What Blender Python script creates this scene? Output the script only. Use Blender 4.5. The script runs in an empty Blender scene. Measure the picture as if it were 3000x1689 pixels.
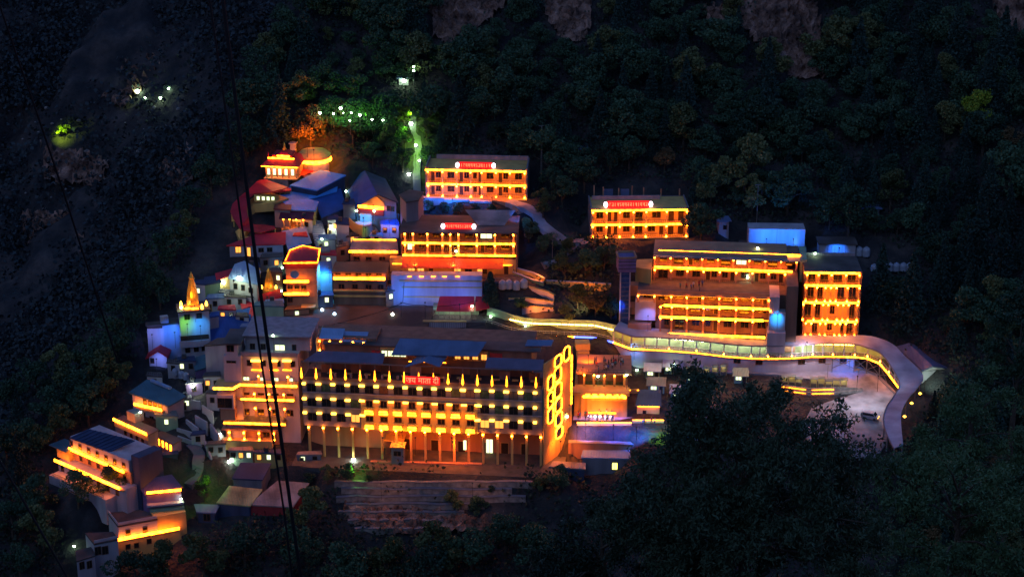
import bpy, bmesh, math, random
import numpy as np
from mathutils import Vector as V
R = math.radians
random.seed(7); rng = np.random.default_rng(7)
scn = bpy.context.scene
COL = scn.collection

# ------------------------------------------------------------------ camera
FOC = 5760.0                       # focal length in photograph pixels (photo 3000 x 1689)
TH = R(20.0); CT, ST = math.cos(TH), math.sin(TH)
CAM = V((0.0, 0.0, 240.0))
cd = bpy.data.cameras.new("camera"); cam = bpy.data.objects.new("camera", cd); COL.objects.link(cam)
cam.location = CAM; cam.rotation_euler = (R(90) - TH, 0, 0)
cd.sensor_width = 36.0; cd.lens = 36.0 * FOC / 3000.0; cd.clip_start = 0.5; cd.clip_end = 4000.0
scn.camera = cam

# ------------------------------------------------------------------ sky, sun, exposure
SUN_EL, SUN_ROT = R(-0.5), R(15.0)
wd = bpy.data.worlds.new("World"); scn.world = wd; wd.use_nodes = True
nt = wd.node_tree; bg = nt.nodes["Background"]
sky = nt.nodes.new("ShaderNodeTexSky"); sky.sky_type = 'NISHITA'; sky.sun_disc = False
sky.sun_elevation = SUN_EL; sky.sun_rotation = SUN_ROT; sky.air_density = 1.6; sky.ozone_density = 4.0; sky.dust_density = 0.3
nt.links.new(sky.outputs[0], bg.inputs[0]); bg.inputs[1].default_value = 0.85
sd = bpy.data.lights.new("sun", 'SUN'); sun = bpy.data.objects.new("sun", sd); COL.objects.link(sun)
sd.energy = 0.11; sd.angle = R(35); sd.color = (0.55, 0.70, 1.0)
sun.rotation_euler = (R(48), 0, R(-28)); sun.location = (0, -50, 400)
scn.view_settings.view_transform = 'Standard'; scn.view_settings.look = 'None'
scn.view_settings.exposure = 1.2; scn.view_settings.gamma = 1.0
scn.cycles.max_bounces = 4; scn.cycles.diffuse_bounces = 2; scn.cycles.glossy_bounces = 2
scn.cycles.use_light_tree = True

# ------------------------------------------------------------------ sight lines and terrain
def ray(px, py):
    a = (px - 1500.0) / FOC; b = (844.5 - py) / FOC
    return V((a, CT + b * ST, -ST + b * CT))
def atY(px, py, Y):
    d = ray(px, py); return CAM + d * (Y / d.y)
def atZ(px, py, z):
    d = ray(px, py); return CAM + d * ((z - CAM.z) / d.z)
def onplane(px, py, P, n):
    d = ray(px, py); return CAM + d * ((P - CAM).dot(n) / d.dot(n))
def base_h(x, Y):
    """bare hillside, no terraces"""
    if Y > 500: z = -145.8 + 0.75 * (Y - 500)
    else: z = -190.8 + 0.45 * (Y - 400)
    z = max(z, -222.0)
    z = max(z, -5.0 - 0.76 * Y)
    if Y > 250:
        xe = -114.0 + (min(max(Y, 380), 640) - 400) * 0.40
        s = xe - x
        if s > 0: z -= 58.0 * (1 - math.exp(-1.25 * s * s / (s + 14.0) / 58.0))
        if x > 95: z += 0.28 * (x - 95)
        z = max(z, -350.0)
    return z + 240.0
PADS = []      # terraces cut into the slope: origin, u, n, u0, u1, d0, d1, margin, slope along n
def smooth(t):
    t = min(max(t, 0.0), 1.0); return t * t * (3 - 2 * t)
def terr(x, Y):
    z = base_h(x, Y)
    for (O, u, n, u0, u1, d0, d1, mg, sl) in PADS:
        dx, dy = x - O.x, Y - O.y
        a = dx * u.x + dy * u.y; b = dx * n.x + dy * n.y
        ea = max(u0 - a, a - u1, 0.0); eb = max(d0 - b, b - d1, 0.0)
        e = math.hypot(ea, eb)
        if e < mg:
            w = 1 - smooth(e / mg)
            z = z * (1 - w) + (O.z + sl * min(max(b, d0), d1)) * w
    return z
def hill(px, py):
    """sight line against the bare hillside"""
    d = ray(px, py); t = 300.0
    while t < 1500:
        P = CAM + d * t
        if P.z < base_h(P.x, P.y): break
        t += 4.0
    lo, hi = t - 4.0, t
    for _ in range(18):
        m = (lo + hi) / 2; P = CAM + d * m
        if P.z < base_h(P.x, P.y): hi = m
        else: lo = m
    return CAM + d * hi
def ground(px, py):
    d = ray(px, py); t = 300.0
    while t < 1500:
        P = CAM + d * t
        if P.z < terr(P.x, P.y): break
        t += 2.0
    lo, hi = t - 2.0, t
    for _ in range(14):
        m = (lo + hi) / 2; P = CAM + d * m
        if P.z < terr(P.x, P.y): hi = m
        else: lo = m
    return CAM + d * hi

# ------------------------------------------------------------------ materials
MATS = {}
def mat(name, col, var=0.18, scale=0.6, rough=0.85, metal=0.0, bump=0.0, streak=False, spec=0.3):
    m = bpy.data.materials.new(name); m.use_nodes = True; n = m.node_tree.nodes; l = m.node_tree.links
    b = n["Principled BSDF"]; b.inputs["Roughness"].default_value = rough; b.inputs["Metallic"].default_value = metal
    b.inputs["Specular IOR Level"].default_value = spec
    tc = n.new("ShaderNodeTexCoord"); mp = n.new("ShaderNodeMapping")
    l.new(tc.outputs["Object"], mp.inputs[0])
    if streak: mp.inputs["Scale"].default_value = (1, 1, 0.18)
    no = n.new("ShaderNodeTexNoise"); no.inputs["Scale"].default_value = scale; no.inputs["Detail"].default_value = 5
    l.new(mp.outputs[0], no.inputs[0])
    rp = n.new("ShaderNodeValToRGB"); rp.color_ramp.elements[0].position = 0.32; rp.color_ramp.elements[1].position = 0.68
    rp.color_ramp.elements[0].color = (*[c * (1 - var) for c in col], 1); rp.color_ramp.elements[1].color = (*[min(1, c * (1 + var)) for c in col], 1)
    l.new(no.outputs[0], rp.inputs[0]); l.new(rp.outputs[0], b.inputs["Base Color"])
    if bump:
        bp = n.new("ShaderNodeBump"); bp.inputs["Strength"].default_value = bump; bp.inputs["Distance"].default_value = 0.3
        l.new(no.outputs[0], bp.inputs["Height"]); l.new(bp.outputs[0], b.inputs["Normal"])
    MATS[name] = m; return m
def ribbed(name, col, axis=0, freq=9.0, var=0.2, rough=0.5, metal=0.0):
    """corrugated sheet: fine ribs plus dirt"""
    m = mat(name, col, var, 0.25, rough, metal)
    n = m.node_tree.nodes; l = m.node_tree.links; b = n["Principled BSDF"]
    tc = n.new("ShaderNodeTexCoord"); w = n.new("ShaderNodeTexWave"); w.inputs["Scale"].default_value = freq / 10; w.bands_direction = 'X' if axis == 0 else 'Y'
    w.inputs["Distortion"].default_value = 0.4
    l.new(tc.outputs["Object"], w.inputs[0])
    bp = n.new("ShaderNodeBump"); bp.inputs["Strength"].default_value = 0.5; bp.inputs["Distance"].default_value = 0.08
    l.new(w.outputs[1], bp.inputs["Height"]); l.new(bp.outputs[0], b.inputs["Normal"]); return m
def emit(name, col, s):
    m = bpy.data.materials.new(name); m.use_nodes = True
    b = m.node_tree.nodes["Principled BSDF"]
    b.inputs["Base Color"].default_value = (*[min(1, c) * 0.5 for c in col], 1)
    b.inputs["Emission Color"].default_value = (*col, 1); b.inputs["Emission Strength"].default_value = s
    if name.startswith("light"):        # hand strung LED rope: brighter and weaker stretches
        n = m.node_tree.nodes; l = m.node_tree.links; g = n.new("ShaderNodeNewGeometry"); t = n.new("ShaderNodeTexNoise"); t.inputs["Scale"].default_value = 1.15; t.inputs["Detail"].default_value = 4
        l.new(g.outputs["Position"], t.inputs[0]); r = n.new("ShaderNodeMapRange"); r.inputs[1].default_value = .34; r.inputs[2].default_value = .66; r.inputs[3].default_value = s * .30; r.inputs[4].default_value = s * 1.5
        l.new(t.outputs[0], r.inputs[0]); l.new(r.outputs[0], b.inputs["Emission Strength"])
    MATS[name] = m; return m
def leafmat(name, c1, c2, scale=0.35):
    m = bpy.data.materials.new(name); m.use_nodes = True; n = m.node_tree.nodes; l = m.node_tree.links
    b = n["Principled BSDF"]; b.inputs["Roughness"].default_value = 0.65; b.inputs["Specular IOR Level"].default_value = 0.25
    g = n.new("ShaderNodeNewGeometry"); no = n.new("ShaderNodeTexNoise"); no.inputs["Scale"].default_value = scale; no.inputs["Detail"].default_value = 4
    l.new(g.outputs["Position"], no.inputs[0])
    oi = n.new("ShaderNodeObjectInfo"); ad = n.new("ShaderNodeMath"); ad.operation = 'MULTIPLY_ADD'; ad.inputs[1].default_value = 0.5; ad.inputs[2].default_value = -0.25
    l.new(oi.outputs["Random"], ad.inputs[0]); a2 = n.new("ShaderNodeMath"); a2.operation = 'ADD'
    l.new(ad.outputs[0], a2.inputs[0]); l.new(no.outputs[0], a2.inputs[1])
    rp = n.new("ShaderNodeValToRGB"); rp.color_ramp.elements[0].position = 0.3; rp.color_ramp.elements[1].position = 0.75
    rp.color_ramp.elements[0].color = (*c1, 1); rp.color_ramp.elements[1].color = (*c2, 1)
    l.new(a2.outputs[0], rp.inputs[0]); l.new(rp.outputs[0], b.inputs["Base Color"])
    b.inputs["Subsurface Weight"].default_value = 0.0
    MATS[name] = m; return m
mat("wall_white", (0.35, 0.315, 0.34), 0.16, 0.5, streak=True)
mat("wall_lodge", (0.165, 0.15, 0.16), 0.25, 0.35, streak=True); mat("terrace_floor", (0.035, 0.028, 0.028), 0.3, 1.0)
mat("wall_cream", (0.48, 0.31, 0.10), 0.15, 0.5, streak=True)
mat("wall_grey", (0.16, 0.145, 0.16), 0.2, 0.5, streak=True)
mat("wall_brown", (0.15, 0.09, 0.065), 0.25, 0.5, streak=True)
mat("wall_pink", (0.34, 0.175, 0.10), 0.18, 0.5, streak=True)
mat("wall_navy", (0.04, 0.05, 0.09), 0.2, 0.5, streak=True)
mat("wall_green", (0.20, 0.28, 0.19), 0.2, 0.5, streak=True)
mat("wall_red", (0.30, 0.03, 0.03), 0.2, 0.5)
mat("wall_plum", (0.18, 0.11, 0.22), 0.2, 0.5)
mat("parapet", (0.24, 0.21, 0.23), 0.22, 0.7, streak=True)
mat("concrete", (0.075, 0.068, 0.066), 0.25, 0.5, bump=0.2)
mat("flat_roof", (0.085, 0.065, 0.06), 0.45, 0.18, bump=0.2)
mat("brown_roof", (0.10, 0.065, 0.045), 0.45, 0.12, bump=0.2)
ribbed("roof_blue", (0.06, 0.27, 0.66)); ribbed("roof_navy", (0.025, 0.075, 0.27), rough=0.8); ribbed("roof_red", (0.46, 0.018, 0.03))
ribbed("roof_maroon", (0.13, 0.015, 0.03)); ribbed("roof_slate", (0.034, 0.046, 0.10), freq=14, rough=0.8); ribbed("roof_teal", (0.06, 0.12, 0.15))
ribbed("roof_pale", (0.20, 0.27, 0.42)); ribbed("roof_plum", (0.13, 0.085, 0.13)); ribbed("roof_yellow", (0.30, 0.28, 0.12), var=0.5)
mat("roof_walk", (0.22, 0.29, 0.38), 0.3, 0.25, 0.6, bump=0.1); ribbed("roof_steel", (0.11, 0.14, 0.24), freq=4); ribbed("roof_rust", (0.20, 0.17, 0.17), var=0.5)
mat("rail_metal", (0.18, 0.16, 0.15), 0.1, 2, 0.5, 0.4)
mat("rail_dark", (0.05, 0.04, 0.035), 0.1, 2, 0.5)
mat("frame_brown", (0.12, 0.055, 0.025), 0.2, 2)
mat("glass_dark", (0.012, 0.014, 0.016), 0.3, 1, 0.12, spec=0.6)
mat("glass_blue", (0.02, 0.05, 0.16), 0.3, 1, 0.2, spec=0.5); mat("wall_pale", (0.40, 0.38, 0.36), 0.16, 0.5, streak=True)
mat("curtain_green", (0.05, 0.09, 0.05), 0.5, 1.4, 0.5)
mat("door_dark", (0.035, 0.02, 0.012), 0.3, 2, 0.6)
mat("asphalt", (0.13, 0.12, 0.13), 0.3, 0.15, bump=0.1)
mat("paving", (0.22, 0.205, 0.215), 0.5, 0.22, bump=0.1)
mat("tank_black", (0.05, 0.05, 0.055), 0.2, 2, 0.5)
mat("tank_white", (0.30, 0.31, 0.36), 0.15, 1.5, 0.5)
mat("gold", (0.75, 0.38, 0.05), 0.25, 1.5, 0.35, 0.3)
mat("stone", (0.22, 0.18, 0.155), 0.4, 0.8, bump=0.5)
mat("bark", (0.07, 0.05, 0.035), 0.3, 3, bump=0.4)
mat("cable_black", (0.006, 0.006, 0.008), 0.1, 2, 0.6)
mat("tarp_blue", (0.05, 0.16, 0.42), 0.2, 1, 0.5)
mat("skin", (0.30, 0.16, 0.09), 0.1, 3, 0.6)
mat("hair", (0.01, 0.008, 0.006), 0.1, 3, 0.5)
for nm, c in (("cloth_white", (.55, .53, .5)), ("cloth_red", (.38, .04, .04)), ("cloth_blue", (.06, .10, .28)), ("cloth_black", (.03, .03, .035)), ("cloth_tan", (.35, .22, .12)), ("cloth_teal", (.05, .22, .22))):
    mat(nm, c, 0.2, 4)
AMB = (1.0, 0.215, 0.006)
emit("light_amber", AMB, 12.5); emit("light_amber_soft", AMB, 6.5); emit("lamp_amber", (1.0, 0.21, 0.008), 60.0)
emit("light_bulb", (1.0, 0.36, 0.02), 12.0); emit("lamp_cap", (1.0, 0.43, 0.035), 4.6); emit("light_bay", (1.0, 0.38, 0.012), 5.0)
emit("lamp_white", (0.80, 1.0, 0.82), 40.0); emit("lamp_white_far", (0.62, 1.0, 0.58), 24.0); emit("lamp_small", (0.9, 1.0, 0.85), 9.0)
emit("lamp_tube", (1.0, 0.92, 0.55), 26.0); emit("lamp_warm", (1.0, 0.42, 0.05), 22.0)
emit("lamp_bluewhite", (0.45, 0.75, 1.0), 9.0)
emit("lamp_pink", (1.0, 0.75, 0.85), 3.0); emit("sign_red", (1.0, 0.003, 0.008), 0.65); emit("sign_glyph", (1.0, 0.16, 0.07), 1.0)
emit("led_blue", (0.06, 0.10, 1.0), 3.2); emit("led_violet", (0.5, 0.25, 1.0), 1.2)
emit("window_lit", (1.0, 0.33, 0.05), 0.9); emit("window_pale", (0.75, 0.9, 0.45), 0.9); emit("window_yellow", (1.0, 0.85, 0.12), 2.0)
M = MATS

# ------------------------------------------------------------------ mesh helpers
def link(o): COL.objects.link(o); return o
def root(name, label, cat, loc, group=None):
    o = bpy.data.objects.new(name, None); o.empty_display_size = 0.5; link(o); o.location = loc
    o['label'] = label; o['category'] = cat
    if group: o['group'] = group
    return o
def tag(o, label, cat, group=None, kind=None):
    if label: o['label'] = label
    if cat: o['category'] = cat
    if group: o['group'] = group
    if kind: o['kind'] = kind
    return o
def wloc(o):
    p = V(o.location)
    while o.parent: o = o.parent; p = p + V(o.location)
    return p
class MB:
    def __init__(s): s.v = []; s.f = []; s.m = []
    def poly(s, pts, mi=0):
        b = len(s.v); s.v += [V(p) for p in pts]; s.f.append(list(range(b, b + len(pts)))); s.m.append(mi)
    def hexa(s, p, mi=0):
        """8 corners: bottom 0-3 (ccw from above), top 4-7"""
        b = len(s.v); s.v += [V(q) for q in p]
        for f in ((3, 2, 1, 0), (4, 5, 6, 7), (0, 1, 5, 4), (1, 2, 6, 5), (2, 3, 7, 6), (3, 0, 4, 7)):
            s.f.append([b + i for i in f]); s.m.append(mi)
        return s
    def prism(s, top, bot, mi=0, ms=None):
        """top and bottom rings of the same length, ccw from above"""
        n = len(top); b = len(s.v); s.v += [V(q) for q in top] + [V(q) for q in bot]
        s.f.append([b + i for i in range(n)]); s.m.append(mi)
        s.f.append([b + n + i for i in reversed(range(n))]); s.m.append(mi)
        for i in range(n):
            j = (i + 1) % n; s.f.append([b + i, b + n + i, b + n + j, b + j]); s.m.append(mi if ms is None else ms)
        return s
    def bar(s, a, c, w, h=None, mi=0):
        a = V(a); c = V(c); t = (c - a).normalized(); up = V((0, 0, 1)) if abs(t.z) < 0.9 else V((0, 1, 0))
        x = t.cross(up).normalized() * (w / 2); y = x.cross(t).normalized() * ((h or w) / 2)
        return s.hexa([a - x - y, a + x - y, c + x - y, c - x - y, a - x + y, a + x + y, c + x + y, c - x + y], mi)
    def lathe(s, c, prof, n=12, mi=0, cap=True):
        c = V(c); b = len(s.v)
        for (r, z) in prof:
            for k in range(n):
                a = 2 * math.pi * k / n; s.v.append(c + V((r * math.cos(a), r * math.sin(a), z)))
        for i in range(len(prof) - 1):
            for k in range(n):
                k2 = (k + 1) % n; s.f.append([b + i * n + k, b + i * n + k2, b + (i + 1) * n + k2, b + (i + 1) * n + k]); s.m.append(mi)
        if cap:
            s.f.append([b + k for k in reversed(range(n))]); s.m.append(mi)
            s.f.append([b + (len(prof) - 1) * n + k for k in range(n)]); s.m.append(mi)
        return s
    def tube(s, pts, r, n=6, mi=0):
        b = len(s.v); P = [V(p) for p in pts]
        for i, p in enumerate(P):
            t = (P[min(i + 1, len(P) - 1)] - P[max(i - 1, 0)]).normalized()
            up = V((0, 0, 1)) if abs(t.z) < 0.9 else V((0, 1, 0))
            x = t.cross(up).normalized(); y = x.cross(t)
            rr = r[i] if isinstance(r, (list, tuple)) else r
            for k in range(n):
                a = 2 * math.pi * k / n; s.v.append(p + x * (rr * math.cos(a)) + y * (rr * math.sin(a)))
        for i in range(len(P) - 1):
            for k in range(n):
                k2 = (k + 1) % n; s.f.append([b + i * n + k, b + i * n + k2, b + (i + 1) * n + k2, b + (i + 1) * n + k]); s.m.append(mi)
        s.f.append([b + k for k in range(n)]); s.m.append(mi)
        s.f.append([b + (len(P) - 1) * n + k for k in reversed(range(n))]); s.m.append(mi)
        return s
    def build(s, name, mats, parent=None, smooth=False):
        if isinstance(mats, str): mats = [mats]
        off = wloc(parent) if parent else V((0, 0, 0))
        me = bpy.data.meshes.new(name); me.from_pydata([tuple(v - off) for v in s.v], [], s.f)
        for m in mats: me.materials.append(M[m])
        me.polygons.foreach_set("material_index", s.m)
        if smooth: me.polygons.foreach_set("use_smooth", [True] * len(s.f))
        me.update()
        o = bpy.data.objects.new(name, me); link(o)
        if parent: o.parent = parent
        return o
class Face:
    """upright facade plane: u to the right, d into the hill, z up (world metres); pixels are traced on to it"""
    def __init__(s, O, u):
        s.O = V(O); s.u = V((u[0], u[1], 0)).normalized(); s.n = V((-s.u.y, s.u.x, 0))
    def uz(s, px, py, d=0.0):
        P = onplane(px, py, s.O + s.n * d, s.n); q = P - s.O
        return q.dot(s.u), P.z
    def U(s, px, py, d=0.0): return s.uz(px, py, d)[0]
    def Z(s, px, py, d=0.0): return s.uz(px, py, d)[1]
    def P(s, u, d, z): 
        q = s.O + s.u * u + s.n * d; return V((q.x, q.y, z))
    def box(s, mb, u0, u1, z0, z1, d0, d1, mi=0):
        P = s.P
        return mb.hexa([P(u0, d0, z0), P(u1, d0, z0), P(u1, d1, z0), P(u0, d1, z0), P(u0, d0, z1), P(u1, d0, z1), P(u1, d1, z1), P(u0, d1, z1)], mi)
    def part(s, name, r, mats, u0, u1, z0, z1, d0, d1):
        return s.box(MB(), u0, u1, z0, z1, d0, d1).build(name, mats, r)
def site(px, py, yaw):
    P = hill(px, py); a = R(yaw)
    return Face(P, (math.cos(a), math.sin(a)))
def pad(Fc, u0, u1, d0, d1, z=None, mg=5.0, sl=0.0):
    O = Fc.O.copy()
    if z is not None: O.z = z
    PADS.append((O, Fc.u, Fc.n, u0, u1, d0, d1, mg, sl))

# ---- parts that buildings share
def window(r, Fc, u, z, w, h, d, pane="glass_dark", frame="frame_brown"):
    mb = MB(); t = 0.10
    Fc.box(mb, u - w / 2, u + w / 2, z, z + h, d - 0.03, d + 0.1, 1)
    Fc.box(mb, u - w / 2 - t, u - w / 2, z - t, z + h + t, d - 0.09, d + 0.1, 0); Fc.box(mb, u + w / 2, u + w / 2 + t, z - t, z + h + t, d - 0.09, d + 0.1, 0)
    Fc.box(mb, u - w / 2, u + w / 2, z - t, z, d - 0.09, d + 0.1, 0); Fc.box(mb, u - w / 2, u + w / 2, z + h, z + h + t, d - 0.09, d + 0.1, 0)
    if w > 0.9: Fc.box(mb, u - 0.04, u + 0.04, z, z + h, d - 0.07, d - 0.03, 0)
    return mb.build("window", [frame, pane], r)
def door(r, Fc, u, z, w, h, d, m="door_dark"):
    mb = MB(); Fc.box(mb, u - w / 2, u + w / 2, z, z + h, d - 0.06, d + 0.1, 0)
    Fc.box(mb, u - w / 2 - 0.12, u - w / 2, z, z + h + 0.12, d - 0.11, d + 0.1, 1); Fc.box(mb, u + w / 2, u + w / 2 + 0.12, z, z + h + 0.12, d - 0.11, d + 0.1, 1)
    Fc.box(mb, u - w / 2, u + w / 2, z + h, z + h + 0.12, d - 0.11, d + 0.1, 1)
    return mb.build("door", [m, "wall_cream"], r)
def strip(r, Fc, px0, px1, py, d=-0.2, h=0.40, m="light_amber", name="light_strip"):
    """LED batten along a slab edge; py measured at px0"""
    u0, z = Fc.uz(px0, py, d); u1 = Fc.U(px1, py, d)
    return Fc.part(name, r, m, u0, u1, z - h / 2, z + h / 2, d - 0.14, d)
def column(r, Fc, u, z0, z1, d=0.12, w=0.42, m="wall_cream", lamp="lamp_amber", top=True, base=False, lw=0.3):
    c = Fc.part("column", r, m, u - w / 2, u + w / 2, z0, z1, d, d + w)
    if lamp and top: Fc.part("lamp", c, lamp, u - lw / 2, u + lw / 2, z1 - 0.34, z1 - 0.12, d - 0.52, d - 0.28)
    if lamp and base: Fc.part("lamp", c, lamp, u - lw / 2, u + lw / 2, z0 + 0.05, z0 + 0.25, d - 0.34, d - 0.06)
    return c
def railing(r, Fc, u0, u1, z, d, h=0.95, m="rail_dark", step=0.45, name="railing"):
    mb = MB(); Fc.box(mb, u0, u1, z + h - 0.08, z + h, d, d + 0.08); Fc.box(mb, u0, u1, z + 0.12, z + 0.2, d + 0.01, d + 0.07)
    n = max(2, int((u1 - u0) / step))
    for i in range(n + 1):
        u = u0 + 0.03 + (u1 - u0 - 0.06) * i / n; Fc.box(mb, u - 0.03, u + 0.03, z, z + h - 0.08, d + 0.015, d + 0.065)
    return mb.build(name, m, r)
def gallery(r, Fc, us, zc, zf, d, depth, wall="wall_cream", lamp="lamp_amber", rail=True, bays="dw", base=False, colw=0.42, glow="light_amber"):
    """one storey of an open gallery: columns at us, doors and windows on the back wall"""
    for u in us: column(r, Fc, u, zf, zc, d + 0.12, colw, wall, lamp, True, base)
    h = zc - zf
    if glow: Fc.part("ceiling_emitter", r, glow, us[0] + .3, us[-1] - .3, zc - .16, zc - .04, d + .35, d + .65)  # emitter added under the ceiling to wash the back wall amber
    for i in range(len(us) - 1):
        a, b = us[i] + colw / 2, us[i + 1] - colw / 2; w = b - a
        if w < 1.0: continue
        if rail: railing(r, Fc, a, b, zf, d + 0.2, min(0.95, h * 0.36))
        k = bays[i % len(bays)]; dd = d + depth
        if k == 'd':
            door(r, Fc, a + w * 0.25, zf, min(1.0, w * .28), h * 0.74, dd)
            window(r, Fc, a + w * 0.68, zf + h * 0.30, min(1.5, w * 0.34), h * 0.42, dd)
        elif k == 'w': window(r, Fc, a + w * 0.55, zf + h * 0.28, min(2.0, w * 0.5), h * 0.44, dd)
        elif k == 'D':
            door(r, Fc, a + w * 0.25, zf, w * .3, h * 0.78, dd); door(r, Fc, a + w * 0.78, zf, w * .3, h * 0.78, dd)
        elif k == 'e': door(r, Fc, a + w * 0.82, zf, min(1.0, w * .28), h * 0.78, dd); window(r, Fc, a + w * 0.3, zf + h * 0.28, w * .35, h * 0.42, dd)
        elif k == 'L': window(r, Fc, a + w * 0.5, zf + h * 0.2, w * 0.7, h * 0.6, dd, "window_pale")
        elif k == 'b': window(r, Fc, a + w * 0.5, zf + h * 0.06, w * 0.62, h * 0.8, dd)
def slab(r, Fc, u0, u1, z, d0, d1, t=0.34, m="wall_cream", name="floor_slab"):
    return Fc.part(name, r, m, u0, u1, z - t / 2, z + t / 2, d0, d1)
def signboard(r, Fc, px0, px1, py0, py1, d, glyphs, text=None):
    u0, z1 = Fc.uz(px0, py0, d); u1, _ = Fc.uz(px1, py0, d); z0 = Fc.Z(px0, py1, d)
    b = Fc.part("signboard", r, "sign_red", u0, u1, z0, z1, d, d + 0.35)
    mb = MB(); w = (u1 - u0) / (len(glyphs) + 1); h = (z1 - z0) * 0.55; zb = z0 + (z1 - z0) * 0.22; k = 0.055 * w / .5
    for i, g in enumerate(glyphs):
        x = u0 + w * (i + 0.6); q = w * 0.72
        def st(a0, b0, a1, b1):      # stroke in the glyph's unit square
            mb.bar(Fc.P(x + a0 * q, d - 0.05, zb + b0 * h), Fc.P(x + a1 * q, d - 0.05, zb + b1 * h), 0.16, 0.06)
        for s_ in GLYPH[g]: st(*s_)
    mb.build("lettering", "sign_glyph", b)
    for u, sg in ((u0, -1), (u1, 1)):
        m2 = MB(); zc = (z0 + z1) / 2; hh = (z1 - z0) * 0.42; n = 10
        ring = [(u + sg * 0.45 + 0.52 * math.cos(2 * math.pi * i / n), zc + hh * math.sin(2 * math.pi * i / n)) for i in range(n)]
        m2.prism([Fc.P(a, d - 0.1, z) for a, z in ring], [Fc.P(a, d + 0.25, z) for a, z in ring])
        m2.build("end_lamp", "lamp_pink", b)
    for u in (u0 + 0.8, u1 - 0.8):
        Fc.part("post", r, "rail_metal", u - 0.06, u + 0.06, z0 - 1.2, z0, d + 0.12, d + 0.24)
    return b
GLYPH = {'A': [(0, 1, 1, 1), (.2, 1, .2, .45), (.2, .45, .7, .45), (.8, 1, .8, 0)], 'B': [(0, 1, 1, 1), (.8, 1, .8, 0), (.1, .6, .5, .75), (.5, .75, .5, .3), (.5, .3, .8, .3)],
         'C': [(0, 1, 1, 1), (.5, 1, .5, .6), (.5, .6, .1, .35), (.1, .35, .6, 0)], 'D': [(0, 1, 1, 1), (.8, 1, .8, 0), (.2, .3, .8, .6), (.2, .3, .4, .05)],
         'I': [(.3, 1, .7, 1), (.5, 1, .5, 0)], 'E': [(0, 1, 1, 1), (.3, 1, .3, .55), (.3, .55, .8, .55), (.8, .55, .7, .1), (.7, .1, .2, .1)],
         'T': [(0, 1, 1, 1), (.2, 1, .2, .3), (.2, .3, .6, .2), (.75, 1, .75, 0)], 'V': [(0, 1, 1, 1), (.7, 1, .7, 0), (.7, .7, .2, .55), (.2, .55, .3, .25), (.3, .25, .7, .3)]}
def block(name, label, cat, poly, base, sl=(0, 0), wall="wall_white", roof="flat_roof", over=0.35, thick=0.3, group=None, extra=3.0, padm=4.0, usepad=True, drop=None):
    """a building whose roof outline was traced from the photograph: poly = front-left, front-right, then the back, as pixels;
       base = pixel where the front wall meets the slope; sl = roof pitch (dz/dx, dz/dy)"""
    G = hill(*base); P0 = atY(poly[0][0], poly[0][1], G.y)
    n = V((-sl[0], -sl[1], 1.0)).normalized()
    top = [onplane(px, py, P0, n) for px, py in poly]
    u = V((top[1].x - top[0].x, top[1].y - top[0].y, 0))
    Fc = Face(V((top[0].x, top[0].y, G.z)), u)
    r = root(name, label, cat, V((top[0].x, top[0].y, G.z)), group)
    c = sum(top, V()) / len(top)
    zb = G.z - extra
    ov = [p + (V((p.x, p.y, 0)) - V((c.x, c.y, 0))).normalized() * over for p in top]
    for o_ in range(len(ov)):        # keep the overhang on the roof plane
        q = ov[o_]; q.z = P0.z + sl[0] * (q.x - P0.x) + sl[1] * (q.y - P0.y)
    dz = V((0, 0, thick))
    MB().prism(ov, [p - dz for p in ov]).build("roof", roof, r)
    MB().prism([p - dz - V((0, 0, .005)) for p in top], [V((p.x, p.y, zb)) for p in top]).build("wall", wall, r)
    if usepad:
        du = [(p - Fc.O).dot(Fc.u) for p in top]; dd = [(p - Fc.O).dot(Fc.n) for p in top]
        pad(Fc, min(du), max(du), -1.0, max(max(dd), 1), G.z, padm)
    return r, Fc, top
def winrow(r, Fc, n, px0, px1, py, w, h, pane="glass_dark", d=0.0, frame="frame_brown"):
    u0, z = Fc.uz(px0, py, d); u1 = Fc.U(px1, py, d)
    for i in range(n): window(r, Fc, u0 + (u1 - u0) * (i / max(1, n - 1)), z - h / 2, w, h, d, pane, frame)

# ================================================================== the large lodges
def lin(a, b, n): return [a + (b - a) * i / (n - 1) for i in range(n)]

# ---- main lodge: long white facade, lamp caps over the piers, columns along the forecourt
FM = site(890, 1335, -6); 
rM = root("main_lodge", "long white five storey lodge with rows of lamp lit piers and orange centre bay", "lodge", FM.O)
um0, um1 = FM.U(890, 1240), FM.U(1588, 1240)
pad(FM, um0 - 3, um1 + 6, -7, 24, None, 7)
zT = FM.Z(884, 1112)                       # terrace floor
z2, z3, z4, z5 = [FM.Z(890, y) for y in (1120, 1163, 1205, 1243)]
D_M = 21.0
CB = FM.P(0, 0, 0) ; Cc = atZ(1674, 1000, zT + 7.0); uc, dc = (Cc - FM.O).dot(FM.u), (Cc - FM.O).dot(FM.n)
def foot(z, e=0.0): return [FM.P(um0 - e, -e, z), FM.P(um1 + e, -e, z), FM.P(uc + e, dc, z), FM.P(um0 - e, dc, z)]
zg = FM.O.z
MB().prism(foot(zT), foot(z5 - 0.1)).build("wall", "wall_lodge", rM)
FM.part("terrace_floor", rM, "terrace_floor", um0 + .2, um1 - .2, zT + .01, zT + .08, 0.25, 6.55)
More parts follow.
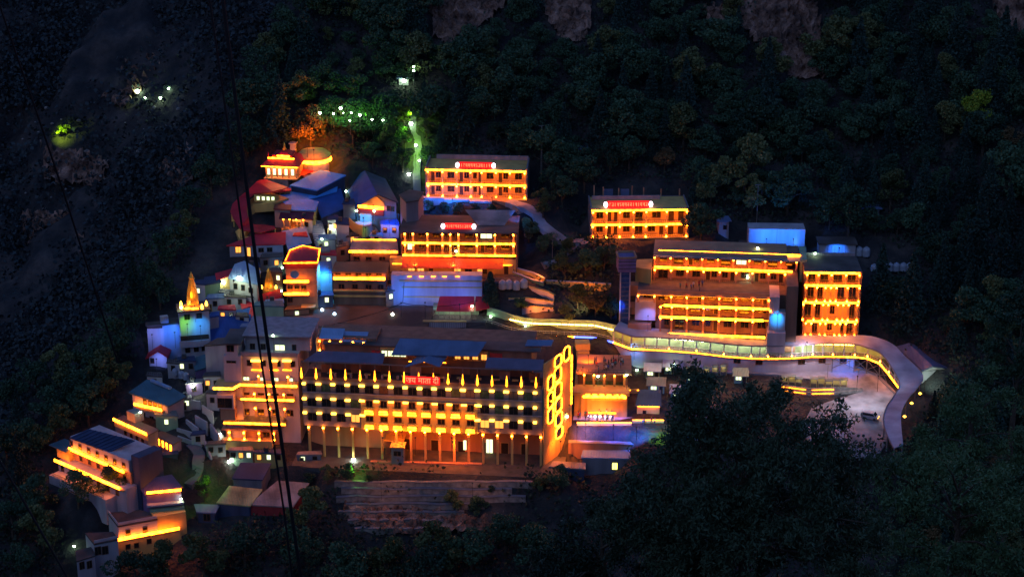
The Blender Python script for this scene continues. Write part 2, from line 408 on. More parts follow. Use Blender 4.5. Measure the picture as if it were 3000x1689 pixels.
# recessed arcade below
ar = [FM.P(um0 + .3, 6, z5 - .1), FM.P(um1 - .3, 6, z5 - .1), FM.P(uc - .3, dc - .2, z5 - .1), FM.P(um0 + .3, dc - .2, z5 - .1)]
MB().prism(ar, [V((p.x, p.y, zg - 2)) for p in ar]).build("arcade_wall", "wall_pink", rM)
FM.part("forecourt", rM, "concrete", um0 - 2, um1 + 5, zg - 3.0, zg + 0.12, -6.0, 6.0)
pier_px = lin(891, 1568, 17); pu = [FM.U(p, 1130) for p in pier_px]
bay = pu[1] - pu[0]
upz = [(z2, 0), (z3, 1), (z4, 2)]
side_idx = [i for i in range(17) if i < 4 or i > 12]
rw = random.Random(3)
def cap(u, z, w=1.15):
    w *= rw.uniform(.86, 1.1); z += rw.uniform(-.05, .05)
    FM.part("wall_lamp", rM, "lamp_cap", u - w / 2, u + w / 2, z - 0.30 * rw.uniform(.8, 1.1), z + 0.12, -0.55, -0.1)
for zz, row in upz:
    rows = range(17) if row == 0 else [i for i in range(17) if i <= 4 or i >= 12]
    for i in rows:
        w = 0.85 if i in (0, 16) else 1.15
        cap(pu[i], zz, w); FM.part("pier", rM, "wall_lodge", pu[i] - w / 2, pu[i] + w / 2, zz - 1.75, zz - 0.35, -0.12, 0.0)
    for i in range(16):
        if row and 4 <= i < 12: continue
        pane = "glass_dark"
        if (row, i) in ((0, 10), (0, 13), (1, 13), (0, 15), (0, 1), (1, 3)): pane = "curtain_green"
        if (row, i) in ((2, 12), (2, 13), (2, 3)): pane = "window_lit"
        elif pane == "glass_dark" and rw.random() < .3: pane = rw.choice(["curtain_green", "frame_brown", "wall_brown"])
        window(rM, FM, (pu[i] + pu[i + 1]) / 2, zz - 1.95, bay * 0.56, 1.75, -0.02, pane, "rail_dark")
    if row < 2: FM.part("ledge", rM, "parapet", um0, um1, zz - 2.35, zz - 2.1, -0.22, 0.0)
# centre: two rows of bowed balconies, added strips imitate the glow from within
cen_px = [1083, 1125, 1166, 1208, 1250, 1293, 1336, 1379]; cu = [FM.U(p, 1190) for p in cen_px]
ua, ub = FM.U(1058, 1190), FM.U(1399, 1190)
FM.part("centre_wall", rM, "wall_cream", ua, ub, z5 - 0.4, z3 + 0.2, -0.35, 0.0)
for u in cu:
    window(rM, FM, u, z3 - 1.55, 1.35, 1.5, -0.37)
    window(rM, FM, u, z4 - 1.45, 1.5, 1.15, -0.37)
    for zc_ in (z3 - 2.15, z4 - 2.15):
        mb = MB()
        mb.prism([FM.P(u - 1.25, -0.36, zc_ + .55), FM.P(u - .95, -1.15, zc_ + .55), FM.P(u + .95, -1.15, zc_ + .55), FM.P(u + 1.25, -0.36, zc_ + .55)],
                 [FM.P(u - 1.15, -0.36, zc_ - .55), FM.P(u - .85, -1.0, zc_ - .55), FM.P(u + .85, -1.0, zc_ - .55), FM.P(u + 1.15, -0.36, zc_ - .55)])
        bl = mb.build("balcony", "wall_cream", rM)
        FM.part("light_strip", bl, "light_bay", u - 1.0, u + 1.0, zc_ - 0.85, zc_ - 0.56, -1.25, -0.95)
        FM.part("light_strip", bl, "light_bay", u - 0.95, u + 0.95, zc_ - 0.30, zc_ + 0.05, -1.28, -1.16)
for i in range(9):
    u = cu[0] - bay / 2 + i * bay
    FM.part("wall_lamp", rM, "lamp_cap", u - 0.6, u + 0.6, z3 - 0.2, z3 + 0.1, -0.75, -0.4)
# arcade columns
for px in lin(907, 1585, 17):
    u = FM.U(px, 1290)
    column(rM, FM, u, zg + .1, z5 - 0.15, -0.1, 0.5, "wall_cream", "lamp_amber", True, False, 0.34)
for px in (1180, 1262, 1342, 1420, 1470, 1530): 
    d_ = door(rM, FM, FM.U(px, 1300), zg + .1, 1.6, 2.6, 6.0)
window(rM, FM, FM.U(1425, 1300), zg + .1, 1.5, 3.4, 5.9, "window_pale"); window(rM, FM, FM.U(1352, 1300), zg + .6, .7, 2.4, 5.9, "window_pale")
FM.part("light_strip", rM, "light_amber_soft", FM.U(1060, 1280), FM.U(1400, 1280), z5 - .5, z5 - .2, 0.6, 0.9)
FM.part("parapet", rM, "wall_brown", um0, um1 - .2, zT - 0.0, zT + 0.75, -0.02, 0.2)
# torch posts and the pergola on the roof terrace
tp = lin(884, 1570, 17)
for px in tp:
    u = FM.U(px, 1120); z0 = zT + .75
    p = FM.part("torch_post", rM, "rail_metal", u - .09, u + .09, z0, zT + 4.3, 0.02, 0.2)
    mb = MB(); mb.lathe(FM.P(u, -0.02, z0 - .3), [(0.02, -.15), (.24, .2), (.27, .6), (.2, 1.1), (.1, 1.8), (.04, 2.5)], 8)
    mb.build("torch_flame", "light_amber_soft", p, True)
beam = MB(); FM.box(beam, um0, um1, zT + 4.3, zT + 4.5, 0.0, 0.2); beam.build("beam", "rail_metal", rM)
def sheet(name, r, Fc, u0, u1, d0, za, d1, zb_, m, t=0.12, e0=0, e1=0):
    P = Fc.P; a = [P(u0, d0, za), P(u1, d0, za), P(u1 - e1, d1, zb_), P(u0 + e0, d1, zb_)]
    return MB().prism(a, [p - V((0, 0, t)) for p in a]).build(name, m, r)
sheet("canopy", rM, FM, FM.U(890, 1062), FM.U(1120, 1062), 0.4, zT + 4.55, 4.2, zT + 5.5, "roof_plum", e0=2.5)
sheet("canopy", rM, FM, FM.U(1420, 1075), um1, 0.4, zT + 4.55, 4.2, zT + 5.5, "roof_plum")
# penthouse: open dining hall with lit back wall, dark service rooms
FM.part("penthouse_wall", rM, "wall_brown", um0 + 4, um1 - 3, zT, zT + 6.2, 6.6, 19.5)
for a, b in ((1100, 1180), (1318, 1420)):
    FM.part("lit_room", rM, "wall_cream", FM.U(a, 1060), FM.U(b, 1060), zT + 3.6, zT + 6.0, 6.3, 6.55)
    for q in lin(a + 12, b - 12, 4): window(rM, FM, FM.U(q, 1050), zT + 4.0, 1.2, 1.3, 6.28, "window_pale" if q < 1330 else "window_lit")
FM.part("flat_roof", rM, "flat_roof", um0 + 3.6, um1 - 1, zT + 6.2, zT + 6.5, 6.2, dc - .3)
FM.part("red_shutter", rM, "wall_red", FM.U(1425, 1070), FM.U(1462, 1070), zT + 3.2, zT + 5.6, 6.4, 6.58)
FM.part("red_shutter", rM, "wall_red", FM.U(1074, 1060), FM.U(1103, 1060), zT + 3.2, zT + 5.2, 6.4, 6.58)
for px in lin(960, 1560, 12):
    u = FM.U(px, 1090); FM.part("table", rM, "wall_cream", u - .7, u + .7, zT + .7, zT + .8, 2.5, 3.4)
for px in lin(930, 1575, 15):
    u = FM.U(px, 1090); FM.part("dining_chair", rM, "frame_brown" if int(px) % 2 else "wall_grey", u - .25, u + .25, zT + .1, zT + 1.0, 2.0, 2.5)
for px in lin(945, 1560, 8):
    u = FM.U(px, 1090); FM.part("partition", rM, ("wall_brown", "rail_dark", "wall_grey")[int(px) % 3], u - 1.2, u + 1.2, zT + .1, zT + 2.0 + (px % 1.0), 4.6, 4.8)
FM.part("ceiling_emitter", rM, "light_amber_soft", FM.U(1190, 1070), FM.U(1300, 1070), zT + 4.0, zT + 4.12, 3.4, 3.6)
# gable canopy in the middle, blue sheet roof behind it
def P_M(px, py, z): return atZ(px, py, z)
zr = zT + 6.7
mb = MB(); q = [atZ(1146, 1038, zr), atZ(1399, 1042, zr), atZ(1425, 1000, zr + 2.2), atZ(1172, 990, zr + 2.2)]
mb.prism(q, [p - V((0, 0, .2)) for p in q]).build("sheet_roof", "roof_steel", rM)
mb = MB(); q = [FM.P(FM.U(1158, 1040), 7.0, zT + 6.5), FM.P(FM.U(1395, 1040), 7.0, zT + 6.5), FM.P(FM.U(1395, 1040), 12.0, zT + 6.5), FM.P(FM.U(1160, 1040), 12.0, zT + 6.5)]
A = atZ(1186, 1074, zT + 4.7); B = atZ(1288, 1074, zT + 4.7); T0 = atZ(1243, 1058, zT + 6.0); T1 = atZ(1279, 1014, zT + 7.6); A1 = atZ(1226, 1040, zT + 6.2); B1 = atZ(1312, 1040, zT + 6.2)
mb = MB(); dn = V((0, 0, -.15))
mb.prism([A, T0, T1, A1], [p + dn for p in (A, T0, T1, A1)]); mb.prism([T0, B, B1, T1], [p + dn for p in (T0, B, B1, T1)])
mb.build("gable_roof", "roof_steel", rM)
q = [atZ(1538, 1012, zT + 6.9), atZ(1615, 1012, zT + 6.9), atZ(1622, 995, zT + 7.5), atZ(1545, 994, zT + 7.5)]
MB().prism(q, [p + dn for p in q]).build("sheet_roof", "roof_steel", rM)
# rooftop room with small lit arches at the left
ul, ur = FM.U(930, 1020, 8), FM.U(1076, 1020, 8); zl = FM.Z(930, 1026, 8)
FM.part("rooftop_room", rM, "wall_brown", ul, ur + 2, zl, zl + 3.2, 8.4, 16)
FM.part("rooftop_side", rM, "wall_green", ul - .3, ul, zl - 2, zl + 3.0, 8.0, 16)
for px in (937, 967, 999, 1035, 1065):
    u = FM.U(px, 1015, 8); column(rM, FM, u, zl, zl + 2.7, 8.0, 0.3, "wall_cream", "lamp_amber", True, True)
sheet("sheet_roof", rM, FM, FM.U(935, 990, 8), FM.U(1003, 990, 8), 7.7, zl + 3.1, 11.5, zl + 4.2, "roof_pale")
sheet("sheet_roof", rM, FM, FM.U(1000, 997, 8), FM.U(1072, 997, 8), 7.7, zl + 2.6, 11.5, zl + 3.6, "roof_pale")
# red lettering on the terrace edge: reads "जय माता दी"
su0, sz0 = FM.uz(1186, 1124, -0.15); su1 = FM.U(1290, 1124)
sg = FM.part("signboard", rM, "rail_dark", su0, su1, sz0 + .1, sz0 + 2.0, -0.25, -0.1)
fc = bpy.data.curves.new("lettering", 'FONT'); fc.body = "जय माता दी"; fc.size = 1.9; fc.extrude = 0.04; fc.align_x = 'CENTER'; fc.offset = 0.02
fo = bpy.data.objects.new("lettering_source", fc); link(fo)
bpy.context.view_layer.update()
me = bpy.data.meshes.new_from_object(fo.evaluated_get(bpy.context.evaluated_depsgraph_get()))
bpy.data.objects.remove(fo); bpy.data.curves.remove(fc)
xs = [v.co.x for v in me.vertices]; k = (su1 - su0 - .5) / (max(xs) - min(xs)); xc = (max(xs) + min(xs)) / 2
for v in me.vertices:
    p = FM.P((su0 + su1) / 2 + (v.co.x - xc) * k, -0.34 - v.co.z, sz0 + .45 + v.co.y * 1.0); v.co = p - rM.location
me.materials.clear(); me.materials.append(bpy.data.materials.new("tmp")); me.materials[0] = M["sign_glyph"]
lo = bpy.data.objects.new("lettering", me); link(lo); lo.parent = sg
MBs = FM.part("sign_glow_sheet", sg, "sign_red", su0 + .05, su1 - .05, sz0 + .12, sz0 + 1.98, -0.30, -0.26)  # glowing sheet stands in for the red halo round the letters
# orange end wall with glowing frames round its windows
ZW = [FM.P(um1, 0, 0), FM.P(uc, dc, 0)]
FE = Face(V((ZW[0].x, ZW[0].y, zg)), (ZW[1].x - ZW[0].x, ZW[1].y - ZW[0].y)); Le = (ZW[1] - ZW[0]).length
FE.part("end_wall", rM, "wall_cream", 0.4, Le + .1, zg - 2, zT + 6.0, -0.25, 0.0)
def frame_ring(uu, za, zb_, w):
    mb = MB(); t = .22
    pts = [(uu - w, za + .5), (uu - w * .5, za), (uu + w * .5, za), (uu + w, za + .5), (uu + w, zb_ - .5), (uu + w * .5, zb_), (uu - w * .5, zb_), (uu - w, zb_ - .5)]
    for i in range(8):
        a, b = pts[i], pts[(i + 1) % 8]
        mb.bar(FE.P(a[0], -.4, a[1]), FE.P(b[0], -.4, b[1]), t, .2)
    o = mb.build("window_light", "light_amber", rM); FE.part("window", rM, "glass_dark", uu - w * .7, uu + w * .7, za + .3, zb_ - .3, -0.3, -0.24)
for i, (y0, y1) in enumerate(((1100, 1140), (1148, 1192), (1195, 1237))):
    u, _ = FE.uz(1612, y0 + 15, -.25); za = FE.Z(1612, y1, -.25); zb_ = FE.Z(1612, y0, -.25); frame_ring(u, za, zb_, 1.25)
for i, (y0, y1) in enumerate(((1040, 1072), (1076, 1116), (1122, 1163), (1168, 1205), (1210, 1248), (1253, 1284))):
    px = 1632 if i else 1634; u, _ = FE.uz(px + i * 1.0, y0 + 15, -.25); za = FE.Z(px, y1, -.25); zb_ = FE.Z(px, y0, -.25); frame_ring(u, za, zb_, 1.5)
u, _ = FE.uz(1659, 1030, -.25); frame_ring(u, FE.Z(1659, 1055, -.25), FE.Z(1659, 1015, -.25), 1.3)
FE.part("light_strip", rM, "light_amber_soft", Le - .6, Le - .2, zT - 8, zT + 4, -0.5, -0.26)

# ---- U1: upper lodge under the mountain
F1 = site(1252, 577, -4); r1 = root("hillside_lodge", "two storey amber lit lodge with red roof sign, topmost on the slope", "lodge", F1.O)
a, b = F1.U(1250, 540), F1.U(1541, 540); pad(F1, a - 2, b + 3, -3, 11, None, 5)
zt, zm, zb1 = F1.Z(1250, 497), F1.Z(1250, 538), F1.Z(1250, 575)
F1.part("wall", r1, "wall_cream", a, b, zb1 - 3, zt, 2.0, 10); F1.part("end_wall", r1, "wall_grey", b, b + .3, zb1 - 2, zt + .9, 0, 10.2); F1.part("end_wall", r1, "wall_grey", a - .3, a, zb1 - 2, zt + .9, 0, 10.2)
slab(r1, F1, a, b, zt, -0.15, 10); slab(r1, F1, a, b, zm, -0.1, 2.0); slab(r1, F1, a - .3, b + .3, zb1 - .2, -1.4, 2.0)
F1.part("roof_parapet", r1, "parapet", a + 1.6, b, zt + .2, zt + 1.35, 9.6, 9.95)
for y, x0 in ((497, 1246), (538, 1250)): strip(r1, F1, x0, 1541, y, -0.2)
c1 = [F1.U(x, 520) for x in (1254, 1296, 1338, 1379, 1411, 1453, 1494, 1537)]
gallery(r1, F1, c1, zt - .2, zm + .2, 0, 2.0, bays="dwdewdw"); gallery(r1, F1, c1, zm - .2, zb1, 0, 2.0, bays="dwdewdw", base=True)
signboard(r1, F1, 1345, 1441, 475, 492, 1.0, "ICTTABEDTIIB")

# ---- U2: middle lodge with red awning
F2 = site(1180, 802, -2); r2 = root("middle_lodge", "amber lit lodge with a red awning, above the blue lit retaining wall", "lodge", F2.O)
a, b = F2.U(1178, 740), F2.U(1511, 740); pad(F2, F2.U(1140, 800) - 1, b + 2, -6, 13, None, 4)
zt, zm, zl_, zg2 = F2.Z(1178, 679), F2.Z(1178, 711), F2.Z(1178, 747), F2.Z(1178, 801)
F2.part("wall", r2, "wall_brown", a, b, zg2 - 3, zt, 2.2, 13); F2.part("end_wall", r2, "wall_brown", b, b + .3, zg2, zt, 0, 13); F2.part("end_wall", r2, "wall_brown", a - .3, a, zl_, zt, 0, 13)
F2.part("flat_roof", r2, "flat_roof", a - .6, b + .6, zt - .15, zt + .2, -0.4, 13.2)
slab(r2, F2, a, b, zm, -0.1, 2.2); slab(r2, F2, a, b, zl_, -0.1, 2.2)
strip(r2, F2, 1178, 1508, 711); strip(r2, F2, 1180, 1323, 747); strip(r2, F2, 1336, 1511, 747)
c2 = [F2.U(x, 700) for x in (1186, 1210, 1252, 1296, 1319, 1343, 1397, 1450, 1504)]
gallery(r2, F2, c2, zt - .2, zm + .2, 0, 2.2, bays="dwweewLw", colw=.5, glow=None); gallery(r2, F2, c2, zm - .2, zl_ + .2, 0, 2.2, bays="Lwdew" + "wdw", colw=.5, glow=None)
za = F2.Z(1178, 753); sheet("awning", r2, F2, F2.U(1180, 755), F2.U(1475, 755), -4.2, za - 1.3, -0.3, za, "roof_red")
F2.part("ground_wall", r2, "wall_cream", F2.U(1142, 790), b, zg2 - 2, za - .4, 0.6, 2.15)
for px in (1205, 1232, 1340, 1372, 1408): window(r2, F2, F2.U(px, 785), zg2 + .6, 1.6, 1.1, .58, "window_lit" if px != 1372 else "glass_dark")
for px in (1262, 1420, 1483): door(r2, F2, F2.U(px, 785), zg2, 1.1, 2.0, .58)
strip(r2, F2, 1150, 1500, 772, -0.5, .22, "light_amber_soft")
F2.part("terrace", r2, "concrete", F2.U(1140, 800), b + 2, zg2 - 3.4, zg2, -5.0, 0.6)
railing(r2, F2, F2.U(1142, 800), b, zg2, -4.9, 0.9, "rail_metal", 0.8)
signboard(r2, F2, 1303, 1383, 654, 671, 2.0, "BITCAVEIDTB")
u0, u1 = F2.U(1400, 665, 5), F2.U(1478, 665, 5)
sheet("pitched_roof", r2, F2, u0, u1, 5.0, zt + 0.4, 11.0, zt + 2.4, "roof_rust", e0=-3.5, e1=-2.5); 
F2.part("rooftop_room", r2, "wall_brown", u0 + .4, u1 - .4, zt, zt + .5, 5.4, 10.8)
for px, py in ((1302, 650), (1352, 652), (1405, 651), (1464, 652)):
    u, z = F2.uz(px, py, 11.5); F2.part("roof_light", r2, "lamp_bluewhite", u - .3, u + .3, z - .12, z + .12, 11.4, 11.7)
    F2.part("post", r2, "rail_metal", u - .05, u + .05, zt, z - .12, 11.5, 11.6)

# ---- U3: right upper lodge
F3 = site(1737, 700, 2); r3 = root("garden_lodge", "two storey amber lit lodge with red roof sign, half hidden by a dark tree", "lodge", F3.O)
a, b = F3.U(1735, 660), F3.U(2014, 660); pad(F3, a - 3, b + 4, -5, 12, None, 5)
zt, zm, zb3 = F3.Z(1733, 617), F3.Z(1733, 659), F3.Z(1733, 696)
F3.part("wall", r3, "wall_cream", a, b, zb3 - 4, zt, 2.2, 11); F3.part("end_wall", r3, "wall_grey", b, b + .3, zb3, zt + .6, 0, 11); F3.part("end_wall", r3, "wall_grey", a - .3, a, zb3, zt + .6, 0, 11)
slab(r3, F3, a, b, zt, -0.15, 11); slab(r3, F3, a, b, zm, -0.1, 2.2); slab(r3, F3, a - .3, b + .3, zb3 - .2, -0.4, 2.2)
F3.part("basement", r3, "wall_pink", a - 2.5, b + 3.0, zb3 - 7, zb3 - .4, 0.4, 11)
winrow(r3, F3, 3, 1842, 1898, 715, 1.4, 1.6, d=.4)
strip(r3, F3, 1733, 2014, 617); strip(r3, F3, 1731, 2000, 659)
c3 = [F3.U(x, 640) for x in (1737, 1777, 1816, 1856, 1893, 1953, 2012)]
gallery(r3, F3, c3, zt - .2, zm + .2, 0, 2.2, bays="wDwbwD", base=False); gallery(r3, F3, c3, zm - .2, zb3, 0, 2.2, bays="wDwbeD", base=True)
F3.part("roof_parapet", r3, "parapet", a + .5, F3.U(1945, 600), zt + .2, zt + 1.2, 8.5, 8.8)
signboard(r3, F3, 1780, 1902, 590, 609, 1.5, "CDIBETAVVIBITBD")

# ---- H: terraced right lodge
FH = site(1905, 992, -6); rH = root("terraced_lodge", "wide stepped lodge of six amber lit rows, the tallest right of centre", "lodge", FH.O)
dU = 9.0
a, b = FH.U(1932, 930), FH.U(2256, 930); pad(FH, a - 6, b + 7, -3, 26, None, 5)
zl = [FH.Z(1905, y) for y in (855, 889, 923, 972)]        # terrace parapet, strips
zbH = FH.Z(1905, 990)
FH.part("wall", rH, "wall_brown", a - 1, b + 4, zbH - 3, zl[0] - .4, 2.2, dU + 14)
uL = FH.U(1867, 860)
FH.part("wing_wall", rH, "wall_white", FH.U(1860, 900), a - 1, FH.Z(1860, 941), FH.Z(1860, 884), 1.0, dU + 4)
FH.part("wing_wall", rH, "wall_pink", FH.U(1839, 960), FH.U(1907, 960), FH.Z(1839, 974), FH.Z(1839, 950), 0.3, 6)
FH.part("stair_tower", rH, "wall_white", FH.U(2254, 900), FH.U(2283, 900), zbH, FH.Z(2254, 868), -0.3, 8)
FH.part("stair_tower", rH, "wall_white", FH.U(2254, 900), FH.U(2302, 900), zbH, FH.Z(2254, 912), -1.2, 6)
FH.part("plinth_box", rH, "wall_white", FH.U(2246, 980), FH.U(2300, 980), zbH - 1.5, FH.Z(2246, 963), -2.6, 2)
FH.part("side_wall", rH, "wall_brown", FH.U(2302, 900), FH.U(2336, 900), zbH - 2, FH.Z(2334, 800, dU), -0.5, dU + 14)
FH.part("terrace_slab", rH, "concrete", uL, FH.U(2280, 870), zl[0] - .5, zl[0] - .2, 0.0, dU + 1)
FH.part("parapet", rH, "wall_pink", uL, FH.U(2254, 870), zl[0] - .7, zl[0] + .55, -0.15, 0.1)
c = [FH.U(x, 880) for x in (1869, 1917, 1966, 2012, 2059, 2107, 2157, 2206)] + [FH.U(2252, 880)]
gallery(rH, FH, c, zl[0] - .75, zl[1] + .2, 0, 2.2, "wall_pink", bays="wbwewbwe", rail=False, glow="light_amber_soft")
c = [FH.U(x, 915) for x in (1935, 1968, 2013, 2061, 2107, 2156, 2206)] + [b]
gallery(rH, FH, c, zl[1] - .4, zl[2] + .2, 0, 2.2, "wall_pink", bays="wwbewbw", rail=False, glow="light_amber_soft")
gallery(rH, FH, c, zl[2] - .4, zl[3] + .2, 0, 2.2, "wall_pink", bays="wbwewww", rail=False, glow="light_amber_soft")
for z, x0, x1 in ((zl[1], 1945, 2254), (zl[2], 1932, 2238), (zl[3], 1904, 2245)):
    u0, u1 = FH.U(x0, 900), FH.U(x1, 900); slab(rH, FH, u0, u1, z - .5, -0.2, 2.2, .3, "wall_brown")
    FH.part("light_strip", rH, "light_amber", u0, u1, z - .42, z + .10, -0.45, -0.28)
    mb = MB(); n = 11
    for i in range(n):
        p0 = FH.P(u0 + (u1 - u0) * i / n, -0.5, z - .05); p1 = FH.P(u0 + (u1 - u0) * (i + 1) / n, -0.5, z - .05)
        pm = (p0 + p1) / 2 - V((0, 0, .1)); mb.tube([p0, (p0 + pm) / 2 - V((0, 0, .1)), pm, (p1 + pm) / 2 - V((0, 0, .1)), p1], .16, 5)
    mb.build("swag", "light_bay", rH)
# upper tiers, set back behind the crowd terrace
aU, bU = FH.U(1912, 800, dU), FH.U(2306, 800, dU)
zs = [FH.Z(1918, y, dU) for y in (735, 781, 825)]
FH.part("upper_wall", rH, "wall_pink", aU, bU, zl[0] - .4, zs[1] + 2.6, dU + 2.2, dU + 13)
FH.part("end_wall", rH, "wall_brown", bU, bU + .4, zl[0] - .4, zs[1], dU, dU + 13)
slab(rH, FH, aU, bU, zs[1] - .3, dU - .1, dU + 2.2, .3); slab(rH, FH, aU, bU, zs[2] - .1, dU - .3, dU + 2.2, .3)
strip(rH, FH, 1918, 2322, 781, dU - .2); strip(rH, FH, 1914, 2303, 826, dU - .4, .16, "light_amber_soft")
c = [FH.U(x, 800, dU) for x in lin(1918, 2300, 9)]
gallery(rH, FH, c, zs[1] - .5, zs[2] + .1, dU, 2.2, "wall_pink", bays="bwwdewde", glow="light_amber_soft")
c = [FH.U(x, 770, dU + .3) for x in lin(1918, 2334, 10)]
gallery(rH, FH, c, zs[1] + 2.6, zs[1] + .1, dU + .3, 1.9, "wall_pink", bays="wbdwbLwbw", rail=False, glow=None)
zr0 = zs[1] + 2.7; u0, u1 = FH.U(1912, 755, dU), FH.U(2346, 755, dU)
zr1 = FH.Z(1930, 737, dU + 5)
sheet("pitched_roof", rH, FH, u0, u1, dU - .3, zr0, dU + 5, zr1, "roof_rust", .2, 1.0)
FH.part("roof_ridge", rH, "wall_brown", u0 + 1.2, u1 - .2, zr1 - 2, zr1 + .3, dU + 5, dU + 12)
FH.part("light_strip", rH, "light_amber", FH.U(1930, 732, dU + 5), FH.U(2346, 745, dU + 5), zr1 - .05, zr1 + .5, dU + 4.7, dU + 4.95)
FH.part("side_wall", rH, "wall_green", u1, u1 + 1.6, zl[0], zr1 + .2, dU + 2, dU + 12)
u0, u1 = FH.U(1860, 830, 6), FH.U(1910, 830, 6)
mb = MB(); P = FH.P; mb.prism([P(u0, 8, zs[1]), P(aU - .2, 6, zs[1] + .3), P(aU - .2, 14, zs[1] + .3), P(u0, 14, zs[1])], [P(u0, 8, zs[2] - 3), P(aU - .2, 6, zs[2] - 3), P(aU - .2, 14, zs[2] - 3), P(u0, 14, zs[2] - 3)])
mb.build("corner_wall", "wall_cream", rH)

# ---- N: narrow lodge at the far right
FN = site(2362, 985, -2); rN = root("narrow_lodge", "narrow four storey amber lit lodge, rightmost by the dark forest", "lodge", FN.O)
a, b = FN.U(2358, 890), FN.U(2517, 890); pad(FN, a - 1, b + 2, -3, 12, None, 4)
zN = [FN.Z(2358, y) for y in (798, 835, 885, 940, 985)]
FN.part("wall", rN, "wall_cream", a, b, zN[4] - 2, zN[0], 1.6, 12); FN.part("end_wall", rN, "wall_brown", a - .3, a, zN[4] - 2, zN[0], .3, 12); FN.part("end_wall", rN, "wall_brown", b, b + .3, zN[4] - 2, zN[0], .3, 12)
FN.part("flat_roof", rN, "flat_roof", a - .3, b + .3, zN[0] + .0, zN[0] + .3, 0, 12); FN.part("roof_parapet", rN, "parapet", a, b, zN[0] + .3, zN[0] + 1.0, 11.6, 11.9)
for y, x0, x1 in ((798, 2356, 2520), (835, 2357, 2521), (885, 2352, 2517), (940, 2364, 2513)):
    u0, z = FN.uz(x0, y); u1 = FN.U(x1, y); slab(rN, FN, u0, u1, z, -.1, 1.6, .4); strip(rN, FN, x0, x1, y)
rowsx = [(2362, 2396, 2434, 2476, 2515), (2362, 2393, 2418, 2434, 2450, 2483, 2517), (2356, 2388, 2414, 2429, 2457, 2473, 2489, 2515), (2366, 2382, 2408, 2424, 2452, 2467, 2484, 2511)]
for i in range(4):
    gallery(rN, FN, [FN.U(x, 850) for x in rowsx[i]], zN[i] - .25, zN[i + 1] + .25, 0, 1.6, bays="bbbb" if i == 0 else "bbwwbb", base=(i > 0), colw=.34)
slab(rN, FN, a - .5, b + .5, zN[4] - .1, -1.2, 1.6, .3, "wall_cream", "front_step")

# ---- L: left lodge next to the main lodge
FL = site(650, 1300, -4); rL = root("west_lodge", "pale lodge of stacked amber strips joined to the left of the long white lodge", "lodge", FL.O)
a, b = FL.U(655, 1250), FL.U(868, 1250); pad(FL, a - 3, b + 1, -5, 16, None, 5)
def ZL(y, x=655): return FL.Z(x, y)
FL.part("wall", rL, "wall_white", FL.U(705, 1150), b + .6, ZL(1300) - 3, ZL(1045), 2.0, 16)
FL.part("tower_wall", rL, "wall_white", FL.U(655, 1100), FL.U(706, 1100), ZL(1300) - 2, ZL(1045), 0.6, 12)
FL.part("tower_wall", rL, "wall_white", FL.U(658, 1030), FL.U(694, 1030), ZL(1045), ZL(1008), 0.6, 8)
FL.part("tower_roof", rL, "flat_roof", FL.U(650, 1005), FL.U(706, 1005), ZL(1008), ZL(1004), -0.3, 9)
FL.part("upper_wall", rL, "wall_white", FL.U(706, 1030), b + 3, ZL(1045), ZL(1002), 5.0, 16)
FL.part("eave", rL, "parapet", FL.U(700, 1000), b + 3.5, ZL(1001), ZL(998), 3.6, 16)
FL.part("terrace_wall", rL, "parapet", FL.U(700, 1040), b + .6, ZL(1049), ZL(1037), 1.6, 2.0)
window(rL, FL, FL.U(673, 1022), ZL(1031), 1.5, 1.4, .6); window(rL, FL, FL.U(676, 1065), ZL(1064), 2.0, .4, .6)
winrow(rL, FL, 2, 740, 771, 1014, 1.0, 1.3, d=5.0); window(rL, FL, FL.U(820, 1018, 5), FL.Z(700, 1022, 5), 2.2, 1.3, 5.0, "window_pale"); winrow(rL, FL, 1, 862, 862, 1018, .8, 1.4, d=5.0)
for px in (753, 802, 841):
    u, z = FL.uz(px, 1054, 2); w = 1.3 if px < 780 else 1.0
    FL.part("wall_lamp", rL, "lamp_cap", u - w, u + w, z - .2, z + .2, 1.35, 1.7); FL.part("pier", rL, "wall_cream", u - w * .8, u + w * .8, z - 2.2, z - .3, 1.75, 2.0)
    FL.part("sill_light", rL, "light_amber_soft", u - w, u + w, z - 2.35, z - 2.2, 1.5, 1.75)
winrow(rL, FL, 4, 730, 858, 1062, 0.9, 1.3, d=2.0)
def kink(py, h=.5, m="light_amber"):
    pts = [(633, py + 17), (689, py + 17), (704, py), (871, py + 8)]
    z = FL.Z(704, py); u = [FL.U(p[0], p[1]) for p in pts]
    return [(u[0], -2.6), (u[1], -2.6), (u[2], -0.2), (u[3], -0.2)], z
K, z = kink(1125)
ring = [FL.P(x, d_, z + .25) for x, d_ in K] + [FL.P(K[3][0], 2.2, z + .25), FL.P(K[0][0], 2.2, z + .25)]
MB().prism(ring, [p - V((0, 0, .5)) for p in ring]).build("floor_slab", "wall_cream", rL)
for i in range(3):
    mb = MB(); mb.bar(FL.P(K[i][0], K[i][1] - .12, z), FL.P(K[i + 1][0], K[i + 1][1] - .12, z), .18, .5); mb.build("light_strip", "light_amber", rL)
u0, z = FL.uz(708, 1168); u1 = FL.U(861, 1173); slab(rL, FL, u0 - 1, u1, z, -.1, 2.2, .5); strip(rL, FL, 706, 861, 1168)
u0, zq = FL.uz(655, 1237); u1 = FL.U(836, 1242); slab(rL, FL, u0, u1, zq, -.6, 3, .5); strip(rL, FL, 655, 836, 1237, -.7)
sheet("canopy", rL, FL, FL.U(690, 1236), FL.U(830, 1240), -.5, zq + .3, 3.0, zq + 1.3, "roof_yellow")
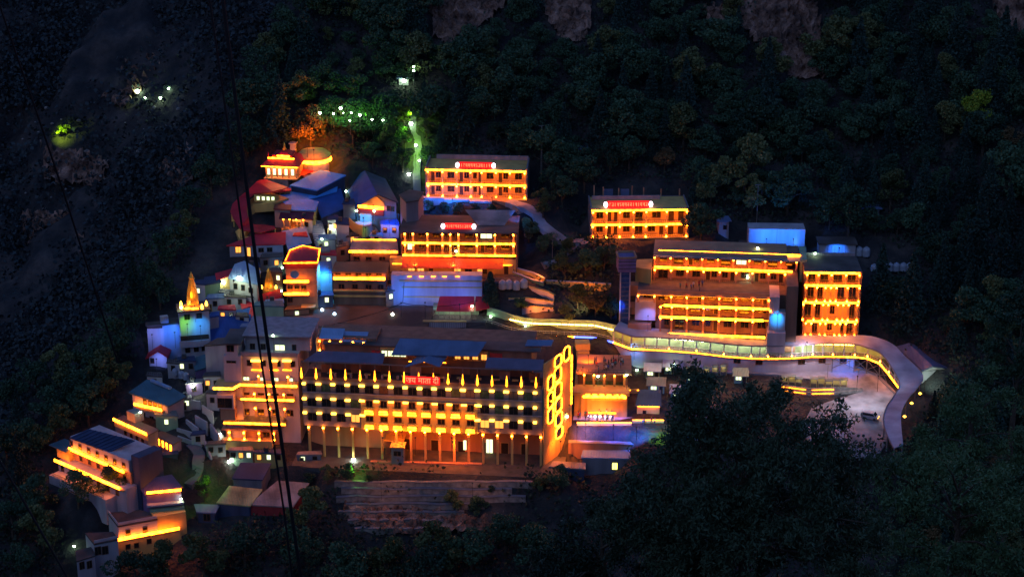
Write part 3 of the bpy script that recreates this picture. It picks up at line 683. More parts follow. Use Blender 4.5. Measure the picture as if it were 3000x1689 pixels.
for xs_, y0, y1 in (((757, 843), 1096, 1126), ((745, 788, 831), 1148, 1167), ((748, 791, 834), 1190, 1220)):
    zc_, zf_ = ZL(y0, 705), ZL(y1, 705)
    for x in xs_: column(rL, FL, FL.U(x, y0), zf_, zc_, 0.1, .45)
    winrow(rL, FL, 4, 722, 850, (y0 + y1) / 2, 1.3, 1.3, pane="window_pale" if y0 == 1096 else "glass_dark", d=2.0)
zc_, zf_ = ZL(1259), ZL(1283)
for x in (673, 716, 760, 803): column(rL, FL, FL.U(x, 1265), zf_, zc_, -0.3, .45, base=True)
FL.part("porch_wall", rL, "wall_pink", FL.U(660, 1270), FL.U(815, 1270), zf_ - 3, zc_ + 1, 0.8, 2)
FL.part("porch_step", rL, "wall_cream", FL.U(652, 1290), FL.U(800, 1290), zf_ - 2.4, zf_, -1.0, 0.8)
slab(rL, FL, FL.U(650, 1258), FL.U(815, 1258), zc_ + .3, -.5, 2, .3, "wall_pink")
winrow(rL, FL, 2, 700, 780, 1270, 1.4, 1.2, d=.8)
zq2 = ZL(1192); FL.part("bay", rL, "wall_white", FL.U(640, 1170), FL.U(690, 1170), ZL(1186), ZL(1146), -2.0, .6); window(rL, FL, FL.U(664, 1168), ZL(1182), 3.2, 2.2, -2.0)
FL.part("bay", rL, "wall_pink", FL.U(650, 1200), FL.U(692, 1200), ZL(1222), ZL(1190), -1.4, .6)

# ================================================================== the old quarter at the left
def facewin(r, Fc, pts, w, h, pane="glass_dark", d=0.0):
    for px, py in pts:
        u, z = Fc.uz(px, py, d); window(r, Fc, u, z - h / 2, w, h, d, pane)
# gopuram pavilion with the red tiered roof
F = site(778, 550, -8); r = root("temple_pavilion", "cream pillared pavilion with a two tier red roof, highest of the temple buildings", "pavilion", F.O)
a, b = F.U(778, 500), F.U(872, 500); z0, z1, z2 = F.Z(778, 548), F.Z(778, 522), F.Z(778, 482); W = b - a; pad(F, a, b, -2, 10)
F.part("stone_base", r, "stone", a - .3, b - 2.5, z0 - 3, z1, -0.6, 9)
F.part("wall", r, "wall_cream", a + .3, b - .3, z1, z2, 1.4, 8.5); F.part("ceiling_emitter", r, "lamp_small", a + 1, b - 1, z2 - .35, z2 - .2, .5, .7)  # the emitter is added to brighten the wall behind the columns
for q in (787, 804, 820, 838, 857): window(r, F, F.U(q, 500, 1.4), z1 + .6, .8, 1.7, 1.4, "window_pale")  # glowing panes added to imitate the brightly lit wall
F.part("floor_slab", r, "wall_cream", a - .4, b, z1, z1 + .25, -.8, 8.5)
for x in (780, 796, 812, 828, 846, 868): column(r, F, F.U(x, 500), z1 + .25, z2 - .1, 0.0, .35, "wall_cream", "lamp_amber" if x != 796 else "lamp_small", True)
def hip(name, u0, u1, d0, d1, za, zb_, inset, m="roof_red"):
    P = F.P; mb = MB()
    mb.prism([P(u0 + inset, d0 + inset, zb_), P(u1 - inset, d0 + inset, zb_), P(u1 - inset, d1 - inset, zb_), P(u0 + inset, d1 - inset, zb_)], [P(u0, d0, za), P(u1, d0, za), P(u1, d1, za), P(u0, d1, za)])
    return mb.build(name, m, r)
zt_ = F.Z(790, 468)
h1 = hip("lower_roof", a - .9, b + .6, -1.2, 9, z2, z2 + 1.5, 2.0)
F.part("light_strip", h1, "light_amber", a + .6, b - 1, z2 + 1.5, z2 + 1.8, .5, .75); F.part("light_strip", r, "light_amber_soft", a - .8, b + .5, z2 - .2, z2, -1.3, -1.15)
F.part("drum", r, "wall_red", a + 1.5, b - 1.8, z2 + 1.5, z2 + 2.2, 1.5, 6.5)
u0, u1 = F.U(807, 455), F.U(848, 455)
hip("upper_roof", u0, u1, 0.8, 5, F.Z(807, 459), F.Z(807, 448), 1.2)
F.part("light_strip", r, "light_amber", u0 + .2, u1 - .2, F.Z(807, 459) - .1, F.Z(807, 459) + .2, 0.6, .8)
uf = F.U(826, 450); mb = MB(); mb.lathe(F.P(uf, 2.8, F.Z(807, 448)), [(.5, 0), (.6, .4), (.25, .8), (.3, 1.1), (.04, 2.2)], 8); mb.build("finial", "gold", r, True)
mb = MB(); mb.lathe(F.P(F.U(783, 465), 1, z2), [(.18, 0), (.22, 1.2), (.25, 2.2), (.05, 3.3)], 8); mb.build("finial", "roof_red", r, True)
# round hall with the orange roof ring
P = hill(918, 505); r = root("round_hall", "round white hall with a glowing amber roof ring beside the red tiered pavilion", "hall", P)
rad = 3.9; Fp = Face(P, (1, 0)); zr_ = Fp.Z(918, 478); PADS.append((P.copy(), V((1, 0, 0)), V((0, 1, 0)), -4, 4, -4, 6, 5, 0))
mb = MB(); mb.lathe(P + V((0, 3, 0)), [(rad, -3), (rad, zr_ - P.z)], 20); mb.build("wall", "wall_white", r)
mb = MB(); mb.lathe(P + V((0, 3, 0)), [(rad + .5, zr_ - P.z + .9), (rad + .6, zr_ - P.z + 1.6), (rad - .6, zr_ - P.z + 2.6), (.5, zr_ - P.z + 3.2)], 20); mb.build("roof", "wall_cream", r)
mb = MB(); mb.lathe(P + V((0, 3, 0)), [(rad + .2, zr_ - P.z), (rad + .75, zr_ - P.z + .1), (rad + .75, zr_ - P.z + .55), (rad + .2, zr_ - P.z + .6)], 20); mb.build("light_ring", "light_amber", r)
for k in (-1, 0, 1): window(r, Fp, k * 1.7, zr_ - 1.6, .5, 1.0, -0.55 if k == 0 else -.2)
mb = MB(); mb.lathe(P + V((2.0, -1.5, 0)), [(2.6, -3), (2.6, .4)], 16); mb.build("porch_drum", "wall_white", r)
# little white tower
P = hill(858, 450); Fp = Face(P, (1, -.1)); r = root("bell_tower", "small unlit white tower behind the red tiered pavilion", "tower", P)
Fp.part("shaft", r, "wall_white", -.7, .7, -2 + P.z, P.z + 2.6, 0, 1.4); Fp.part("cap", r, "wall_white", -1.0, 1.0, P.z + 2.6, P.z + 2.9, -.3, 1.7)

block("shrine_porch", "small dark red roofed porch in front of the round white hall", "porch", [(855, 507), (888, 513), (933, 491), (880, 488)], (870, 525), (0, .15), "wall_cream", "roof_red")
block("blue_hall", "blue sheet roof highest in the temple quarter, below the round hall", "hall", [(853, 541), (928, 555), (1010, 513), (938, 500)], (890, 575), (.0, .30), "wall_navy", "roof_blue")
block("blue_hall", "broad bright blue sheet roof in the middle of the temple quarter", "hall", [(829, 588), (896, 583), (983, 560), (985, 546), (846, 543), (814, 563)], (850, 612), (.0, .25), "wall_navy", "roof_blue")
r, Fc, T = block("blue_hall", "lowest blue sheet roof with a dark red awning along its front edge", "hall", [(851, 612), (922, 615), (930, 590), (905, 585), (830, 588)], (880, 664), (0, .2), "wall_cream", "roof_blue")
za = Fc.Z(851, 616); sheet("awning", r, Fc, -2.5, Fc.U(922, 625), -3.0, za - 1.3, -.1, za - .2, "roof_maroon")
facewin(r, Fc, [(862, 640), (876, 641), (904, 643)], 1.0, 1.6, "window_lit"); facewin(r, Fc, [(890, 642)], .8, 1.8, "window_pale")
Fc.part("porch_floor", r, "wall_cream", Fc.U(830, 655), Fc.U(893, 655), Fc.Z(851, 668), Fc.Z(851, 662), -2.6, 0)
for x in (832, 850, 870, 890): column(r, Fc, Fc.U(x, 645, -2), Fc.Z(851, 662), za - 1.2, -2.4, .3)
block("temple_wing", "cream wing with maroon eaves between the curved red path and the blue roof", "building", [(804, 610), (850, 613), (852, 596), (812, 590)], (806, 665), (0, .1), "wall_grey", "roof_maroon")
block("navy_hall", "dark navy sheet roofed hall joining the bright blue roofs to the gabled hall", "hall", [(942, 634), (1012, 607), (996, 553), (893, 584), (925, 590)], (975, 660), (0, .3), "wall_navy", "roof_navy")
# big gabled hall with the orange gable
G = hill(1104, 655); F = Face(atY(1104, 640, G.y), (1, -.30)); r = root("gabled_hall", "tall dark slate gabled hall with its glowing orange gable facing the valley", "hall", V((F.O.x, F.O.y, G.z)))
pad(F, -8, 8, -5, 16, G.z)
A_ = F.O * 1; uA, zA = F.uz(1104, 565); uC, zC = F.uz(1040, 603); uE, zE = F.uz(1166, 590)
Bk = atZ(1069, 499, zA); dv = Bk - F.P(uA, 0, zA); dv.z = 0
PA, PC, PE = F.P(uA, 0, zA), F.P(uC, 0, zC), F.P(uE, 0, zE)
dn = V((0, 0, -.35))
for nm, e in (("roof", PC), ("roof", PE)):
    q = [e, PA, PA + dv, e + dv] if e is PC else [PA, e, e + dv, PA + dv]
    MB().prism([p - dv.normalized() * .8 for p in q[:2]] + q[2:], [p + dn - dv.normalized() * .8 for p in q[:2]] + [p + dn for p in q[2:]]).build(nm, "roof_navy" if e is PC else "roof_slate", r)  # right slope gets a darker sheet: its shade is put into the colour
sx = V((F.u.x, F.u.y, 0)); q = [PC + sx * .5, PE - sx * .5]
zg_ = G.z - 3
mb = MB(); g5 = [V((PC.x, PC.y, zg_)) + sx * .5, V((PE.x, PE.y, zg_)) - sx * .5, PE - sx * .5 + dn, PA + dn, PC + sx * .5 + dn]
n5 = len(g5); bk = [p + dv for p in g5]
b0 = len(mb.v); mb.v += g5 + bk; mb.f.append(list(range(5))); mb.m.append(0); mb.f.append([9, 8, 7, 6, 5]); mb.m.append(0)
for i in range(5):
    j = (i + 1) % 5; mb.f.append([i, i + 5, j + 5, j]); mb.m.append(0)
mb.build("wall", "wall_grey", r)
us_, zs_ = F.uz(1050, 605, -.6); ue_ = F.U(1123, 600, -.6)
F.part("light_strip", r, "light_amber", us_, ue_, zs_ - .25, zs_ + .45, -.75, -.5)
mb = MB(); P = F.P; q = [P(us_ - .3, -.45, zs_ + .4), P(ue_ + .2, -.45, zs_ + .4), P(ue_ + .2, -.45, zs_ + 1.5), P(uA, -.45, zA - .8)]
mb.prism(q, [p + V((F.n.x, F.n.y, 0)) * .3 for p in q]); mb.build("gable_panel", "wall_cream", r)
F.part("fascia", r, "wall_red", us_ - .3, ue_, zs_ - 2.0, zs_ - .4, -.5, -.1)
facewin(r, F, [(1140, 610), (1150, 612)], 1, 1.2); facewin(r, F, [(1060, 625), (1080, 625), (1100, 624)], 1.2, 1.2, "window_pale")
# round stepped wall group with blue floodlight
P = hill(1062, 690); r = root("curved_terrace", "white drum shaped terrace with curling ramps, lit blue below the gabled hall", "terrace", P)
PADS.append((P.copy(), V((1, 0, 0)), V((0, 1, 0)), -5, 10, -1, 8, 4, 0))
Fp = Face(P, (1, 0)); zt_ = Fp.Z(1062, 663)
mb = MB(); mb.lathe(P + V((0, 2.5, 0)), [(2.1, -3), (2.3, zt_ - P.z)], 20); mb.build("drum", "wall_white", r)
u0, u1 = Fp.U(1055, 640, 4), Fp.U(1089, 640, 4)
Fp.part("tower", r, "wall_white", u0, u1, P.z, Fp.Z(1055, 627, 4), 4, 9); Fp.part("upper_wall", r, "wall_white", u1, Fp.U(1120, 640, 7), P.z, Fp.Z(1090, 632, 7), 7, 9)
def curvewall(name, r, pts, h, t, m, drop_=3.0):
    mb = MB()
    for i in range(len(pts) - 1):
        a_, b_ = pts[i], pts[i + 1]; nn = V((-(b_ - a_).y, (b_ - a_).x, 0)).normalized() * t
        up = V((0, 0, h)); dd = V((0, 0, -drop_))
        mb.hexa([a_ + dd, b_ + dd, b_ + nn + dd, a_ + nn + dd, a_ + up, b_ + up, b_ + nn + up, a_ + nn + up])
    return mb.build(name, m, r)
curvewall("ramp_wall", r, [atY(px, py, P.y + 3) for px, py in ((1086, 668), (1098, 671), (1107, 679), (1112, 690), (1112, 697))], .4, .5, "wall_white", 1.0)
curvewall("ramp_wall", r, [atY(px, py, P.y + 1) for px, py in ((1083, 682), (1090, 685), (1096, 694))], .3, .4, "wall_white", 1.0)
P2 = [atY(px, py, P.y + 5 - i * .8) for i, (px, py) in enumerate(((1169, 629), (1155, 634), (1140, 643), (1128, 652), (1120, 662)))]
curvewall("curved_wall", r, list(reversed(P2)), .3, .5, "wall_white", 3.2)
curvewall("ramp_wall", r, [atY(px, py, P.y - 1) for px, py in ((1022, 640), (1032, 652), (1048, 662), (1062, 665))], .3, .5, "wall_cream", 2.2)
# red house with the hipped roof and its neighbours
r, Fc, T = block("red_roof_house", "white house under a wide dark red roof, left end of the temple quarter", "house", [(672, 717), (828, 712), (829, 681), (757, 689)], (674, 752), (0, .3), "wall_white", "roof_red", over=.8)
facewin(r, Fc, [(698, 731)], 1.3, 1.5, "window_lit"); facewin(r, Fc, [(729, 738)], .8, 2.4, "window_lit"); facewin(r, Fc, [(765, 732), (790, 731)], 1.2, 1.0)
block("store_house", "house with a pale grey tilted sheet roof beside the wide red roof", "house", [(846, 727), (910, 708), (893, 664), (829, 678)], (850, 750), (0, .45), "wall_grey", "roof_pale")
r, Fc, T = block("gable_house", "narrow tower house under a glowing red orange hipped roof with a dish", "house", [(836, 764), (926, 762), (935, 729), (887, 720), (850, 733)], (838, 902), (0, .35), "wall_pink", "roof_red")
u0, u1 = Fc.U(836, 764), Fc.U(926, 762); z_ = Fc.Z(836, 768)
Fc.part("light_strip", r, "light_amber_soft", u0 - .4, u1 + .4, z_ - .1, z_ + .12, -.7, -.5); Fc.part("fascia", r, "wall_red", u0 - .2, u1 + .2, z_ - 1.6, z_ - .15, -.25, -.02)
for i_, j_ in ((0, 4), (4, 3), (3, 2)): mb = MB(); mb.bar(T[i_] + V((0, -.1, .12)), T[j_] + V((0, -.1, .12)), .16, .14); mb.build('ridge_light', 'light_amber_soft', r)
mb = MB(); Lz = Fc.P(u1 + .3, -.3, z_); mb.bar(Lz, T[2] + V((.2, 0, .1)), .25, .25); mb.build("light_strip", "light_amber_soft", r)
for y in (824, 860):
    u0, z = Fc.uz(831, y, -1.2); u1 = Fc.U(905, y, -1.2); Fc.part("light_strip", r, "light_amber", u0, u1, z - .28, z + .28, -1.4, -1.2)
    Fc.part("floor_slab", r, "wall_cream", u0 + .2, u1 - .2, z - .6, z - .3, -1.2, -.02); railing(r, Fc, u0 + .3, u1 - .3, z - .3, -1.1, .8)
facewin(r, Fc, [(850, 842), (870, 843), (890, 843), (850, 878)], 1.1, 1.1); Fc.part("porch_roof", r, "wall_cream", Fc.U(884, 895), Fc.U(925, 895), Fc.Z(884, 894), Fc.Z(884, 890), -2.5, 0)
ud, zd = Fc.uz(864, 798); mb = MB(); mb.lathe((0, 0, 0), [(.02, .0), (.6, .12), (1.1, .4)], 14, cap=False)
for i, v in enumerate(mb.v): mb.v[i] = Fc.P(ud + v.x, -1.0 + v.z * -.8, zd + v.y)
mb.build("satellite_dish", "tank_white", r)
# green lit house
r, Fc, T = block("chapel_house", "pale gabled house flooded with white green light, left of the small golden spire", "house", [(672, 812), (752, 830), (760, 793), (716, 766), (690, 775)], (680, 890), (0, .35), "wall_white", "roof_pale")
facewin(r, Fc, [(690, 838), (712, 842)], .9, 1.3); facewin(r, Fc, [(735, 850)], 1, 1.2)
block("side_house", "low house with a slate blue roof left of the green lit gabled house", "house", [(597, 832), (645, 824), (640, 806), (602, 812)], (600, 866), (0, .3), "wall_green", "roof_slate")
block("red_porch", "small red roofed porch against the green lit gabled house", "porch", [(637, 818), (684, 800), (678, 788), (634, 800)], (640, 850), (0, .35), "wall_cream", "roof_red")
block("walk_deck", "pale green lit walkway deck in front of the gabled house", "deck", [(645, 855), (740, 868), (745, 855), (650, 845)], (650, 880), (0, 0), "wall_white", "concrete")
# golden spire temple and its white base
r, Fc, T = block("spire_hall", "white building carrying the tall golden spire, flooded green and blue", "building", [(524, 912), (612, 905), (606, 884), (520, 890)], (527, 1050), (0, 0), "wall_white", "concrete", over=.5)
facewin(r, Fc, [(548, 928), (583, 924)], 1.2, 1.2); facewin(r, Fc, [(550, 1025), (575, 1022), (598, 1020)], 1.0, 1.1)
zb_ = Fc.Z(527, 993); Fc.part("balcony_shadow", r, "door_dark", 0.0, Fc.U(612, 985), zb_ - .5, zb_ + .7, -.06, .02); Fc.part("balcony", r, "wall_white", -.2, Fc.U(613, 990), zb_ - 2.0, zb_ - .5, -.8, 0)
B0 = sum(T, V()) / len(T); 
s = root("golden_spire", "tall golden temple spire lit amber, standing on the white building at far left", "spire", B0)
def spire(s, c, rb, h, m="gold"):
    mb = MB(); prof = [(rb, 0), (rb * 1.02, h * .08), (rb * .98, h * .25), (rb * .82, h * .45), (rb * .60, h * .62), (rb * .38, h * .76), (rb * .30, h * .80)]
    n = 16; b_ = 0
    for (rr, z) in prof:
        for k in range(n):
            an = 2 * math.pi * (k + .5) / n; rk = rr * (1.0 if k % 2 else .90); sq = 1 / max(abs(math.cos(an)), abs(math.sin(an))); rk *= .78 * (0.55 + .45 * sq)
            mb.v.append(V(c) + V((rk * math.cos(an), rk * math.sin(an), z)))
    for i in range(len(prof) - 1):
        for k in range(n):
            k2 = (k + 1) % n; mb.f.append([i * n + k, i * n + k2, (i + 1) * n + k2, (i + 1) * n + k]); mb.m.append(0)
    mb.f.append([(len(prof) - 1) * n + k for k in range(n)]); mb.m.append(0)
    mb.build("tower", m, s)
    mb = MB(); mb.lathe(V(c) + V((0, 0, h * .80)), [(rb * .36, 0), (rb * .40, h * .03), (rb * .2, h * .05), (rb * .24, h * .09), (rb * .16, h * .12), (.03, h * .2)], 10); mb.build("finial", m, s, True)
hS = (890 - 793) / 12.35 / math.cos(R(20)) * 1.0
MBp = MB(); MBp.lathe(B0, [(2.2, 0), (2.2, .5), (1.9, .6)], 4); MBp.build("plinth", "wall_cream", s)
spire(s, B0 + V((0, 0, .5)), 1.75, hS)
for dx, dy in ((-2.4, -1.6), (2.4, -1.6), (-2.9, .4), (3.1, .6)):
    mb = MB(); mb.lathe(B0 + V((dx, dy, 0)), [(.3, 0), (.34, .6), (.2, 1.0), (.05, 1.3)], 8); q = mb.build("corner_lamp", "lamp_cap", s)
mb = MB(); mb.bar(B0 + V((-1.6, -2.2, .35)), B0 + V((1.6, -2.2, .35)), .3, .3); mb.build("light_strip", "light_amber", s)
r, Fc, T = block("blue_annex", "taller white annex washed in blue light at the far left edge", "building", [(473, 950), (527, 943), (523, 930), (472, 934)], (475, 1040), (0, 0), "wall_white", "flat_roof")
Fc.part("chimney", r, "wall_white", 0, 1.8, Fc.Z(473, 950), Fc.Z(473, 930), .4, 1.6)
r, Fc, T = block("blue_annex", "leftmost white block washed in blue light, red gatehouse at its foot", "building", [(430, 952), (478, 950), (476, 940), (430, 943)], (434, 1045), (0, 0), "wall_white", "flat_roof")
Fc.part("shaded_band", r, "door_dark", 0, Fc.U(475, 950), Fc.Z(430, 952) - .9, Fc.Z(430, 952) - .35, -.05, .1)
# red gatehouse
G = hill(440, 1071); F = Face(G, (1, .0)); r = root("gatehouse", "tiny gatehouse with a red gable roof and violet lit front, far left", "gatehouse", G); pad(F, -1, 5, -1, 5, None, 3)
a, b, m_ = F.U(432, 1045), F.U(492, 1045), F.U(466, 1045); zr_, ze = F.Z(466, 1022), F.Z(432, 1042)
F.part("wall", r, "wall_white", a + .4, b - .3, G.z - 3, ze, 0, 4)
P = F.P
MB().prism([P(a - .3, -1, ze - .2), P(m_, -1, zr_), P(m_, 5, zr_), P(a - .3, 5, ze - .2)], [P(a - .3, -1, ze - .5), P(m_, -1, zr_ - .3), P(m_, 5, zr_ - .3), P(a - .3, 5, ze - .5)]).build("roof", "roof_red", r)
MB().prism([P(m_, -1, zr_), P(b + .2, -1, ze), P(b + .2, 5, ze), P(m_, 5, zr_)], [P(m_, -1, zr_ - .3), P(b + .2, -1, ze - .3), P(b + .2, 5, ze - .3), P(m_, 5, zr_ - .3)]).build("roof", "roof_red", r)
MB().prism([P(a + .4, 0.02, ze), P(b - .3, .02, ze), P(m_, .02, zr_ - .4)], [P(a + .4, .3, ze), P(b - .3, .3, ze), P(m_, .3, zr_ - .4)]).build("gable", "wall_white", r)
window(r, F, a + 1.1, ze - 1.8, .8, 1.2, 0)
# dark navy roofed hall and red roofs in front of it
r, Fc, T = block("long_hall", "hall with a big dark navy sheet roof, right of the golden spire", "hall", [(625, 994), (731, 977), (727, 906), (602, 926)], (630, 1015), (0, .45), "wall_cream", "roof_navy", over=.8)
r, Fc, T = block("red_roof_shed", "shed with a tilted red sheet roof, upper one below the small golden spire", "shed", [(712, 903), (822, 867), (817, 847), (707, 879)], (720, 925), (0, .5), "wall_green", "roof_red")
r, Fc, T = block("red_roof_shed", "shed with a tilted red sheet roof, lower one touching the navy hall", "shed", [(728, 935), (799, 926), (822, 884), (738, 898)], (732, 955), (0, .5), "wall_pink", "roof_red")
P = hill(790, 862) + V((0, 0, 2.0)); s = root("small_spire", "small golden spire with a pale tip rising behind the red sheet roofs", "spire", P); spire(s, P, 1.35, 5.0)
mb = MB(); mb.lathe(P, [(1.6, -5), (1.6, 0)], 4); mb.build("plinth", "wall_cream", s)
for dx in (-1.7, 1.8):
    mb = MB(); mb.lathe(P + V((dx, -1.4, 0)), [(.25, 0), (.3, .5), (.05, 1.0)], 8); mb.build("corner_lamp", "lamp_cap", s)
block("blue_house", "house washed bright blue between the strip lit tower house and the lamp bridge", "house", [(905, 800), (972, 795), (968, 764), (930, 770)], (906, 860), (0, .3), "wall_white", "roof_steel")
r, Fc, T = block("guest_house", "low house with one amber strip beside the violet retaining wall", "house", [(975, 795), (1130, 797), (1138, 768), (985, 767)], (978, 878), (0, .05), "wall_brown", "brown_roof")
u0, z = Fc.uz(977, 814, -.6); u1 = Fc.U(1128, 816, -.6); Fc.part("light_strip", r, "light_amber", u0, u1, z - .3, z + .3, -.8, -.6); Fc.part("floor_slab", r, "wall_cream", u0, u1, z - .6, z - .3, -.6, 0)
facewin(r, Fc, [(990, 803), (1020, 804), (1050, 805), (1080, 805), (1110, 806), (1000, 838), (1040, 839), (1080, 840), (1115, 840)], 1.3, 1.1)
for y in (850, 866): 
    u0, z = Fc.uz(977, y, -.3); Fc.part("ledge", r, "wall_cream", u0, Fc.U(1135, y), z - .2, z + .2, -.5, 0)
r, Fc, T = block("canteen", "low building with a framed amber roof edge left of the middle lodge", "building", [(1026, 737), (1164, 739), (1160, 704), (1036, 703)], (1028, 775), (0, .35), "wall_brown", "roof_rust")
u0, z = Fc.uz(1022, 736, -.5); u1 = Fc.U(1164, 738, -.5); Fc.part("light_strip", r, "light_amber", u0, u1, z - .3, z + .25, -.75, -.5)
mb = MB(); mb.bar(T[3] + V((0, 0, .15)), T[2] + V((0, 0, .15)), .25, .22); mb.build("ridge_light", "light_amber_soft", r); facewin(r, Fc, [(1045, 756), (1080, 757), (1120, 757)], 1.4, .9)
# curved red covered path
r = root("covered_path", "curving dark red roofed pilgrim path on the left flank of the temple quarter", "covered path", hill(700, 640))
out = [(776, 524), (752, 531), (727, 556), (701, 577), (681, 597), (675, 618), (681, 634), (701, 667), (714, 674), (764, 680), (806, 668)]
inn = [(844, 548), (800, 561), (745, 566), (728, 580), (724, 600), (723, 618), (727, 636), (737, 652), (746, 657), (769, 657), (804, 662)]
mb = MB(); pl = []
for (ox, oy), (ix, iy) in zip(out, inn):
    Yo = hill(ox, oy + 34).y; o_ = atY(ox, oy, Yo); i_ = atZ(ix, iy, o_.z + .2); pl.append((o_, i_))
for k in range(len(pl) - 1):
    (a, b), (c, d) = pl[k], pl[k + 1]; t_ = V((0, 0, -.25)); mb.hexa([c + t_, d + t_, b + t_, a + t_, c, d, b, a])
mb.build("roof", "roof_red", r)
for k in range(0, len(pl), 1):
    a, b = pl[k]; q = a * .93 + b * .07; mb = MB(); mb.bar(q + V((0, 0, -4.5)), q + V((0, 0, -.25)), .22); mb.build("post", "wall_cream", r)
mb = MB()
for k in range(len(pl) - 1):
    (a, b), (c, d) = pl[k], pl[k + 1]; t_ = V((0, 0, -5.2)); t2 = V((0, 0, -3.0)); mb.hexa([c + t_, d + t_, b + t_, a + t_, c + t2, d + t2, b + t2, a + t2])
mb.build("path_floor", "wall_cream", r)
for k in (5, 7): 
    a, b = pl[k]; mb = MB(); mb.lathe(a * .7 + b * .3 + V((0, 0, -.9)), [(.05, -.2), (.25, 0), (.05, .2)], 8); mb.build("lamp", "lamp_small", r)
a, b = pl[2]; Fq = Face(V((b.x, b.y, 0)), (1, -.12)); zq = Fq.Z(745, 566)
Fq.part("arcade", r, "wall_cream", Fq.U(745, 575), Fq.U(817, 575), zq - 2.2, zq - .3, -.2, .5)
for q in (757, 772, 786, 800): window(r, Fq, Fq.U(q, 575), zq - 1.7, .8, 1.0, -.2, "window_pale")

# small houses crowding the lanes between the temples: x0, front top y, x1, base y, roof height in pixels
LANE = [(985, 655, 1022, 705, 14, "wall_white", "roof_slate", "between the navy hall and the curved terrace", 0), (915, 735, 965, 782, 12, "wall_green", "roof_rust", "white green lit, below the grey tilted roof", 1), (762, 752, 826, 792, 10, "wall_grey", "flat_roof", "directly under the wide red roofed house", 2),
 (725, 780, 762, 805, 8, "wall_cream", "roof_slate", "behind the green lit gabled house", 1), (782, 795, 826, 838, 10, "wall_brown", "flat_roof", "left of the tower house's amber bars", 2), (930, 700, 982, 735, 12, "wall_white", "roof_steel", "over the lane under the navy hall", 1), (985, 720, 1022, 765, 10, "wall_pink", "flat_roof", "left of the framed amber roof edge", 1),
 (860, 690, 900, 715, 8, "wall_cream", "roof_red", "tucked behind the grey tilted roof", 1), (1115, 655, 1168, 700, 10, "wall_white", "roof_navy", "right of the curling blue wall", 2), (905, 865, 975, 895, 10, "wall_navy", "roof_slate", "low, at the foot of the bright blue house", 2), (835, 905, 905, 935, 8, "wall_pink", "brown_roof", "low, at the foot of the tower house", 1),
 (745, 895, 830, 950, 12, "wall_green", "roof_teal", "behind the lower red sheet roof", 0), (655, 868, 720, 905, 10, "wall_white", "flat_roof", "under the pale green walkway deck", 2), (605, 872, 655, 912, 10, "wall_white", "roof_steel", "right behind the golden spire", 1), (612, 925, 640, 985, 10, "wall_white", "roof_navy", "wedged right of the spire's white building", 0),
 (520, 1055, 572, 1095, 10, "wall_grey", "roof_slate", "below the spire's white building", 2), (490, 1062, 525, 1100, 8, "wall_white", "flat_roof", "right of the tiny red gatehouse", 1), (596, 1100, 645, 1150, 10, "wall_white", "flat_roof", "by the green shed over the stairs", 2), (545, 1120, 592, 1162, 8, "wall_plum", "roof_rust", "at the top of the zig zag stairs", 1),
 (604, 1150, 640, 1200, 8, "wall_white", "flat_roof", "against the stacked strip lodge's left bay", 1), (455, 1215, 520, 1262, 10, "wall_green", "roof_teal", "right of the teal roofed house's green side", 1), (395, 1285, 450, 1318, 8, "wall_white", "roof_steel", "between the long sloping strip and the tiny arches", 2), (604, 1300, 660, 1340, 8, "wall_grey", "flat_roof", "below the stacked strip lodge's porch", 2),
 (672, 1318, 740, 1352, 8, "wall_green", "roof_rust", "pale, right below the stacked strip lodge", 3), (745, 1325, 830, 1356, 8, "wall_cream", "roof_slate", "low and long, left under the white lodge's columns", 3), (870, 1330, 940, 1362, 8, "wall_grey", "roof_rust", "low, under the white lodge's first columns", 2), (470, 1330, 520, 1372, 8, "wall_navy", "roof_slate", "unlit, inside the bend of the narrow track", 1),
 (1005, 596, 1040, 640, 10, "wall_grey", "roof_slate", "left of the orange gable", 0), (1180, 600, 1240, 640, 8, "wall_brown", "flat_roof", "under the topmost lodge's left corner", 1), (705, 955, 745, 1000, 8, "wall_grey", "roof_steel", "right end of the big navy sheet roof", 1), (1130, 850, 1160, 892, 8, "wall_pink", "flat_roof", "left end of the violet retaining wall", 1)]
LANE += [(640, 905, 690, 945, 10, "wall_white", "roof_red", "red roofed, just above the navy sheet roof", 2), (690, 925, 728, 955, 8, "wall_pale", "flat_roof", "pale, between the navy sheet roof and the red sheds", 1), (775, 885, 830, 915, 8, "wall_pale", "roof_pale", "pale roofed, beside the upper red sheet roof", 2), (835, 765, 870, 800, 8, "wall_pale", "roof_steel", "squeezed left of the glowing orange hipped roof", 1), (940, 745, 985, 785, 10, "wall_pale", "roof_red", "red roofed, above the bright blue house", 1), (880, 640, 915, 680, 8, "wall_pale", "roof_maroon", "dark red roofed, left end of the lane stairs", 1),
 (960, 640, 990, 690, 8, "wall_pale", "roof_slate", "pale, at the right side of the lane stairs", 2), (1015, 690, 1050, 715, 6, "wall_pale", "flat_roof", "pale, just above the framed amber roof edge", 1), (1085, 690, 1120, 712, 6, "wall_white", "roof_blue", "blue roofed, under the curved terrace's ramps", 1), (560, 830, 600, 880, 8, "wall_white", "roof_slate", "behind the golden spire's left shoulder", 1), (745, 690, 790, 712, 6, "wall_cream", "roof_red", "red roofed, on the upper edge of the wide red roof", 1), (806, 560, 850, 590, 6, "wall_cream", "roof_red", "cream, tucked under the red tiered pavilion", 3), (893, 520, 940, 545, 6, "wall_pale", "roof_steel", "pale, in front of the round hall's porch", 2),
 (430, 1100, 475, 1140, 8, "wall_pale", "flat_roof", "pale, above the teal roofed house", 1), (535, 1165, 560, 1200, 6, "wall_pale", "roof_rust", "rusty roofed, beside the zig zag stairs", 1), (560, 1270, 600, 1305, 8, "wall_pale", "roof_slate", "pale, at the foot of the zig zag stairs", 1)]
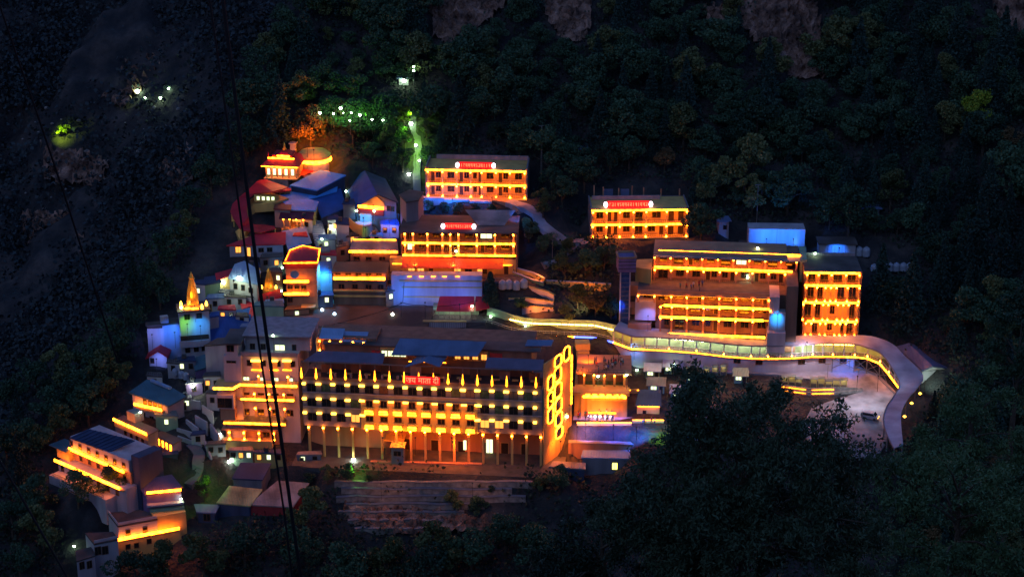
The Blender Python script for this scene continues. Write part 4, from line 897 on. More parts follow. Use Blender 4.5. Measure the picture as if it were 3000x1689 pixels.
for i, (x0, yt, x1, yb, hp, wl, rf_, wh, nw) in enumerate(LANE):
    sk = (-6, 4, 8, -3)[i % 4]; sl_ = 0.0 if rf_ in ("flat_roof", "brown_roof") else .35
    r, Fc, T = block("lane_house", "small house " + wh, "house", [(x0, yt + sk * .3), (x1, yt - sk * .3), (x1 - 4 + sk * .4, yt - hp - 3), (x0 + 5 + sk * .4, yt - hp)], (x0 + 2, yb), (0, sl_), wl, rf_, over=.25, padm=3)
    for k in range(nw):
        u, z = Fc.uz(x0 + (x1 - x0) * (k + .5) / nw, yt + (yb - yt) * .42); window(r, Fc, u, z - .6, .9, 1.2, 0, "window_pale" if (i + k) % 5 == 0 else ("window_lit" if (i + k) % 7 == 3 else "glass_dark"))
    if i % 3 == 0: q = (T[2] + T[3]) / 2 * .5 + (T[0] + T[1]) / 2 * .5; MB().bar(q + V((-.5, 0, .1)), q + V((-.5, 0, 1.0)), 1.0, .9).build("roof_tank", "tank_black", r)
    if i % 2 == 0 and rf_ == 'flat_roof': railing(r, Fc, 0.1, (T[1] - T[0]).length - .1, T[0].z + .02, .1, .8, 'rail_metal', .5)
    if i % 4 == 1: door(r, Fc, Fc.U(x0 + (x1 - x0) * .2, yb - 8), Fc.Z(x0, yb), .8, 1.8, 0)
# stairs in the lane below the navy hall
r = root("stairway", "pale stairs in the lane running down under the navy hall", "stairway", hill(915, 690))
q0, q1 = hill(925, 655), hill(948, 735)
for k in range(14):
    p = q0.lerp(q1, k / 13); MB().bar(p + V((-1.6, 0, .3)), p + V((1.6, 0, .3)), .9, .9).build("step", "wall_white", r)

# ================================================================== lower left houses
r, Fc, T = block("teal_house", "grey house under a dark teal roof with one short amber strip, upper left slope", "house", [(387, 1148), (490, 1183), (537, 1158), (500, 1140), (437, 1114)], (391, 1212), (0, .25), "wall_white", "roof_teal", over=.8)
facewin(r, Fc, [(425, 1176), (440, 1181), (455, 1187), (470, 1191)], .9, 1.3)
u0, z = Fc.uz(393, 1182, -.9); u1 = Fc.U(475, 1214, -.9)
Fc.part("light_strip", r, "light_amber", u0, u1, z - .3, z + .3, -1.1, -.9); Fc.part("balcony", r, "wall_cream", u0, u1, z - 1.1, z - .4, -.85, 0)
facewin(r, Fc, [(420, 1216), (445, 1228), (462, 1240)], 1.0, 1.5)
mb = MB(); mb.bar(T[4] + (T[3] - T[4]) * .1 + V((0, 0, .3)), T[3] + V((0, 0, .3)), .9, .4); mb.build("ridge_cap", "roof_pale", r)
r, Fc, T = block("strip_house", "flat roofed house with one long sloping amber strip, middle of left slope", "house", [(336, 1229), (432, 1272), (462, 1256), (365, 1216)], (340, 1290), (0, 0), "wall_grey", "flat_roof")
u0, z = Fc.uz(333, 1227, -.4); u1 = Fc.U(430, 1268, -.4); Fc.part("light_strip", r, "light_amber", u0, u1, z - .3, z + .3, -.6, -.4); Fc.part("fascia", r, "wall_cream", u0, u1, z - 1.7, z - .3, -.3, -.02)
facewin(r, Fc, [(368, 1265), (385, 1273), (402, 1281), (418, 1288)], .9, 1.4)
FP = Fc.P; Fc.part("roof_room", r, "wall_grey", 2, 5, T[0].z, T[0].z + 2.2, 2.0, 4.5)
r, Fc, T = block("arch_gate", "small box house with a row of tiny lit amber arches by the bend", "gate", [(450, 1272), (505, 1300), (530, 1284), (475, 1262)], (452, 1305), (0, 0), "wall_plum", "flat_roof")
for q in lin(0.08, .92, 5):
    u = Fc.U(450 + 55 * q, 1286 + 26 * q); z = Fc.Z(450, 1284); Fc.part("arch_light", r, "light_amber_soft", u - .28, u + .28, z - .9, z + .7, -.12, 0)
# slate roofed lodge on the left, three stepped floors
G = hill(165, 1400); F = Face(G, (math.cos(R(-40)), math.sin(R(-40)))); r = root("slate_lodge", "slate roofed lodge with two long sloping amber strips at the left edge", "lodge", G)
U_, Z_ = F.U, F.Z; pad(F, -1, U_(349, 1406) + 5, -4, 12, None, 4)
zA_, zB_, zC_ = Z_(162, 1347), Z_(203, 1310, 2.5), Z_(203, 1279, 2.5)
uE = U_(349, 1406)
F.part("lower_wall", r, "wall_white", 0.5, uE + 1.5, G.z - 3, zA_, 0.5, 10); F.part("middle_wall", r, "wall_pink", U_(203, 1320, 2.5), U_(378, 1375, 2.5), zA_, zB_, 2.9, 11); F.part("upper_wall", r, "wall_white", U_(203, 1290, 2.5), U_(372, 1340, 2.5), zB_, zC_, 2.9, 11)
F.part("light_strip", r, "light_amber", 0, uE, zA_ - .3, zA_ + .3, -.2, 0); F.part("floor_slab", r, "wall_cream", 0, uE + 1, zA_ - .6, zA_ - .3, 0, 3)
u0, u1 = U_(203, 1310, 2.3), U_(363, 1359, 2.3); F.part("light_strip", r, "light_amber", u0, u1, zB_ - .3, zB_ + .3, 2.0, 2.2); F.part("floor_slab", r, "wall_cream", u0, u1, zB_ - .6, zB_ - .3, 2.2, 3.0)
F.part("base_terrace", r, "wall_white", U_(143, 1390, -2.5), uE - 2, G.z - 4, Z_(143, 1390, -2.5), -2.5, .5); railing(r, F, U_(150, 1390, -2.5), uE - 3, Z_(143, 1390, -2.5), -2.3, .8, "rail_metal")
for q in lin(.05, .95, 7): 
    uu = U_(205, 1335, 2.9) + (U_(372, 1370, 2.9) - U_(205, 1335, 2.9)) * q; window(r, F, uu, zB_ - 2.3, .9, 1.3, 2.9); window(r, F, uu, zB_ + .5, .9, 1.1, 2.9); window(r, F, .9 + (uE - 1.4) * q, zA_ - 2.3, .9, 1.3, .5)
Tq = [atZ(203, 1281, zC_), atZ(318, 1323, zC_)]; q2 = [atZ(395, 1289, zC_ + 1.8), atZ(259, 1255, zC_ + 1.8)]
q = Tq + q2; MB().prism(q, [p + V((0, 0, -.2)) for p in q]).build("roof", "roof_slate", r)
for k in range(9):
    t = (k + .5) / 9; mb = MB(); mb.bar(q[0].lerp(q[1], t) + V((0, 0, .06)), q[3].lerp(q[2], t) + V((0, 0, .06)), .12, .14); mb.build("roof_rib", "roof_slate", r)
F.part("side_block", r, "wall_navy", U_(381, 1370, 3), U_(381, 1370, 3) + 2.6, G.z - 3, Z_(381, 1335, 3), 3.5, 10)
F.part("side_porch", r, "wall_cream", U_(168, 1335, 1.5), U_(203, 1345, 1.5), zA_, zA_ + 2.6, 1.5, 4); F.part("porch_roof", r, "roof_teal", U_(155, 1325, 1.5), U_(203, 1335, 1.5), zA_ + 2.6, zA_ + 2.8, .6, 5)
# terraced white house at the bottom left
r, Fc, T = block("plum_roof_house", "tall house with a plum sheet roof lit red along its lower edge", "house", [(428, 1444), (530, 1425), (499, 1391), (395, 1409)], (436, 1562), (0, .5), "wall_plum", "roof_plum")
u0, z = Fc.uz(430, 1443, -.5); u1 = Fc.U(530, 1424, -.5); Fc.part("light_strip", r, "light_amber", u0, u1, z - .15, z + .3, -.75, -.5)
z = Fc.Z(436, 1478, -.4); Fc.part("floor_slab", r, "wall_white", Fc.U(430, 1478), Fc.U(537, 1462), z - .2, z + .2, -1.2, 0)
u0, z = Fc.uz(459, 1513, -1.2); u1 = Fc.U(541, 1499, -1.2); Fc.part("light_strip", r, "light_amber", u0, u1, z - .25, z + .3, -1.4, -1.2); Fc.part("balcony", r, "wall_green", Fc.U(440, 1500), u1, z + .3, z + 1.6, -1.0, -.02)  # balcony's green colour stands in for green light on this floor
r, Fc, T = block("terrace_house", "flat roofed white house with the longest amber strip, below the plum roof", "house", [(346, 1540), (460, 1519), (425, 1490), (316, 1501)], (350, 1640), (0, 0), "wall_white", "flat_roof", over=.1)
u0, z = Fc.uz(335, 1581, -.6); u1 = Fc.U(525, 1540, -.6); Fc.part("light_strip", r, "light_amber", u0, u1, z - .3, z + .3, -.8, -.6); Fc.part("floor_slab", r, "wall_cream", u0, u1, z - .6, z - .3, -.6, 3)
Fc.part("right_wall", r, "wall_cream", Fc.U(455, 1560), Fc.U(548, 1540), Fc.Z(455, 1640), z + 3.2, .3, 6); Fc.part("lower_wall", r, "wall_cream", Fc.U(345, 1600), Fc.U(530, 1570), Fc.Z(350, 1650), z - .6, -.4, .3)
facewin(r, Fc, [(375, 1558), (425, 1550)], .9, 1.2); facewin(r, Fc, [(375, 1600), (400, 1596), (437, 1584)], .9, 1.1, d=-.4)
for e in (0, 1, 2): pass
MB().bar(T[0] + V((0, 0, .5)), T[1] + V((0, 0, .5)), .15, .6).build("parapet", "wall_white", r); MB().bar(T[3] + V((0, 0, .5)), T[0] + V((0, 0, .5)), .15, .6).build("parapet", "wall_white", r)
r, Fc, T = block("annex_house", "lowest white house, half hidden by trees in the bottom left corner", "house", [(276, 1592), (345, 1578), (330, 1556), (250, 1560)], (280, 1689), (0, 0), "wall_white", "flat_roof", over=.1)
facewin(r, Fc, [(287, 1612), (308, 1610)], 1.2, 1.8); MB().bar(T[0] + V((0, 0, .5)), T[1] + V((0, 0, .5)), .15, .6).build("parapet", "wall_white", r)
r, Fc, T = block("annex_house", "small white outhouse with a white lamp over its steps, bottom left corner", "house", [(225, 1642), (278, 1625), (268, 1600), (222, 1612)], (232, 1740), (0, 0), "wall_white", "flat_roof", over=.1)
facewin(r, Fc, [(240, 1655), (262, 1652)], 1.0, 1.6)
# sheds below the lodge
block("workshop", "slate blue shed with a framed front, left of the bare slope under the main lodge", "shed", [(683, 1398), (766, 1402), (791, 1357), (708, 1356)], (686, 1428), (0, .4), "wall_grey", "roof_slate")
block("yellow_shed", "shed with a patchy yellow green sheet roof at the foot of the town", "shed", [(638, 1470), (730, 1478), (765, 1433), (674, 1424)], (642, 1505), (0, .4), "wall_navy", "roof_yellow")
block("grey_shed", "shed with a worn grey sheet roof half under the tree at the town's foot", "shed", [(734, 1475), (856, 1481), (902, 1415), (814, 1410)], (740, 1508), (0, .4), "wall_red", "roof_rust")
r, Fc, T = block("pump_hut", "small blue roofed hut between the terraced white house and the yellow shed", "hut", [(580, 1497), (628, 1499), (640, 1478), (572, 1476)], (582, 1530), (0, .2), "wall_navy", "roof_steel")
facewin(r, Fc, [(606, 1514)], 1.4, 1.6, "glass_dark")
block("grey_rear_house", "long unlit grey house behind the left lodge, under the dark flat roof", "house", [(600, 1010), (700, 1003), (716, 985), (640, 990)], (606, 1120), (0, 0), "wall_white", "flat_roof")
block("green_shed", "dark green sheet roofed shed leaning by the stairs left of the lodge", "shed", [(574, 1082), (628, 1065), (616, 1034), (565, 1050)], (578, 1110), (0, .4), "wall_plum", "roof_teal")
# zig-zag stair walls
r = root("stairway", "zig zag white walled stairway climbing left of the stacked strip lodge", "stairway", hill(570, 1260))
for (x0, y0, x1, y1, h) in ((548, 1166, 588, 1174, 26), (592, 1184, 624, 1204, 28), (572, 1214, 606, 1234, 28), (545, 1226, 580, 1252, 24), (518, 1252, 588, 1272, 18), (616, 1238, 640, 1272, 26), (600, 1290, 618, 1340, 20), (520, 1275, 590, 1300, 12)):
    a, b = hill(x0, y0 + h), hill(x1, y1 + h); hh = h / 12.6; nn = V((-(b - a).y, (b - a).x, 0)).normalized() * .4; up = V((0, 0, hh)); dd = V((0, 0, -1.5))
    MB().hexa([a + dd, b + dd, b + nn + dd, a + nn + dd, a + up, b + up, b + nn + up, a + nn + up]).build("stair_wall", "wall_white", r)
    nn2 = nn * 5; MB().hexa([a + nn + dd, b + nn + dd, b + nn2 + dd, a + nn2 + dd, a + nn + V((0, 0, .3)), b + nn + V((0, 0, .3)), b + nn2 + V((0, 0, .5)), a + nn2 + V((0, 0, .5))]).build("landing", "concrete", r)

# ================================================================== middle: dark flat roof, walls, pavilion, steps
r, Fc, T = block("market_hall", "broad dark brown flat roof in the centre, behind the white lodge", "hall", [(720, 994), (905, 998), (985, 944), (1238, 975), (1285, 884), (880, 878), (850, 905), (770, 940)], (730, 1050), (0, .12), "wall_grey", "brown_roof", extra=6)
facewin(r, Fc, [(745, 1018), (790, 1019)], 1.0, 1.2)
MB().bar(T[0] + V((0, -.2, .05)), T[1] + V((0, -.2, .05)), .4, .5).build("eave", "wall_white", r)
for px, py in ((980, 921), (944, 909), (800, 980), (1150, 922)):
    q = onplane(px, py, T[0], V((0, -.12, 1)).normalized()); mb = MB(); mb.lathe(q, [(.3, 0), (.35, .3), (.05, .6)], 8); mb.build("roof_light", "lamp_bluewhite" if px in (980, 944) else "lamp_small", r)
F = site(1150, 884, -1); r = root("retaining_wall", "tall violet and blue lit retaining wall under the middle lodge's terrace", "retaining wall", F.O)
a, b = F.U(1147, 860), F.U(1412, 860); z0, z1 = F.Z(1150, 886), F.Z(1150, 806)
F.part("wall", r, "wall_white", a, b, z0 - 3, z1, 0, 3)
for i, y in enumerate((822, 840, 868)): F.part("ledge", r, "wall_cream", a + 2 + i * .5, b - (0 if i != 2 else 10), F.Z(1150, y) - .12, F.Z(1150, y) + .12, -.25, 0)
for px in (1200, 1235, 1270, 1302, 1340):
    u, z = F.uz(px, 808); F.part("eave_lamp", r, "light_amber_soft", u - .5, u + .5, z - .1, z + .05, -.5, -.2)
F = site(1225, 602, -3); r = root("retaining_wall", "low blue lit wall along the foot of the topmost lodge", "retaining wall", F.O)
P = F.P
for i, (x0, x1, yt, yb) in enumerate(((1225, 1300, 579, 594), (1300, 1375, 583, 600), (1375, 1440, 587, 606))):
    u0, u1 = F.U(x0, yt, -.5 * i), F.U(x1, yt, -.5 * i); F.part("wall_panel", r, "wall_white", u0, u1, F.Z(x0, yb) - 2, F.Z(x0, yt), -.3 * i, 1.5)
r, Fc, T = block("garden_hall", "dark stepped roofed block between the topmost and middle lodges", "building", [(1182, 662), (1300, 664), (1300, 634), (1195, 630)], (1184, 690), (0, .1), "wall_brown", "flat_roof")
for y in (640, 655):
    q0, q1 = onplane(1198, y, T[0], V((0, -.1, 1)).normalized()), onplane(1290, y + 1, T[0], V((0, -.1, 1)).normalized()); MB().bar(q0 + V((0, 0, .2)), q1 + V((0, 0, .2)), .25, .4).build("ledge", "parapet", r)
r, Fc, T = block("narrow_house", "tall narrow grey house left of the dark stepped roof", "house", [(1172, 570), (1190, 590), (1225, 585), (1240, 562), (1200, 556)], (1175, 690), (0, 0), "wall_grey", "flat_roof")
# red roofed pavilion on the walkway
F = site(1268, 936, -2); r = root("ticket_pavilion", "pavilion with a dark red roof and pale lit glass front, where the walkway starts", "pavilion", F.O)
a, b = F.U(1266, 920), F.U(1400, 920); z0, z1 = F.Z(1268, 934), F.Z(1268, 909); pad(F, a, b, -2, 8, None, 4)
F.part("floor_slab", r, "concrete", a - 1, b + 2, z0 - 3, z0, -2.0, 7); F.part("back_wall", r, "wall_green", a, b, z0, z1, 3.2, 6)
for q in lin(a + .2, b - .2, 9): F.part("post", r, "rail_metal", q - .09, q + .09, z0, z1, 0, .18)
railing(r, F, a, b, z0, -.1, .9, "rail_metal", .6)
sheet("roof", r, F, F.U(1278, 908), F.U(1390, 908), -.6, z1 + .1, 6.5, z1 + 2.0, "roof_red", e0=.6, e1=.4)
q = [F.P(F.U(1393, 900), -.4, z1 + .3), F.P(F.U(1433, 890), 1.5, z1 + .3), F.P(F.U(1418, 880), 7, z1 + 2.0), F.P(F.U(1390, 890), 6.5, z1 + 2.0)]
MB().prism(q, [p + V((0, 0, -.2)) for p in q]).build("roof", "roof_red", r)
F.part("ceiling_emitter", r, "lamp_small", a + 1, b - 1, z1 - .25, z1 - .1, 1.6, 1.8)
F = site(1240, 968, -2); r = root("ribbed_wall", "long pale ribbed wall below the red roofed pavilion", "wall", F.O)
a, b = F.U(1240, 955), F.U(1365, 955); z0, z1 = F.Z(1240, 968), F.Z(1240, 942); F.part("wall", r, "wall_white", a, b, z0 - 3, z1, 0, .6); F.part("coping", r, "wall_cream", a - .1, b + .1, z1, z1 + .2, -.15, .75)
for i in range(20): F.part("rib", r, "wall_grey", a + (b - a) * (i + .3) / 20, a + (b - a) * (i + .5) / 20, z0 - .5, z1 - .1, -.08, 0)
# orange lit ramp walls right of the middle lodge
tiers = [((1480, 858), (1545, 862), (1600, 876), (1622, 888), 24, "upper"), ((1490, 890), (1540, 888), (1590, 895), (1621, 900), 16, "middle"), ((1530, 915), (1560, 910), (1590, 912), (1621, 915), 13, "lowest")]
for (*pts, h, w_) in tiers:
    r = root("ramp_wall", f"orange lit curved ramp wall, {w_} of the three tiers right of the middle lodge", "wall", hill(*pts[0]), "ramp walls")
    q = [hill(px, py) for px, py in pts]; curvewall("wall", r, q, h / 12.0, .5, "wall_white", 2.0); curvewall("coping", r, [p + V((0, -.1, h / 12.0)) for p in q], .18, .75, "wall_cream", 0.0)
for i, (pts, nm) in enumerate(((((1515, 790), (1560, 803), (1596, 820)), "upper orange lit parapet of the ramp leaving the middle lodge's terrace"), (((1500, 800), (1555, 822), (1592, 832)), "lower orange lit parapet of the ramp leaving the middle lodge's terrace"), (((1600, 826), (1690, 830), (1790, 836)), "level orange lit parapet behind the garden trees, left of the lift tower"))):
    q = [hill(px, py + 10) for px, py in pts]; r = root("ramp_parapet", nm, "parapet", q[0]); curvewall("wall", r, q, 1.2, .4, "wall_cream", 2.0); curvewall("coping", r, [p + V((0, -.08, 1.2)) for p in q], .16, .6, "wall_white", 0.0)
# blue and grey path winding up past the garden
# lift tower
F = site(1812, 962, 4); r = root("lift_tower", "slim lift tower with blue glass shaft and a wider banded head", "tower", F.O); W = F.U(1866, 840) - F.U(1812, 840)
z0, zt = F.Z(1812, 962), F.Z(1808, 757); zh = F.Z(1808, 797)
F.part("glass_shaft", r, "glass_blue", .4, 2.4, z0 - 2, zh, .1, 2.4); 
for u in (0.1, 2.4): F.part("corner_post", r, "wall_white", u, u + .3, z0 - 2, zh, 0, .3)
for i in range(13): F.part("band", r, "wall_grey", .4, 2.4, z0 + (zh - z0) * (i + .5) / 13, z0 + (zh - z0) * (i + .5) / 13 + .06, .06, .1)
F.part("head", r, "wall_plum", -.3, 3.9, zh, zt, -.3, 4.2)
for i in range(1, 4): F.part("band", r, "door_dark", -.32, 3.92, zh + (zt - zh) * i / 4, zh + (zt - zh) * i / 4 + .15, -.34, 4.2)
mb = MB(); P = F.P
for (p, q) in (((-.3, -.3), (3.9, -.3)), ((3.9, -.3), (3.9, 4.2)), ((3.9, 4.2), (-.3, 4.2)), ((-.3, 4.2), (-.3, -.3))): mb.bar(P(p[0], p[1], zt + .2), P(q[0], q[1], zt + .2), .4, .4)
mb.build("roof_rim", "wall_pink", r); F.part("bridge", r, "wall_pink", 2.8, 7, F.Z(1840, 875), F.Z(1840, 845), 2, 5); F.part("bridge", r, "wall_pink", 2.8, 7, F.Z(1840, 925), F.Z(1840, 905), 1, 5)
# water tank wall and shed above the right lodge
F = site(2195, 735, -2); r = root("tank_wall", "long pale panel wall washed in two blue pools of light, above the right lodge", "wall", F.O)
u0, u1 = F.U(2193, 700), F.U(2358, 700); z0, z1 = F.Z(2193, 722), F.Z(2193, 670); F.part("panel", r, "wall_white", u0, u1, z0, z1, 0, 5); F.part("base", r, "concrete", u0 - 2, u1 + .5, z0 - 4, z0 - .0, -1.0, 5); pad(F, u0 - 3, u1 + 2, -5, 6, z0 - 1, 5)
F.part("joint", r, "wall_grey", (u0 + u1) / 2 - .05, (u0 + u1) / 2 + .05, z0, z1, -.04, 0); railing(r, F, u0 - 2, u1, z0, -.9, .8, "rail_metal", 1.2)
F = site(2400, 752, -2); r = root("meter_shed", "low dark shed with its middle washed bright blue, right of the tank wall", "shed", F.O)
u0, u1 = F.U(2400, 740), F.U(2506, 740); z0, z1 = F.Z(2400, 748), F.Z(2400, 715); F.part("wall", r, "wall_white", u0, u1, z0 - 3, z1, 0, 5); F.part("roof", r, "flat_roof", u0 - .4, u1 + .4, z1, z1 + .3, -.5, 5.3); F.part("plinth", r, "wall_grey", u0, u1, z0 - 3, z0, -.6, 0); pad(F, u0, u1, -2, 5, None, 4)
for i in range(6): F.part("shutter_rib", r, "wall_grey", u0 + 2 + i * .9, u0 + 2.1 + i * .9, z0, z1 - .4, -.05, 0)
# shelters far up the slope
def shelter(px, py, label, m="wall_pink", w=3.4, h=2.6):
    P = hill(px, py); Fp = Face(P, (1, .1)); r = root("hillside_hut", label, "hut", P); Fp.part("wall", r, m, -w / 2, w / 2, P.z - 2, P.z + h, 0, 3); Fp.part("roof", r, "roof_steel", -w / 2 - .6, w / 2 + .5, P.z + h, P.z + h + .25, -.8, 3.4)
    window(r, Fp, .3, P.z + .8, .8, 1.0, 0)
shelter(1700, 466, "little pale roofed hut alone on the dark slope above the garden lodge")
shelter(2120, 680, "small unlit shed among trees right of the garden lodge", "wall_white", 2.6, 3.0)
shelter(2550, 640, "faint pale roofed shed in the forest above the row of water tanks", "wall_grey", 4.5, 2.6)
shelter(1183, 246, "tiny white lit hut high on the slope beside the climbing path", "wall_white", 2.6, 1.6)
# rooftop plant behind the garden lodge
r, Fc, T = block("plant_house", "plum roofed plant house just behind the garden lodge's red sign", "building", [(1745, 592), (1985, 590), (1990, 572), (1760, 572)], (1750, 612), (0, 0), "wall_plum", "roof_plum")
for px, hh in ((1740, 45), (1767, 40), (1812, 36), (1851, 44), (1885, 38), (1936, 34), (1990, 34)):
    q = onplane(px, 585, T[0], V((0, 0, 1))); mb = MB(); mb.bar(q, q + V((0, 0, hh / 11.5)), .32, .32); mb.build("chimney", "wall_pink", r)
for px, w in ((1782, 2.4), (1830, 2.2)):
    q = onplane(px, 582, T[0], V((0, 0, 1))); mb = MB(); mb.hexa([q + V((x, y, z)) for z in (0.6, 2.6) for x, y in ((-w / 2, 0), (w / 2, 0), (w / 2, .15), (-w / 2, .15))]); mb.build("solar_panel", "roof_steel", r)
# stage front and kiosk in the right forecourt
F = site(1683, 1232, -3); r = root("stage_hall", "glowing orange hall with a pillared crowd terrace, right of the white lodge", "hall", F.O)
a, b = F.U(1682, 1190), F.U(1838, 1190); z0, z1, z2 = F.Z(1683, 1232), F.Z(1683, 1150), F.Z(1683, 1106); pad(F, a - 2, b + 2, -4, 16, None, 4)
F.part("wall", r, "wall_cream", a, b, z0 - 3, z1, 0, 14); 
for q in (a + .5, a + 2, a + 3.4, b - .6): F.part("pilaster", r, "wall_cream", q - .4, q + .4, z0, z1 - .4, -.4, 0)
F.part("cornice", r, "wall_cream", a - .6, b + .4, z1 - .3, z1 + .4, -.7, 3); F.part("ledge", r, "wall_cream", a + 3.6, b, F.Z(1683, 1172), F.Z(1683, 1168), -.35, 0)
F.part("light_strip", r, "light_amber", F.U(1708, 1160), F.U(1834, 1166), F.Z(1683, 1160), F.Z(1683, 1154), -.75, -.4)
F.part("foot_light", r, "light_amber_soft", F.U(1725, 1205), F.U(1805, 1210), F.Z(1683, 1200) - .3, F.Z(1683, 1200), -1.2, -.8)
for q in lin(1722, 1826, 6): FB = F.part("scallop", r, "light_bay", F.U(q, 1155) - .5, F.U(q, 1155) + .5, F.Z(1683, 1153), F.Z(1683, 1149), -.9, -.72)
F.part("upper_wall", r, "wall_brown", F.U(1692, 1130, 4), b, z1, z2, 5.2, 14); F.part("upper_slab", r, "wall_pink", F.U(1689, 1105, 3), F.U(1850, 1112, 3), z2 - .2, z2 + .2, 2.6, 14)
for q in (1711, 1740, 1770, 1800, 1829): column(r, F, F.U(q, 1125, 3.2), z1 + .4, z2 - .2, 3.2, .5)
facewin(r, F, [(1725, 1125), (1755, 1126), (1785, 1126), (1815, 1127)], 1.6, 1.8, "curtain_green", 5.2)
railing(r, F, F.U(1692, 1105, 3), F.U(1850, 1110, 3), z2 + .2, 2.8, .8, "rail_dark", .8)
F = site(1690, 1105, 4); r = root("stair_house", "orange lit stair house with a slanting roof behind the end wall of the lodge", "building", F.O + V((0, 4, 0)))
F.O = F.O + V((0, 4, 0)); a, b = F.U(1692, 1060), F.U(1726, 1060); F.part("wall", r, "wall_cream", a, b, F.Z(1692, 1100), F.Z(1692, 1030), 0, 5); F.part("cap", r, "wall_cream", a - .3, b + .3, F.Z(1692, 1030), F.Z(1692, 1012), 1, 4)
F.part("wing", r, "wall_cream", b, F.U(1752, 1085), F.Z(1692, 1100), F.Z(1720, 1062), 1, 5); sheet("wing_roof", r, F, b - .2, F.U(1757, 1060), -.4, F.Z(1720, 1060), 5, F.Z(1720, 1045), "roof_maroon")
F = site(1868, 1228, -3); r = root("ticket_kiosk", "small orange kiosk with one amber strip, left of the big dark tree", "kiosk", F.O); pad(F, -1, 6, -2, 6, None, 3)
a, b = F.U(1866, 1200), F.U(1932, 1200); z0, z1 = F.Z(1868, 1226), F.Z(1868, 1184); F.part("wall", r, "wall_cream", a, b, z0 - 2, z1, 0, 4); sheet("roof", r, F, a - .4, b + .4, -.9, z1 + .1, 4.4, z1 + 1.9, "roof_teal", e0=.8); strip(r, F, 1868, 1932, 1187, -.3, .4)
window(r, F, F.U(1888, 1205), z0 + .9, .7, 1.2, 0); F.part("counter", r, "wall_white", a + 1.4, a + 2.6, z0 + .6, z0 + .8, -.5, 0)
# small huts on the lodge forecourt
F = site(1146, 1350, -6); r = root("guard_booth", "small box booth with an orange top at the edge of the lodge forecourt", "booth", F.O + V((0, -3, 0)))
F.O = F.O + V((0, -3, 0)); a, b = F.U(1146, 1330), F.U(1182, 1330); z0, z1 = F.Z(1146, 1348), F.Z(1146, 1310); F.part("wall", r, "wall_grey", a, b, z0 - 1, z1, 0, 2.6); F.part("roof", r, "wall_cream", a - .25, b + .25, z1, z1 + .25, -.3, 2.9); window(r, F, (a + b) / 2, z0 + 1.3, 1.5, 1.0, 0)
F = Face(FM.P(FM.U(1120, 1280), 2.5, 0), FM.u); r = root("forecourt_cabin", "square flat topped cabin under the orange arcade of the white lodge", "cabin", FM.P(FM.U(1120, 1280), 2.5, zg)); z1 = F.Z(1120, 1290)
F.part("wall", r, "wall_brown", .2, 4.2, zg, z1, 0, 3.2); F.part("roof", r, "wall_cream", 0, 4.5, z1, z1 + .2, -.3, 3.6); window(r, F, 2.2, zg + .8, 1.6, .9, 0)
# low shed with a lit window at the right
r, Fc, T = block("watch_house", "low grey shed with one bright yellow window, front of the dark tree", "shed", [(1706, 1338), (1850, 1341), (1860, 1318), (1712, 1318)], (1712, 1385), (0, .1), "wall_grey", "roof_pale")
u, z = Fc.uz(1801, 1364); window(r, Fc, u, z - .8, 1.1, 1.6, 0, "window_yellow")
r, Fc, T = block("tin_shed", "rusty tin shed by the rubble, left of the shed with the yellow window", "shed", [(1612, 1365), (1712, 1372), (1712, 1355), (1625, 1350)], (1615, 1405), (0, .2), "wall_navy", "roof_rust")
# violet lit yard walls
F = site(1668, 1292, -4); r = root("yard_wall", "violet lit yard wall with a row of small round lights, below the crowd terrace", "wall", F.O)
a, b = F.U(1665, 1265), F.U(1990, 1275); z0, z1 = F.Z(1668, 1294), F.Z(1668, 1245); pad(F, a, b, 0, 12, z1 - .6, 4)
mb = MB(); P = F.P; q = [P(a, 0, z0 + .5), P(b, 0, z0 + .5), P(b, 5.5, z1), P(a + 1, 5.5, z1)]; mb.prism(q, [P(a, 0, z0 - 4), P(b, 0, z0 - 4), P(b, 5.5, z0 - 4), P(a + 1, 5.5, z0 - 4)]); mb.build("sloped_wall", "wall_white", r)
for q in lin(1727, 1790, 5):
    u, z = F.uz(q, 1246 + (q - 1727) * .1, 5.4); mb = MB(); mb.lathe(P(u, 5.2, z1 + .1), [(.42, 0), (.42, .12)], 10); mb.build("round_light", "lamp_pink", r)
F = site(1675, 1335, -4); r = root("yard_wall", "lower plain yard wall washed orange and violet, above the low grey shed", "wall", F.O); a, b = F.U(1665, 1320), F.U(1900, 1325); F.part("wall", r, "wall_pink", a, b, F.Z(1668, 1337) - 2, F.Z(1668, 1297), 0, 1.2); F.part("coping", r, "wall_grey", a, b, F.Z(1668, 1297), F.Z(1668, 1295), -.15, 1.4)

